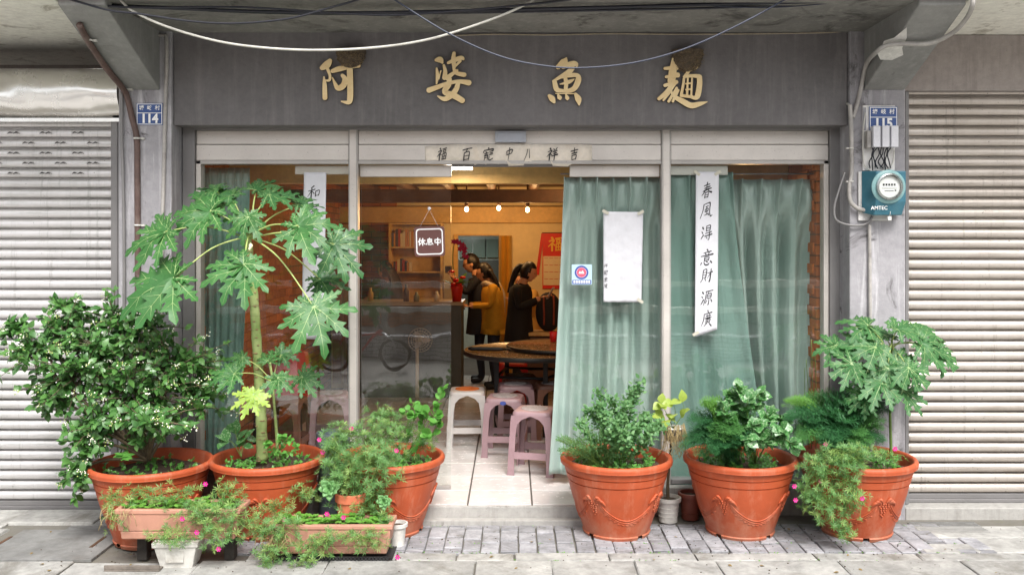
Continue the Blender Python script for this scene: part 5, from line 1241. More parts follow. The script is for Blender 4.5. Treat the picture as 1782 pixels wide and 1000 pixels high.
# glossy variegated plant, middle right pot
leafy('round_leaf_plant', (1.56, 5.72, .31), [[(1290, 720, 5.62), (1285, 672, 5.6)], [(1315, 700, 5.6), (1325, 685, 5.6)], [(1350, 745, 5.42), (1365, 750, 5.36)], [(1265, 725, 5.5), (1258, 705, 5.5)], [(1300, 760, 5.4), (1305, 770, 5.36)], [(1300, 715, 5.56), (1305, 690, 5.55)], [(1330, 735, 5.5), (1345, 715, 5.5)], [(1345, 760, 5.45), (1385, 775, 5.38)], [(1320, 760, 5.45), (1335, 772, 5.38)], [(1355, 730, 5.6), (1370, 740, 5.5)], [(1275, 700, 5.66), (1268, 690, 5.64)], [(1310, 745, 5.44), (1322, 740, 5.4)]],
      HEART, m_vari, 'glossy variegated round leaved plant in the middle right pot', 71, .05, .08, 26)
# herbs in the pot right of the doorway
leafy('rue_bush', (.70, 5.74, .31), [[(1030, 760, 5.6), (1010, 735, 5.6)], [(1050, 745, 5.64), (1045, 680, 5.7)], [(1130, 760, 5.66), (1150, 735, 5.7)], [(1090, 770, 5.42), (1085, 755, 5.4)], [(1075, 730, 5.7), (1060, 690, 5.66)], [(1085, 720, 5.7), (1105, 680, 5.66)], [(1060, 740, 5.6), (1040, 705, 5.6)], [(1110, 745, 5.6), (1125, 720, 5.6)], [(1095, 760, 5.5), (1110, 745, 5.45)], [(1120, 770, 5.55), (1135, 740, 5.55)], [(1040, 730, 5.7), (1018, 715, 5.66)], [(1070, 760, 5.46), (1065, 735, 5.44)], [(1078, 740, 5.56), (1090, 700, 5.56)], [(1100, 705, 5.66), (1112, 668, 5.64)]],
      leaf_t(.6, .1, .1, 3), m_herb, 'bushy blue green herb in the pot right of the doorway', 73, .020, .040, 190, .003, 'plant', (0, -.5, .8), .9, False)
rnd = random.Random(77)
t = thing('rosemary', (.55, 5.66, .31), 'needle leaved herb leaning over left rim of pot by doorway', 'plant'); b = MB(); s = MB()
for q in range(95):
    px = rnd.uniform(968, 1075); py = 742+abs(px-1030)*.25+rnd.uniform(0, 42); e = at(px, py, rnd.uniform(5.40, 5.72)); r0 = Vector((.56+rnd.uniform(-.08, .08), 5.66+rnd.uniform(-.06, .06), .31)); P = spline([r0, r0.lerp(e, .6)+Vector((0, 0, .02)), e], 6); s.tube(P, .0016, 4, caps=False)
    for i in range(4, len(P)):
        for j in range(6): b.tmpl(ND, frame(P[i], ((P[i]-P[i-1]).normalized()*.9+rdir(rnd)*.9), (0, -.4, 1), rnd.uniform(.016, .026)), 0)
tag(b.build('foliage', m_herb, t), kind='stuff'); tag(s.build('stems', m_gstem, t), kind='stuff')
# round-leaf climber in pot left of the doorway
leafy('vine', (-.72, 5.74, .31), [[(735, 740, 5.76), (720, 700, 5.76), (700, 712, 5.72)], [(740, 735, 5.74), (742, 720, 5.72), (730, 712, 5.72)], [(755, 750, 5.70), (765, 720, 5.66), (758, 735, 5.62)], [(750, 730, 5.74), (762, 700, 5.74), (772, 672, 5.74)], [(735, 760, 5.6), (745, 755, 5.5)], [(720, 730, 5.66), (712, 720, 5.62)]],
      RD, m_bright, 'round leaved vine climbing out of the pot left of the doorway', 79, .034, .056, 18)
leafy('young_shrub', at(476, 792, 5.6), [[(470, 775, 5.55), (465, 768, 5.5)], [(500, 770, 5.55), (505, 765, 5.5)], [(488, 765, 5.55), (492, 755, 5.5)], [(480, 785, 5.5), (500, 790, 5.48)], [(510, 785, 5.5), (515, 775, 5.5)]], LFW, m_bright, 'low leafy seedlings around the base of the papaya', 81, .03, .05, 12)
leafy('spotted_plant', at(420, 795, 5.72), [[(412, 760, 5.8), (408, 742, 5.8)], [(425, 765, 5.78), (438, 755, 5.78)], [(405, 770, 5.7), (395, 768, 5.7)]], HEART, m_vari, 'pale spotted broad leaves at left rim of the papaya pot', 83, .07, .11, 4)
# succulent rosettes among the moss rose
rnd = random.Random(85)
for (px, py, Y, s_, lab) in ((573, 850, 5.36, .075, 'large green succulent rosette left of the salmon clay pot'), (668, 872, 5.34, .055, 'small green succulent rosette right of the salmon clay pot')):
    c = at(px, py, Y); t = thing('succulent', c, lab, 'succulent')
    for k in range(14):
        a = k*2.4; e = .15+.06*k; m = MB(); m.tmpl(leaf_t(.7, .25, -.15, 4), frame(c, (math.cos(a)*math.cos(e), -.5*math.sin(e)-.2, math.sin(a)*math.cos(e)+.25), (0, -1, .3), s_*(1.05-.03*k)), 0, True); o = m.build('leaf', m_succ, t); sm_ = o.modifiers.new('t', 'SOLIDIFY'); sm_.thickness = .006
# pothos on a dead stem over the small white pot
c = at(1172, 745, 5.86)
t = thing('dead_stem', at(1161, 900, 5.96), 'dry woody stem rising from the small white ribbed pot', 'dead stem')
b = MB(); b.tube(spline([(1.045, 5.96, GRD+.13), at(1162, 840, 5.95), at(1166, 790, 5.92), at(1168, 760, 5.9)], 5), [.012]*5+[.010]*5+[.008]*6, 7); b.build('stem', m_stem, t)
t = thing('hanging_pot', at(1170, 790, 5.86), 'small white pot wrapped in dry roots between the two right hand pots', 'flower pot')
b = MB(); b.lathe([(.001, -.075), (.052, -.075), (.066, .0), (.070, 0), (.070, .012), (.058, .012), (.055, -.02)], 24, c); b.build('shell', m_whitepot, t)
b = MB(); rnd = random.Random(91)
for q in range(70):
    a = rnd.uniform(3.3, 6.1); p = c+Vector((math.cos(a)*.074, math.sin(a)*.074, rnd.uniform(-.03, .02))); L = rnd.uniform(.05, .17)
    b.tube(spline([p+Vector((0, .03, .02)), p+Vector((0, -.008, 0)), p+Vector((rnd.uniform(-.03, .03), -.01, -L*.6)), p+Vector((rnd.uniform(-.05, .05), 0, -L))], 4), .0016, 4)
b.build('roots', m_dry, t)
leafy('pothos', c, [[(1158, 715, 5.84), (1150, 700, 5.8)], [(1175, 715, 5.82), (1168, 690, 5.8)], [(1190, 715, 5.82), (1185, 695, 5.8)], [(1150, 725, 5.8), (1142, 720, 5.78)]], HEART, m_pothos, 'lime and yellow pothos leaves in the root wrapped white pot', 93, .06, .095, 4)
# loose grass blades along the glass, right
t = thing('grass_blades', (1.9, 6.03, GRD), 'thin grass blades standing against the rightmost glass', 'grass'); b = MB(); rnd = random.Random(95)
for (px, py, q) in ((1403, 625, 1408), (1412, 590, 1412), (1400, 640, 1396), (1418, 610, 1420)): b.tube(spline([at(q, 780, 6.0), at((px+q)/2+2, 700, 6.0), at(px, py, 5.98)], 6), [.0025]*7+[.002]*6, 4)
b.build('blades', m_gstem, t)

# fallen leaves, grit and soil crumbs on the pavement
b = MB(); rnd = random.Random(123); m_crumb = M('soil_crumb', lin(74, 62, 48), .95, .4, 30); m_fallen = M('fallen_leaf', lin(134, 112, 62), .8, .35, 30)
for q in range(420):
    if rnd.random() < .6: cx_, cy_ = rnd.choice([(-2.3, 5.3), (-1.6, 5.15), (-.8, 5.5), (.67, 5.5), (1.1, 5.75), (1.46, 5.5), (2.2, 5.4), (1.85, 5.6)]); x_, y_ = rnd.gauss(cx_, .26), rnd.gauss(cy_, .16)
    else: x_, y_ = rnd.uniform(-3.2, 3.2), rnd.uniform(4.9, 5.84)
    y_ = min(y_, 5.84); r_ = rnd.uniform(.002, .006); b.ball((x_, y_, GRD+.0105), (r_, r_*.8, r_*.6), 0, 5, 3)
for q in range(46):
    x_, y_ = rnd.uniform(-3.0, 3.0), rnd.uniform(4.95, 5.8); a = rnd.uniform(0, 6.3); b.tmpl(LFW, frame((x_, y_, GRD+.014), (math.cos(a), math.sin(a), .05), (rnd.uniform(-.3, .3), 0, 1), rnd.uniform(.014, .034)), 1, True)
tag(b.build('ground_litter', [m_crumb, m_fallen]), 'fallen leaves and soil crumbs scattered over the pavement', 'litter', kind='stuff')
# moss and weeds in the paving joints
b = MB(); rnd = random.Random(124)
for q in range(260):
    x_ = rnd.choice([-1.0, -.55, -.2, .25, .9, 1.5, 2.1, -1.9, 2.6])+rnd.gauss(0, .12); y_ = rnd.choice([5.335, 5.335, 5.205, 5.84, 5.5])+rnd.gauss(0, .008)
    for k in range(3): a = rnd.uniform(0, 6.3); b.tmpl(LF, frame((x_, y_, GRD+.006), (math.cos(a), math.sin(a), rnd.uniform(.2, .9)), (0, 0, 1), rnd.uniform(.006, .015)), 0, True)
tag(b.build('joint_weeds', m_clover), 'tiny weeds sprouting in the paving joints', 'weeds', kind='stuff')

# weeds covering the soil in the big pots
for (cx_, cy_, r_, n_, lab, sd) in ((-2.265, 5.60, .27, 60, 'sparse low weeds on the soil of the shrub pot', 201), (-1.575, 5.74, .26, 80, 'low weeds on the soil around the tall papaya', 202), (.672, 5.74, .26, 150, 'low green weeds covering soil in the pot right of the doorway', 203), (1.468, 5.74, .26, 150, 'low green weeds covering soil in the middle right pot', 204), (2.215, 5.74, .26, 120, 'low green weeds covering soil in the far right pot', 205), (-.79, 5.765, .26, 150, 'low green weeds covering soil in the pot left of the doorway', 206)):
    rnd = random.Random(sd); b = MB()
    for q in range(n_):
        a = rnd.uniform(0, 6.28); u = r_*rnd.random()**.5; p = Vector((cx_+u*math.cos(a), cy_+u*math.sin(a), GRD+.43)); h = rnd.uniform(.01, .06); tp = p+Vector((rnd.uniform(-.02, .02), rnd.uniform(-.03, .01), h)); b.tube([p, tp], .0012, 3, 1, caps=False)
        for k in range(rnd.randint(3, 6)): d = rdir(rnd, .4); b.tmpl(LFW, frame(p.lerp(tp, rnd.uniform(.5, 1)), d, (0, -.4, 1), rnd.uniform(.015, .034)), 0, True)
    tag(b.build('weeds', [m_bright, m_gstem]), lab, 'weeds', 'weeds in the big pots')
# ================================================================== interior
XL, XR, YB, CE = -2.22, 2.16, 11.6, 2.46
def m_brickwall():
    n = N('brick_wall'); g = n.n('ShaderNodeNewGeometry').outputs['Position']; sp = n.n('ShaderNodeSeparateXYZ'); n.l(g, sp.inputs[0])
    cb = n.n('ShaderNodeCombineXYZ'); n.l(n.math('ADD', sp.outputs[0], sp.outputs[1]), cb.inputs[0]); n.l(sp.outputs[2], cb.inputs[1])
    bt = n.n('ShaderNodeTexBrick'); n.l(cb.outputs[0], bt.inputs[0]); bt.inputs['Scale'].default_value = 1; bt.inputs['Brick Width'].default_value = .235; bt.inputs['Row Height'].default_value = .075; bt.inputs['Mortar Size'].default_value = .006
    bt.inputs['Color1'].default_value = (*lin(196, 112, 52), 1); bt.inputs['Color2'].default_value = (*lin(168, 90, 40), 1); bt.inputs['Mortar'].default_value = (*lin(120, 74, 40), 1)
    return n.out(n.bsdf(bt.outputs[0], .8, 0, n.bump(bt.outputs[1], -.006)))
m_bw = m_brickwall()
b = MB(); b.box(XL-.12, XL, 6.32, YB+2, -.3, CE+.1); wl = tag(b.build('wall_left', m_bw), kind='structure')
b = MB(); b.box(XR, XR+.12, 6.32, YB+2, -.3, CE+.1); wr = tag(b.build('wall_right', m_bw), kind='structure')
bm_ = MB(); bm_.box(-.006, .008, -.1125, .1125, -.0335, .0335); bme = bm_.mesh('brick', m_brick)
n = 0
for row in range(4, 31):
    for c in range(11):
        y = 6.36+.235*c+(.1175 if row % 2 else 0)+.1175
        if n < 300 and y < 8.9: inst('brick', bme, (XL+.002+rr(0, .003), y, .02+row*.075+.0375), wl); n += 1
for row in range(1, 31):
    for c in range(2): inst('brick', bme, (XR-.004-rr(0, .003), 6.36+.235*c+(.1175 if row % 2 else 0)+.1175, .02+row*.075+.0375), wr)
# back wall with doorway
d0, d1, dz = gx(797, YB), gx(868, YB), gz(410, YB)
b = MB(); b.box(-1.5, d0, YB, YB+.1, -.3, CE+.1); b.box(d1, XR, YB, YB+.1, -.3, CE+.1); b.box(d0, d1, YB, YB+.1, dz, CE+.1); tag(b.build('wall_back', m_cream), kind='structure')
b = MB(); b.box(XL, -1.5, YB-.02, YB+.08, -.3, CE+.1); tag(b.build('wall_back_brick', m_bw), kind='structure')
b = MB(); b.box(XL-.1, XR+.1, 6.30, 13.6, CE, CE+.08); tag(b.build('ceiling', m_wood_dark), kind='structure')
m_tileback = M('kitchen_wall', lin(170, 180, 172), .4, .15, 3, 0, world=True)
b = MB(); b.box(-2.2, 2.2, 13.5, 13.6, -.3, CE+.1); tag(b.build('wall_kitchen', m_tileback), kind='structure')
def beam(x0, x1, y0, y1, z0, z1, mt, label, name='ceiling_beam'):
    b = MB(); b.box(x0, x1, y0, y1, z0, z1); return tag(b.build(name, mt, bevel=.006), label, 'beam', 'ceiling beams')
beam(XL, XR, 6.95, 7.07, gz(320, 7.0), gz(292, 7.0)+.06, m_wood_pale, 'pale timber beam nearest the doorway head')
beam(XL, XR, 8.9, 9.02, 2.14, 2.27, m_wood_dark, 'dark timber beam across the middle of the room')
beam(XL, XR, YB-.14, YB-.02, gz(388, YB), gz(363, YB)+.02, m_wood_pale, 'pale timber beam along top of the back wall')
for k, x in enumerate((-1.75, -1.25, -.75, -.25, .25, .75, 1.25, 1.75)):
    b = MB(); b.tube([(x, 6.5, CE-.055), (x+.02, 9, CE-.06), (x, YB, CE-.055)], .055, 8)
    tag(b.build('ceiling_rafter', m_wood_dark), 'rough round ceiling rafter, %s from the left wall' % ('first', 'second', 'third', 'fourth', 'fifth', 'sixth', 'seventh', 'eighth')[k], 'rafter', 'round ceiling rafters')
# lamps
m_bulb = N('bulb_glow'); e = m_bulb.n('ShaderNodeEmission'); e.inputs[0].default_value = (1, .72, .38, 1); e.inputs[1].default_value = 7; m_bulb = m_bulb.out(e.outputs[0])
m_tubeglow = N('tube_glow'); e = m_tubeglow.n('ShaderNodeEmission'); e.inputs[0].default_value = (1, .93, .8, 1); e.inputs[1].default_value = 6; m_tubeglow = m_tubeglow.out(e.outputs[0])
WARM = (1, .56, .22)
def lamp(px, py, Y, watts, label):
    p = at(px, py, Y); t = thing('spot_lamp', (p.x, p.y, p.z+.02), label, 'lamp', 'warm ceiling bulbs')
    b = MB(); b.ball(p, (.024, .024, .03), 0, 14, 10); b.build('bulb', m_bulb, t)
    b = MB(); b.lathe([(.022, .035), (.026, .05), (.022, .09), (.012, .10), (.008, CE-p.z-.001)], 12, p); b.build('socket', m_wood_dark, t)
    l = bpy.data.lights.new('lamp_light', 'POINT'); l.energy = watts; l.color = WARM; l.shadow_soft_size = .08
    lo = bpy.data.objects.new('lamp_light', l); COL.objects.link(lo); lo.parent = t; lo.location = p-Vector((0, 0, .09))-org(t)
LW = 6
lamp(812, 364, 10.4, LW, 'left bulb of the row seen through the open doorway')
lamp(868, 362, 10.5, LW*.4, 'dim middle bulb of the row seen through the open doorway')
lamp(918, 365, 10.3, LW, 'right bulb of the row seen through the open doorway')
lamp(1300, 330, 7.6, LW, 'bulb behind the rightmost curtain near the ceiling')  # added fill bulb, hidden by the curtain, warms the brick wall
lamp(1010, 330, 8.4, LW*.8, 'bulb behind the right curtain near the ceiling')  # second added bulb out of sight, fills the room with warm light
def tubelamp(x0, x1, Y, z, watts, label, col=(1, .9, .75)):
    t = thing('fluorescent_lamp', ((x0+x1)/2, Y, z), label, 'lamp'); b = MB(); b.tube([(x0, Y, z), (x1, Y, z)], .016, 10); b.build('tube', m_tubeglow, t)
    b = MB(); b.box(x0-.03, x1+.03, Y-.03, Y+.03, z+.02, z+.06); b.build('fitting', m_frame, t, .004)
    if z+.06 < CE: b = MB(); b.box(x0+.1, x0+.12, Y-.01, Y+.01, z+.06, CE-.001); b.box(x1-.12, x1-.1, Y-.01, Y+.01, z+.06, CE-.001); b.build('hanger', m_frame_dk, t)
    l = bpy.data.lights.new('tube_light', 'AREA'); l.shape = 'RECTANGLE'; l.size = abs(x1-x0); l.size_y = .05; l.energy = watts; l.color = col
    lo = bpy.data.objects.new('tube_light', l); COL.objects.link(lo); lo.parent = t; lo.location = Vector(((x0+x1)/2, Y, z-.02))-org(t)
tubelamp(gx(798, 12.6), gx(822, 12.6), 12.6, gz(400, 12.6), 5, 'white fluorescent lamp in the back kitchen doorway', (.95, 1, .95))
tubelamp(gx(778, 6.6), gx(822, 6.6), 6.62, gz(292, 6.62), 4, 'fluorescent lamp close behind the head of the doorway', (1, .82, .58))
# back doorway trims and folding door
t = thing('folding_door', (gx(880, YB), YB-.06, 0), 'yellow folded accordion door beside the kitchen opening', 'door')
m_yel = M('yellow_vinyl', lin(214, 168, 70), .5, .15, 6, 0)
for k in range(6):
    x0 = gx(869+k*3.6, YB); x1 = gx(869+(k+1)*3.6, YB); b = MB(); y0, y1 = (YB-.09, YB-.03) if k % 2 else (YB-.03, YB-.09)
    b.hexa([(x0, y0-.004, .01), (x1, y1-.004, .01), (x1, y1+.004, .01), (x0, y0+.004, .01), (x0, y0-.004, dz), (x1, y1-.004, dz), (x1, y1+.004, dz), (x0, y0+.004, dz)]); b.build('fold', m_yel, t)
b = MB(); b.box(gx(790, YB), d0, YB-.03, YB-.001, 0, dz+.02); b.box(d0, d1, YB-.03, YB-.001, dz, dz+.02); tag(b.build('door_frame', m_wood_pale), 'pale timber frame of the kitchen opening', 'door frame')
t = thing('kitchen_window', (gx(832, 13.4), 13.45, gz(520, 13.4)), 'greenish grey window seen through the kitchen opening', 'window')
m_wg = M0('dim_glass', lin(96, 112, 104), .2); m_wd = M('window_dark', lin(58, 62, 58), .5, .2)
for k in range(3): b = MB(); b.box(gx(800+k*23, 13.4), gx(821+k*23, 13.4), 13.44, 13.46, gz(448, 13.4), gz(416, 13.4)); b.build('pane', m_wg, t)
b = MB(); b.box(gx(797, 13.4), gx(872, 13.4), 13.42, 13.438, gz(520, 13.4), gz(452, 13.4)); b.build('lower_panel', m_wd, t)
# calendars
m_red = M('calendar_red', lin(206, 40, 26), .5, .1, 6, 0); m_gold2 = M0('calendar_gold', lin(236, 180, 60), .4); m_cal = M('calendar_paper', lin(232, 214, 180), .6, .06, 6, 0)
def calendar(px0, px1, py0, py1, Y, lab):
    t = thing('wall_calendar', at((px0+px1)/2, py1, Y), lab, 'calendar', 'red wall calendars'); pm = py0+(py1-py0)*.42
    slabpoly([(px0, py0), (px1, py0), (px1, py1), (px0, py1)], Y, Y+.006).build('backing', m_red, t)
    b = MB(); b.add([at(x, y, Y-.002) for x, y in ((px0+1.5, pm), (px1-1.5, pm), (px1-1.5, py1-6), (px0+1.5, py1-6))], [(0, 3, 2, 1)]); b.build('page', m_cal, t)
    b = MB()
    for r_ in range(4):
        for c in range(4): b.add([at(px0+3+c*(px1-px0-5)/4+dx, pm+3+r_*12+dy, Y-.0035) for dx, dy in ((0, 0), (7, 0), (7, .8), (0, .8))], [(0, 3, 2, 1)])
    b.build('grid', m_red, t)
    b = MB()
    for i, st in enumerate(parse(GL['bless'])): stroke(b, [(u, v, s*1.8) for u, v, s in st], lambda u, v, d: at(px0+10+u*.24, py0+8+v*.24, Y)+Vector((0, -d, 0)), 0, .003+.0003*i, 0, 3)
    b.build('lucky_character', m_gold2, t)
    b = MB(); b.tube([at(px0-1, py0, Y-.002), at(px1+1, py0, Y-.002)], .006, 6); b.build('hanging_rod', m_wood_dark, t)
calendar(944, 984, 405, 502, YB-.02, 'red and white wall calendar right of the kitchen opening')
slabpoly([(942, 406), (946, 406), (938, 478), (932, 478)], YB-.012, YB-.004).build('paper_hanging', m_red)
tag(bpy.data.objects['paper_hanging'], 'slanted red paper strip behind left edge of the wall calendar', 'paper')
# bookshelf
t = thing('bookshelf', (gx(725, 11.3), 11.35, 0), 'pale open bookshelf behind the left sliding door', 'bookshelf')
xa, xb = gx(678, 11.2), gx(768, 11.2)
for x in (xa, xb): b = MB(); b.box(x-.012, x+.012, 11.2, 11.48, 0, gz(388, 11.2)); b.build('side', m_wood_pale, t)
for py in (389, 430, 473, 520, 570, 620):
    z = gz(py, 11.2); b = MB(); b.box(xa+.013, xb-.013, 11.21, 11.48, z-.012, z+.006); b.build('shelf', m_wood_pale, t)
b = MB(); b.box(xa, xb, 11.485, 11.5, 0, gz(388, 11.2)); b.build('back', m_wood_pale, t)
rnd = random.Random(4)
ORD = 'first second third fourth fifth sixth seventh eighth ninth tenth eleventh twelfth thirteenth fourteenth fifteenth sixteenth'.split()
bc = [M0('book_%s' % c_, lin(*v_), .6) for c_, v_ in (('red', (160, 60, 40)), ('dark', (60, 52, 50)), ('cream', (214, 196, 160)), ('blue', (70, 84, 110)), ('ochre', (190, 130, 60)))]
for py, cols in ((430, 16), (473, 9)):
    x = xa+.02; z = gz(py, 11.2)+.007
    for k in range(cols):
        w_ = rnd.uniform(.018, .034); h = rnd.uniform(.17, .24) if py == 430 else rnd.uniform(.1, .16); m_ = rnd.randrange(5); b = MB(); b.box(x, x+w_, 11.26, 11.26+rnd.uniform(.12, .17), z, z+h)
        tag(b.build('book', bc[m_]), '%s book, %s from the left on the %s bookshelf' % (('red', 'dark', 'cream', 'blue', 'ochre')[m_], ORD[k], 'upper' if py == 430 else 'lower'), 'book', 'books on the bookshelf'); x += w_+.003
# counter
m_cnt = M('counter_greygreen', lin(74, 78, 72), .5, .15, 4, 0); m_cnttop = M('counter_top', lin(170, 150, 116), .4, .15, 6, 0)
t = thing('counter', (-1.25, 10.3, 0), 'grey green service counter behind the left sliding door', 'counter')
b = MB(); b.box(-1.85, gx(803, 10.0), 10.0, 10.5, .0, 1.03); b.build('body', m_cnt, t, .004); b = MB(); b.box(-1.87, gx(806, 10.0), 9.97, 10.53, 1.032, 1.07); b.build('top', m_cnttop, t, .004)
rnd = random.Random(14)
for k in range(4):
    x = (-1.62, -1.2, -1.08, -.86)[k]; c_ = rnd.choice([(196, 150, 70), (170, 60, 50), (120, 130, 110), (210, 200, 180), (70, 60, 60)]); h = rnd.uniform(.07, .2); b = MB()
    b.lathe([(.001, 0), (.032, 0), (.034, h*.6), (.018, h*.75), (.016, h), (.001, h)], 12, (x, 10.15+rnd.uniform(-.1, .1), 1.071))
    tag(b.build('bottle', M0('bottle_%d' % k, lin(*c_), .35)), 'small bottle on the service counter, %s from the left' % ORD[k], 'bottle', 'bottles on the counter')
# orchid
t = thing('orchid', (gx(795, 10.2), 10.12, 1.071), 'magenta orchid in a red ribboned pot on the counter end', 'plant')
p0 = Vector((gx(795, 10.12), 10.12, 1.071))
b = MB(); b.lathe([(.001, 0), (.05, 0), (.07, .16), (.075, .18), (.06, .18)], 18, p0); b.build('pot', m_red, t)
rnd = random.Random(8); m_orch = M0('orchid_petal', lin(190, 24, 96), .5)
m_rib = M0('ribbon_red', lin(220, 30, 24), .25)
for k in range(8): b = MB(); b.ball(p0+Vector((rnd.uniform(-.07, .07), -.05+rnd.uniform(-.03, .03), .2+rnd.uniform(-.05, .14))), (.035, .025, .018), 0, 8, 6); b.build('ribbon_loop', m_rib, t)
b = MB(); arc = spline([p0+Vector((0, 0, .18)), p0+Vector((-.05, 0, .45)), p0+Vector((-.02, -.02, .66)), p0+Vector((.06, -.04, .62)), p0+Vector((.10, -.05, .48))], 6); b.tube(arc, .004, 5); b.build('stem', m_gstem, t)
for k in range(11):
    c = arc[13+k]+Vector((rnd.uniform(-.03, .03), -.02, rnd.uniform(-.03, .03))); b = MB()
    for q in range(5):
        a = q*1.257; b.tmpl(LFW, frame(c, (math.cos(a), -.25, math.sin(a)), (0, -1, 0), .036), 0, True)
    b.build('flower', m_orch, t)
b = MB()
for k in range(5): a = k*1.3; b.tmpl(LF, frame(p0+Vector((0, 0, .17)), (math.cos(a), math.sin(a)*.6-.3, .5), (0, 0, 1), .22), 0, True)
b.build('leaves', m_shrub, t)

# tables
m_lam = M('table_laminate', lin(150, 118, 84), .22, .2, 5, 0); m_blackm = M('black_metal', lin(26, 26, 28), .45, .2)
t = thing('round_table', (.2, 8.33, 0), 'large round laminate table with black edge inside the doorway', 'table')
b = MB(); b.lathe([(.001, .738), (.64, .738), (.645, .742)], 56, (.2, 8.33, 0)); b.build('table_top', m_lam, t)
b = MB(); b.lathe([(.001, .70), (.648, .70), (.655, .705), (.655, .738), (.646, .744), (.641, .739)], 56, (.2, 8.33, 0)); b.build('edge_band', m_blackm, t)
for (x, y) in ((-.14, 8.1), (.30, 7.98), (.55, 8.55), (-.05, 8.7)): b = MB(); b.box(x-.022, x+.022, y-.022, y+.022, .001, .70); b.build('leg', m_blackm, t, .003)
for (a, c) in (((-.14, 8.1), (.30, 7.98)), ((.30, 7.98), (.55, 8.55)), ((.55, 8.55), (-.05, 8.7)), ((-.05, 8.7), (-.14, 8.1))):
    b = MB(); b.tube([(*a, .52), (*c, .52)], .014, 6); b.build('stretcher', m_blackm, t)
t = thing('spare_table_top', (.47, 8.42, .745), 'spare round laminate table top lying on the large table', 'table top')
b = MB(); b.lathe([(.001, .774), (.512, .774), (.516, .777)], 48, (.47, 8.42, 0)); b.build('table_top', m_lam, t)
b = MB(); b.lathe([(.001, .746), (.518, .746), (.524, .75), (.524, .773), (.517, .779), (.513, .775)], 48, (.47, 8.42, 0)); b.build('edge_band', m_blackm, t)
t = thing('umbrella', at(848, 605, 8.1), 'folded black umbrella lying on the round table', 'umbrella')
u0, u1 = Vector((gx(815, 8.2), 8.2, .765)), Vector((gx(878, 8.15), 8.15, .765)); 
b = MB(); b.tube([u0.lerp(u1, q/10) for q in range(11)], [.012, .02, .018, .022, .02, .022, .019, .021, .020, .018, .01], 8); b.build('canopy', m_blackm, t)
b = MB(); b.tube([u1, u1+Vector((.03, 0, 0)), u1+Vector((.05, -.01, 0)), u1+Vector((.05, -.04, 0))], .011, 8); b.build('handle', m_blackm, t)
b = MB(); b.lathe([(.001, 0), (.03, 0), (.038, .1), (.034, .1)], 16, (gx(962, 8.7), 8.6, .782)); tag(b.build('cup', M0('cup_red', lin(214, 40, 44), .4)), 'red and white cup on the spare table top', 'cup')
t = thing('side_cabinet', (gx(950, 10.2), 10.3, 0), 'wooden crate cabinet against the right behind the tables', 'cabinet')
for k in range(5): b = MB(); b.box(gx(905, 10.2), gx(1010, 10.2), 10.1, 10.4, .05+k*.125, .165+k*.125); b.build('drawer', m_wood_dark, t, .006)
b = MB(); b.box(gx(902, 10.2), gx(1012, 10.2), 10.08, 10.42, .68, .72); b.build('top', m_wood_pale, t, .004)
t = thing('backpack', (gx(955, 10.1), 10.12, .721), 'dark backpack with rust stripes standing on the cabinet', 'backpack')
p = Vector((gx(955, 10.15), 10.22, .721)); b = MB(); b.ball(p+Vector((0, 0, .22)), (.15, .09, .23), 0, 18, 12); b.v = [(x, y, max(z, .722)) for x, y, z in b.v]; b.build('bag', M('black_cloth', lin(34, 30, 32), .8, .2), t)
for s in (-.055, .055): b = MB(); b.tube(spline([p+Vector((s, -.045, .41)), p+Vector((s*1.05, -.088, .3)), p+Vector((s, -.092, .2)), p+Vector((s, -.08, .08))], 4), .012, 6); b.build('strap', M0('rust_strap_%d' % (s > 0), lin(140, 64, 44), .7), t)

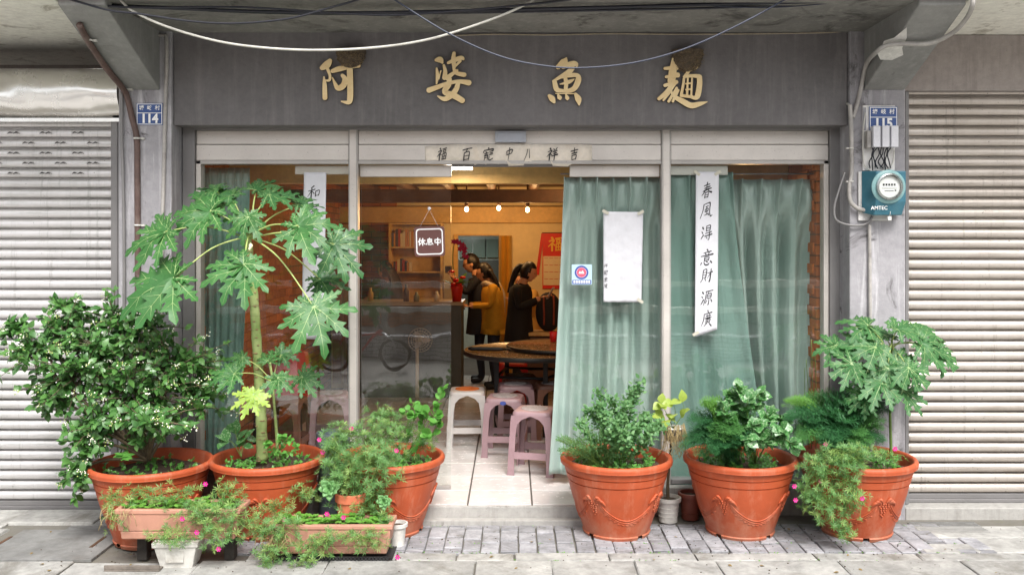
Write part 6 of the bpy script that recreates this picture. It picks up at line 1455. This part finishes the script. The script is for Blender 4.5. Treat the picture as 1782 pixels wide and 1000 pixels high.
# stools: hollow tapered plastic stool, four splayed legs with arched openings and a low stretcher
def stool_meshes(mt, mt_top):
    H = .475; out = []
    def ring(z, half, r=.045, n=5):
        P = []
        for (sx, sy, s) in ((1, 1, 0), (-1, 1, 90), (-1, -1, 180), (1, -1, 270)):
            for k in range(n): a = R(s+90*k/(n-1)); P.append((sx*(half-r)+r*math.cos(a), sy*(half-r)+r*math.sin(a), z))
        return P
    b = MB(); rs = [ring(H-.035, .150), ring(H-.012, .147), ring(H-.002, .138), ring(H, .128)]
    V = sum(rs, []); n = 20; F = []
    for i in range(3):
        for j in range(n): F.append((i*n+j, i*n+(j+1) % n, (i+1)*n+(j+1) % n, (i+1)*n+j))
    F.append(tuple(3*n+j for j in range(n))); b.add(V, F, 0, True); out.append(('seat', b.mesh('seat', mt, sharp=50)))
    b = MB(); b.lathe([(.105, H+.0005), (.105, H+.004), (.100, H+.006), (.001, H+.006)], 28, (0, 0, 0))
    for i in range(-5, 6):
        for j in range(-5, 6):
            if i*i+j*j < 27 and (i+j) % 2 == 0: b.box(i*.018-.008, i*.018+.008, j*.018-.008, j*.018+.008, H+.006, H+.0085)
    out.append(('seat_pad', b.mesh('seat_pad', mt_top)))
    # L-section corner legs
    def leg(sx, sy):
        b = MB(); zt, zb = H-.034, 0
        def L(z, half, wd, th):
            return [(half, half, z), (half, half-wd, z), (half-th, half-wd, z), (half-th, half-th, z), (half-wd, half-th, z), (half-wd, half, z)]
        secs = [L(0, .178, .058, .012), L(.012, .178, .056, .012), L(.014, .174, .05, .010), L(.12, .170, .048, .010), L(.30, .160, .046, .010), L(.38, .156, .056, .010), L(.415, .153, .085, .010), L(zt+.001, .1505, .148, .010)]
        V = sum(secs, []); F = [(5, 4, 3, 2, 1, 0)]
        for i in range(len(secs)-1):
            for j in range(6): F.append((i*6+j, i*6+(j+1) % 6, (i+1)*6+(j+1) % 6, (i+1)*6+j))
        b.add([(x*sx, y*sy, z) for x, y, z in V], F if sx*sy > 0 else [f[::-1] for f in F]); return b.mesh('leg', mt)
    for sx in (1, -1):
        for sy in (1, -1): out.append(('leg', leg(sx, sy)))
    b = MB()
    for s in (-1, 1):
        b.box(-.122, .122, s*.170-.005, s*.170+.005, .125, .175)
        b.box(s*.170-.005, s*.170+.005, -.122, .122, .125, .175)
    out.append(('stretcher', b.mesh('stretcher', mt))); return out
m_mauve = M('stool_mauve', lin(158, 130, 136), .4, .1, 6, 0, rnd=.06); m_mauvetop = M('stool_mat', lin(168, 160, 160), .5, .3, 40, 0)
m_gst = M('stool_grey', lin(200, 196, 194), .4, .1, 6, 0, rnd=.04); m_orange = M('stool_orange', lin(206, 112, 48), .5, .25, 30, 0); m_brst = M('stool_brown', lin(120, 82, 66), .45, .15, 6, 0); m_rdst = M('stool_red', lin(190, 40, 32), .4, .1)
KIT = {'mauve': stool_meshes(m_mauve, m_mauvetop), 'grey': stool_meshes(m_gst, m_orange), 'brown': stool_meshes(m_brst, m_mauvetop), 'red': stool_meshes(m_rdst, m_rdst)}
def stool(kind, x, y, rz, lab, sticker=False):
    t = thing('plastic_stool', (x, y, .0017), lab, 'stool', 'square plastic stools'); t.rotation_euler = (0, 0, R(rz))
    for nm, me in KIT[kind]:
        o = bpy.data.objects.new(nm, me); COL.objects.link(o); o.parent = t
    if sticker:
        b = MB(); b.lathe([(.001, 0), (.026, 0)], 18); b.v = [(p[0], -.1515, .44+p[1]*.62) for p in b.v]; me = b.mesh('sticker', m_sdark); o = bpy.data.objects.new('sticker', me); COL.objects.link(o); o.parent = t; o['label'] = 'small oval blue maker sticker'
stool('grey', gx(813, 7.68), 7.70, 2, 'pale grey stool with woven orange seat just inside the doorway')
stool('mauve', gx(879, 7.36), 7.36, -6, 'mauve stool with blue oval sticker, second from the doorway', True)
stool('mauve', gx(931, 6.80), 6.80, -14, 'nearest mauve stool, half hidden by the green curtain')
stool('mauve', gx(897, 7.98), 7.98, 4, 'mauve stool under the round table behind the stickered one')
stool('brown', gx(905, 8.55), 8.52, 8, 'brown stool under the middle of the round table')
stool('red', gx(893, 9.4), 9.45, 0, 'bright red stool behind the round table')
stool('brown', gx(962, 8.0), 8.02, 5, 'brown stool at the curtain edge under the round table')
stool('mauve', gx(575, 7.5), 7.5, 10, 'mauve stool behind the left window near its right mullion')
stool('brown', gx(500, 7.3), 7.25, -5, 'brown stool behind the papaya inside the left window')
# left inside: red chair back, wooden cupboard, standing fan
t = thing('red_chair', (gx(500, 7.5), 7.75, 0), 'red plastic chair inside the left window behind papaya leaves', 'chair')
cxr = gx(495, 7.7)
V = []; b = MB()
for i in range(9):
    for j in range(7):
        u, v_ = i/8-.5, j/6; V.append((cxr+u*.42*(1-.25*v_), 7.82-.10*math.cos(u*3.0)+.1*v_-.0, .42+v_*.40-.10*abs(u)**2*v_*2))
b.add(V, [(i*7+j, (i+1)*7+j, (i+1)*7+j+1, i*7+j+1) for i in range(8) for j in range(6)], 0, True); o = b.build('backrest', m_rdst, t); s = o.modifiers.new('t', 'SOLIDIFY'); s.thickness = .012
b = MB(); b.box(cxr-.21, cxr+.21, 7.45, 7.78, .40, .425); b.build('seat', m_rdst, t, .01)
for (x, y) in ((-.18, 7.48), (.18, 7.48), (-.18, 7.78), (.18, 7.78)): b = MB(); b.tube([(cxr+x*1.1, y, .001), (cxr+x, y, .40)], .016, 6); b.build('leg', m_blackm, t)
t = thing('cupboard', (gx(545, 10), 10.4, 0), 'tall brown wooden cupboard inside behind the left window', 'cupboard')
xa, xb = -2.16, gx(610, 10.3)-.03
b = MB(); b.box(xa, xb, 10.65, 11.0, .001, 1.95); b.build('body', m_wood_pale, t)
for k in range(2):
    x0 = xa+.02+k*(xb-xa)/2; b = MB(); b.box(x0, x0+(xb-xa)/2-.03, 10.628, 10.649, .06, 1.9); d = b.build('door', M('cupboard_door_%d' % k, lin(168, 118, 66), .5, .2, 5, 0), t, .004)
    b = MB(); b.ball((x0+.06, 10.62, 1.0), .012, 0, 8, 6); b.build('handle', m_metal, d)
t = thing('standing_fan', (gx(728, 9.4), 9.4, 0), 'cream standing fan behind the left sliding door', 'fan')
m_fan = M('fan_cream', lin(170, 158, 132), .45, .1); fx = gx(726, 9.4); fc = Vector((fx+.04, 9.33, gz(590, 9.4)))
b = MB(); b.lathe([(.001, .04), (.04, .04), (.17, .022), (.18, .004), (.001, .003)], 28, (fx, 9.4, 0)); b.build('base', m_fan, t)
b = MB(); b.tube([(fx, 9.4, .03), (fx, 9.4, .45), (fx, 9.4, fc.z)], [.022, .018, .016], 10); b.build('pole', m_fan, t)
b = MB(); b.ball(fc+Vector((-.02, .07, 0)), (.045, .07, .045), 0, 12, 8); b.build('motor', m_fan, t)
b = MB()
for r_ in (.02, .045, .07, .095, .125): b.tube([fc+Vector((r_*math.cos(a*.2618), -.03*(1-(r_/.13)**2), r_*math.sin(a*.2618))) for a in range(25)], .0025, 4, caps=False)
for k in range(24): a = k*.2618; b.tube([fc+Vector((.03*math.cos(a), -.03, .03*math.sin(a))), fc+Vector((.08*math.cos(a), -.02, .08*math.sin(a))), fc+Vector((.125*math.cos(a), .0, .125*math.sin(a)))], .0018, 3, caps=False)
b.build('guard', m_fan, t)
b = MB()
for k in range(3):
    a = k*2.094; b.tmpl(LFW, frame(fc+Vector((0, .015, 0)), (math.cos(a), 0, math.sin(a)), (.4, -1, .2), .11), 0, True)
b.build('blade', m_pvc, t)
# ================================================================== people
m_skin = M0('skin', lin(206, 152, 118), .5); m_hair = M0('hair_black', lin(22, 17, 16), .45); m_navy = M('cloth_navy', lin(34, 36, 48), .85, .15, 20, 0); m_mustard = M('cloth_mustard', lin(196, 144, 34), .85, .12, 20, 0)
m_blackc = M('cloth_black', lin(22, 22, 24), .85, .15, 20, 0); m_trous = M('cloth_trousers', lin(44, 46, 58), .85, .15, 20, 0); m_scarf = M('cloth_scarf', lin(214, 200, 180), .9, .15, 20, .002, 60); m_shoe = M0('shoe_dark', lin(24, 22, 22), .5); m_beige = M('cloth_yellow', lin(206, 164, 90), .85, .1, 20, 0)
m_glasses = M0('spectacle_frame', lin(20, 20, 22), .3); m_phone = M0('phone_dark', lin(18, 18, 20), .2); m_screen = M0('phone_case', lin(190, 190, 196), .3)
def skin_mesh(verts, edges, radii, root=0, sub=2):
    me = bpy.data.meshes.new('sk'); me.from_pydata(verts, edges, []); o = bpy.data.objects.new('sk', me); COL.objects.link(o)
    md = o.modifiers.new('skin', 'SKIN'); md.use_smooth_shade = True; md.branch_smoothing = .6
    for i, sv in enumerate(me.skin_vertices[0].data):
        r_ = radii[i]; sv.radius = r_ if isinstance(r_, tuple) else (r_, r_); sv.use_root = (i == root)
    sb = o.modifiers.new('sub', 'SUBSURF'); sb.levels = sub; sb.render_levels = sub
    dg = bpy.context.evaluated_depsgraph_get(); ev = bpy.data.meshes.new_from_object(o.evaluated_get(dg))
    V = [tuple(v.co) for v in ev.vertices]; F = [tuple(p.vertices) for p in ev.polygons]
    bpy.data.objects.remove(o); bpy.data.meshes.remove(me); bpy.data.meshes.remove(ev); return V, F
def seg_d(p, a, b):
    ab = b-a; t = max(0, min(1, (p-a).dot(ab)/max(ab.length_squared, 1e-9))); return (p-a-ab*t).length
def person(label, loc, face, H, cloth, trous, hair, armL, armR, lean=.0, nod=0, coat=0, extra=None):
    """local frame: person faces +X (rotated by face deg about Z). arms: (elbow, wrist) offsets from shoulder in local x fwd, y left, z up"""
    t = thing('person', loc, label, 'person'); rot = Matrix.Rotation(R(face), 4, 'Z'); L0 = Vector(loc); s = H/1.65
    def W(p): return L0+(rot @ Vector(p))*1.0
    hip = Vector((0, 0, .86*s)); ch = Vector((.05*lean*10, 0, 1.22*s)); nk = Vector((.09*lean*10+.01, 0, 1.40*s)); hd = nk+Vector((.03+.10*nod, 0, .13*s-.03*nod))
    J = {'hip': hip, 'waist': hip.lerp(ch, .4), 'chest': ch, 'neck': nk, 'head': hd}
    V = []; E = []; Rr = []
    def add(p, r, par=None):
        V.append(tuple(p)); Rr.append(r)
        if par is not None: E.append((par, len(V)-1))
        return len(V)-1
    r_ = s
    i_h = add(hip, (.155*r_, .125*r_)); i_w = add(J['waist'], (.150*r_, .115*r_), i_h); i_c = add(ch, (.165*r_, .125*r_), i_w); i_s = add(nk-Vector((0, 0, .06*s)), (.10*r_, .085*r_), i_c); i_n = add(nk, .052*r_, i_s); i_hd = add(nk.lerp(hd, .6), .05*r_, i_n)
    segs = [('c', hip, ch), ('c', ch, nk-Vector((0, 0, .05*s))), ('k', nk, hd)]
    for sd, arm in ((1, armL), (-1, armR)):
        sh = ch+Vector((0, sd*.165*s, .13*s)); el = sh+Vector(arm[0])*s; wr = sh+Vector(arm[1])*s
        a = add(sh, .062*r_, i_c); b_ = add(sh.lerp(el, .5), .056*r_, a); c = add(el, .048*r_, b_); d = add(el.lerp(wr, .5), .043*r_, c); e = add(wr, .034*r_, d)
        hv = (wr-el).normalized(); pm = add(wr+hv*.05*s, (.036*r_, .022*r_), e)
        segs += [('c', sh, el), ('c', el, wr-hv*.01), ('k', wr+hv*.01, wr+hv*.12*s)]
        J['wr%d' % sd] = wr; J['hv%d' % sd] = hv
    for sd in (1, -1):
        hp = hip+Vector((0, sd*.085*s, -.06*s)); kn = Vector((.02*s, sd*.095*s, .46*s)); an = Vector((-.02*s, sd*.10*s, .085*s)); toe = Vector((.13*s, sd*.115*s, .035*s))
        a = add(hp, .088*r_, i_h); b_ = add(hp.lerp(kn, .5), .076*r_, a); c = add(kn, .060*r_, b_); d = add(kn.lerp(an, .5), .055*r_, c); e = add(an, .045*r_, d); f = add(an+Vector((.03*s, 0, -.045*s)), .042*r_, e); g = add(toe, .036*r_, f)
        segs += [('t', hp, an), ('s', an+Vector((-.02, 0, -.03*s)), toe)]
    SV, SF = skin_mesh(V, E, Rr, 0, 2)
    b = MB(); mats = [m_skin, cloth, trous, m_shoe]; mi_ = {'k': 0, 'c': 1, 't': 2, 's': 3}
    b.add([W(p) for p in SV], SF, 0, True)
    for k, f in enumerate(SF):
        c = sum((Vector(SV[i]) for i in f), Vector())/len(f); best = min(segs, key=lambda q: seg_d(c, q[1], q[2])); b.m[k] = mi_[best[0]]
        if best[0] == 't' and coat and c.z > hip.z-.1: b.m[k] = 1
        if c.z < .09*s and best[0] != 'k': b.m[k] = 3
    # fingers
    for sd in (1, -1):
        wr, hv = J['wr%d' % sd], J['hv%d' % sd]; side = Vector((-hv.y, hv.x, 0)); side = side.normalized() if side.length > .1 else Vector((0, 1, 0)); up = hv.cross(side)
        base = wr+hv*.075*s
        for q, ln in enumerate((.062, .072, .068, .052)):
            p = base+side*(q-1.5)*.017*s; crl = up*(-.4 if up.z > 0 else .4)
            b.tube([W(p), W(p+hv*ln*.45*s), W(p+hv*ln*.8*s+crl*.025*s), W(p+hv*ln*.85*s+crl*.06*s)], [.0088*s, .0084*s, .008*s, .006*s], 6, 0)
        p = wr+hv*.025*s+side*.028*s; b.tube([W(p), W(p+side*.02*s+hv*.02*s), W(p+side*.022*s+hv*.05*s)], [.0105*s, .0095*s, .007*s], 6, 0)
    # head with face
    HV = []; HF = []; n, m_ = 24, 18; hr = .098*s
    for i in range(m_+1):
        ph = math.pi*i/m_
        for j in range(n):
            a = 2*math.pi*j/n; x, y, z = math.sin(ph)*math.cos(a), math.sin(ph)*math.sin(a), math.cos(ph)
            q = Vector((x*.98, y*.80, z*1.22))
            if z < 0: q.x *= 1-.10*z*z; q.y *= 1+.30*z
            if x > .75 and -.35 < z < .15 and abs(y) < .22: q.x += .22*(1-abs(y)/.22)*(1-abs(z+.12)/.27)      # nose
            if x > .6 and .05 < z < .3: q.x += .04                                                         # brow
            if x > .7 and -.62 < z < -.42 and abs(y) < .3: q.x += .05                                      # lips
            if x > .5 and z < -.72: q.x += .10                                                             # chin
            if x > .7 and -.02 < z < .14 and .18 < abs(y) < .48: q.x -= .07                                # sockets
            HV.append(q*hr)
    for i in range(m_):
        for j in range(n): HF.append((i*n+j, (i+1)*n+j, (i+1)*n+(j+1) % n, i*n+(j+1) % n))
    hm = Matrix.Rotation(R(38*nod), 4, 'Y')
    def HW(q): return W(hd+(hm @ Vector(q)))
    b.add([HW(q) for q in HV], HF, 0, True)
    for sd in ((1, -1) if hair == 'short' else ()): b.ball(HW((-.005, sd*.078*s, -.012)), (.022*s, .012*s, .03*s), 0, 8, 6)
    b.build('body', mats, t)
    for sd in (1, -1):
        e = MB(); e.ball(HW((.083*s, sd*.031*s, .010*s)), (.009*s, .011*s, .006*s), 0, 8, 6); e.build('eye', m_glasses, t)
    mth = MB(); mth.tube([HW((.092*s, -.022*s, -.052*s)), HW((.098*s, 0, -.05*s)), HW((.092*s, .022*s, -.052*s))], .004*s, 5); mth.build('mouth', M0('lip', lin(160, 84, 74), .5) if 'lip' not in bpy.data.materials else bpy.data.materials['lip'], t)
    # hair cap
    h = MB(); HHV = []; HHF = []; idx = {}
    for k, q in enumerate(HV):
        u = q/hr
        HHV.append(HW(q*1.11+Vector((-.010, 0, .004))))
    for f in HF:
        c = sum((HV[i] for i in f), Vector())/4/hr
        if c.z > .60 or (c.x < .5 and c.z > .1) or (c.x < (.35 if hair != 'short' else -.1) and c.z > -.8) or (c.x < .2 and c.z > -.1): HHF.append(f)
    h.add(HHV, HHF, 0, True)
    if hair == 'pony':
        p = [(-.085, 0, .05), (-.125, 0, .045), (-.16, .005, -.02), (-.175, .01, -.12), (-.18, .01, -.22), (-.17, 0, -.32)]; h.tube(spline([HW(Vector(q)*s) for q in p], 4), [(.016+.020*math.sin(min(1, i/14)*2.6)*(1-.3*(i > 16)))*s for i in range(21)], 10)
    if hair == 'long':
        for q in range(9):
            y = (q-4)*.021; p = [(-.06-.03*(1-abs(y)/.1), y, .02), (-.10, y*1.15, -.08), (-.12, y*1.3, -.18), (-.125, y*1.4, -.26), (-.12, y*1.3, -.34+abs(y)*.6)]; h.tube(spline([HW(Vector(v)*s) for v in p], 3), [(.026-.0012*i)*s for i in range(13)], 8)
    o = h.build('hair', m_hair, t); md = o.modifiers.new('t', 'SOLIDIFY'); md.thickness = .006; md.offset = -1
    if hair == 'pony': e = MB(); e.ball(HW(Vector((-.115, 0, .052))*s), (.018*s, .026*s, .026*s), 0, 10, 8); e.build('hair_band', m_scarf, t)
    if coat:   # coat body flaring from chest to hem
        cb = MB(); CV = []; CF = []; n = 28; hem = coat*s
        lv = [(1.36, .075, .10), (1.32, .12, .165), (1.24, .135, .19), (1.10, .14, .185), (.98, .145, .178), (.88, .155, .19)]; z_ = .80
        while z_*s > hem: lv.append((z_, .16+(.88-z_)*.05, .195+(.88-z_)*.05)); z_ -= .08
        lv.append((hem/s, .165+(.88-hem/s)*.05, .20+(.88-hem/s)*.05))
        for k, (z, a_, b_) in enumerate(lv):
            z = z*s; ox = ch.x*max(0, min(1, (z-.86*s)/(.36*s)))
            for j in range(n):
                an = 2*math.pi*j/n; wv = 1+.035*math.sin(5*an+k)*max(0, min(1, (1.1*s-z)/.3)); CV.append(W((ox+a_*s*math.cos(an)*wv, b_*s*math.sin(an)*wv, z)))
        for k in range(len(lv)-1):
            for j in range(n): CF.append((k*n+j, k*n+(j+1) % n, (k+1)*n+(j+1) % n, (k+1)*n+j))
        cb.add(CV, CF, 0, True); o = cb.build('coat', cloth, t); md = o.modifiers.new('t', 'SOLIDIFY'); md.thickness = .008
    if extra: extra(t, W, HW, J, s)
    return t
def ex_man(t, W, HW, J, s):
    g = MB()
    for sd in (1, -1): g.tube([HW((.100*s, sd*.031*s+.022*s*math.cos(a*.5236), .008*s+.017*s*math.sin(a*.5236))) for a in range(13)], .002, 4, caps=False); g.tube([HW((.098*s, sd*.054*s, .012*s)), HW((.0, sd*.086*s, .012*s))], .002, 4)
    g.tube([HW((.102*s, -.009*s, .012*s)), HW((.102*s, .009*s, .012*s))], .002, 4); g.build('spectacles', m_glasses, t)
    c = MB(); p = W(J['wr1']+J['hv1']*.11+Vector((.01, -.05, .03))); c.box(p.x-.05, p.x+.03, p.y-.05, p.y+.05, p.z-.035, p.z+.045)
    tag(c.build('camera_body', m_phone, bevel=.006), 'black camera held up by the man in the navy jacket', 'camera')
def ex_phone(lab, m_):
    def f(t, W, HW, J, s):
        p0 = J['wr1']+J['hv1']*.12; p1 = J['wr-1']+J['hv-1']*.12; p = (p0+p1)/2+Vector((.02, 0, .02)); c = MB(); ax = Vector((.5, 0, .86)); sd = Vector((0, 1, 0)); n = ax.cross(sd)
        P = [W(p+ax*a*.075+sd*b_*.037+n*q*.005) for q in (-1, 1) for a, b_ in ((-1, -1), (1, -1), (1, 1), (-1, 1))]; c.hexa(P)
        tag(c.build('phone', m_, recalc=True), lab, 'phone')
    return f
def ex_scarf(t, W, HW, J, s):
    c = MB(); nk = J['neck']; n = 16
    c.tube([W(nk+Vector((.075*math.cos(a*.4189), .085*math.sin(a*.4189), -.03+.015*math.sin(a)))*1.0) for a in range(16)], .035*s, 8, caps=False)
    c.tube(spline([W(nk+Vector((-.10, -.07, -.03))), W(nk+Vector((-.16, -.10, -.16))), W(nk+Vector((-.155, -.10, -.32))), W(nk+Vector((-.15, -.09, -.48)))], 5), [.035+.02*i/15 for i in range(16)], 8); c.build('scarf', m_scarf, t)
    ex_phone('phone held low by the woman in the mustard coat', m_phone)(t, W, HW, J, s)
# man with camera, facing left and a little to the viewer
person('man in navy jacket and spectacles raising a camera to his face', (gx(836, 11.05), 11.10, .002), 183, 1.60, m_navy, m_trous, 'short', ((.16, .04, -.20), (.30, -.06, -.02)), ((.14, -.05, -.22), (.32, .08, -.02)), .05, .35, .62, ex_man)
person('woman in mustard coat with pale scarf, seen half from behind', (gx(860, 10.62), 10.62, .002), 188, 1.50, m_mustard, m_trous, 'long', ((.05, .03, -.25), (.26, -.02, -.26)), ((.03, -.05, -.26), (.25, .04, -.26)), .05, .4, .72, ex_scarf)
person('woman in long black coat with a high ponytail, looking down', (gx(903, 10.2), 10.2, .002), -18, 1.52, m_blackc, m_blackc, 'pony', ((.06, .03, -.25), (.25, -.03, -.16)), ((.05, -.05, -.25), (.25, .03, -.16)), .04, .45, .5, ex_phone('pale phone in the hands of the woman in black', m_screen))
person('person in pale yellow top standing behind the woman in black', (gx(922, 10.95), 11.05, .002), -150, 1.40, m_beige, m_trous, 'short', ((.05, .05, -.22), (.24, -.02, -.14)), ((.04, -.05, -.22), (.24, .03, -.14)), .04, .5, .6)
person('person with black hair and dark clothes behind the counter', (gx(683, 10.95), 10.95, .002), 160, 1.50, m_blackc, m_trous, 'long', ((.05, .05, -.22), (.2, 0, -.2)), ((.04, -.05, -.22), (.2, 0, -.2)), .03, .3, .6)
# ================================================================== across the lane (seen in the glass)
m_pale = m_plaster('lane_render', lin(96, 92, 88), lin(78, 74, 70), lin(70, 66, 60), .5); m_stonewall = M('lane_wall', lin(120, 118, 120), .85, .3, 4, .004, 30, world=True)
def m_lw():
    n = N('lane_blockwork'); g = n.n('ShaderNodeNewGeometry').outputs['Position']; sp = n.n('ShaderNodeSeparateXYZ'); n.l(g, sp.inputs[0])
    cb = n.n('ShaderNodeCombineXYZ'); n.l(sp.outputs[0], cb.inputs[0]); n.l(sp.outputs[2], cb.inputs[1])
    bt = n.n('ShaderNodeTexBrick'); n.l(cb.outputs[0], bt.inputs[0]); bt.inputs['Scale'].default_value = 1; bt.inputs['Brick Width'].default_value = .2; bt.inputs['Row Height'].default_value = .06; bt.inputs['Mortar Size'].default_value = .006
    bt.inputs['Color1'].default_value = (*lin(190, 190, 194), 1); bt.inputs['Color2'].default_value = (*lin(168, 168, 174), 1); bt.inputs['Mortar'].default_value = (*lin(84, 84, 86), 1)
    return n.out(n.bsdf(bt.outputs[0], .8))
m_lanewall = m_lw()
t = thing('house_across', (-3.2, -7.5, GRD), 'pale gabled house across the lane, mirrored in the left glass', 'house')
b = MB(); b.box(-7, .5, -11, -7.5, GRD, 3.4); b.add([(-7, -7.5, 3.4), (.5, -7.5, 3.4), (-3.25, -7.5, 5.2), (-7, -11, 3.4), (.5, -11, 3.4), (-3.25, -11, 5.2)], [(0, 1, 2), (4, 3, 5)]); b.build('wall', m_bw, t)
b = MB()
for s in ((-7.3, 3.26), (.8, 3.26)): b.hexa([(s[0], -7.2, s[1]), (-3.25, -7.2, 5.2), (-3.25, -11.2, 5.2), (s[0], -11.2, s[1]), (s[0], -7.2, s[1]+.14), (-3.25, -7.2, 5.36), (-3.25, -11.2, 5.36), (s[0], -11.2, s[1]+.14)])
b.build('roof', m_soffit, t)
for x in (-5.5, -2, -.6): b = MB(); b.box(x-.45, x+.45, -7.5, -7.46, 1.0, 2.2); b.build('window', m_wd, t)
t = thing('house_across', (4.5, -8, GRD), 'flat fronted grey house added across the lane to keep sky reflections off the glass', 'house')
b = MB(); b.box(.9, 9, -11, -8, GRD, 5.2); b.build('wall', m_pale, t)  # unseen house added to block the sky's reflection in the panes
for x in (2.2, 4.4, 6.6): b = MB(); b.box(x-.5, x+.5, -8, -7.96, 1.0, 2.3); b.build('window', m_wd, t)
b = MB(); b.box(-9, 9, -1.75, -1.5, GRD, .22); b.box(-9, 9, -1.78, -1.46, .222, .27); tag(b.build('lane_wall', m_lanewall), 'low grey block wall across the lane, mirrored in the left glass', 'wall')
t = thing('guard_rail', (0, -1.9, GRD), 'pale guard rail beyond the low wall, mirrored in the left glass', 'railing')
for z in (.62, 1.02): b = MB(); b.box(-9, 9, -1.66, -1.60, z, z+.10); b.build('rail', m_frame, t, .006)
for k in range(9): b = MB(); b.box(-8.05+k*2, -7.95+k*2, -1.655, -1.605, .22, 1.0); b.build('post', m_frame_dk, t)
# bicycle
t = thing('bicycle', (-2.1, -.25, GRD), 'child bicycle with red frame parked in the lane, mirrored in the glass', 'bicycle')
m_tyre = M0('tyre', (.02, .02, .02), .7); m_bred = M0('bike_red', lin(190, 34, 44), .35); m_chr = M0('bike_silver', lin(190, 190, 194), .3, .8)
wf = Vector((-1.68, -.25, GRD+.23)); wr_ = Vector((-2.55, -.25, GRD+.23))
for c in (wf, wr_):
    b = MB(); b.tube([c+Vector((.205*math.cos(a*.1963), 0, .205*math.sin(a*.1963))) for a in range(33)], .024, 8, caps=False); w_ = b.build('wheel', m_tyre, t)
    b = MB(); b.tube([c+Vector((.18*math.cos(a*.1963), 0, .18*math.sin(a*.1963))) for a in range(33)], .008, 6, caps=False)
    for k in range(14): a = k*.4488; b.tube([c, c+Vector((.18*math.cos(a), 0, .18*math.sin(a)))], .0015, 3)
    b.build('rim', m_chr, w_)
hd_ = Vector((-1.86, -.25, GRD+.60)); seat = Vector((-2.36, -.25, GRD+.58)); bb_ = Vector((-2.2, -.25, GRD+.26))
b = MB()
for a, c in ((hd_, bb_), (seat, bb_), (hd_-Vector((0, 0, .06)), seat-Vector((0, 0, .12))), (bb_, wr_), (seat, wr_)): b.tube([a, c], .018, 8)
b.build('frame', m_bred, t)
b = MB()
for s in (-.04, .04): b.tube([hd_+Vector((0, s, -.03)), wf+Vector((-.03, s, .2)), wf+Vector((0, s, 0))], .013, 8)
b.build('fork', m_chr, t)
b = MB(); st_ = hd_+Vector((-.05, 0, .14)); b.tube([hd_, st_], .014, 8); b.tube(spline([st_+Vector((-.06, -.26, .05)), st_+Vector((0, -.16, .03)), st_, st_+Vector((0, .16, .03)), st_+Vector((-.06, .26, .05))], 4), .012, 8); b.build('handlebar', m_tyre, t)
b = MB(); b.ball(seat+Vector((0, 0, .06)), (.12, .06, .03), 0, 12, 8); b.tube([seat, seat+Vector((0, 0, .05))], .012, 8); b.build('saddle', m_tyre, t)
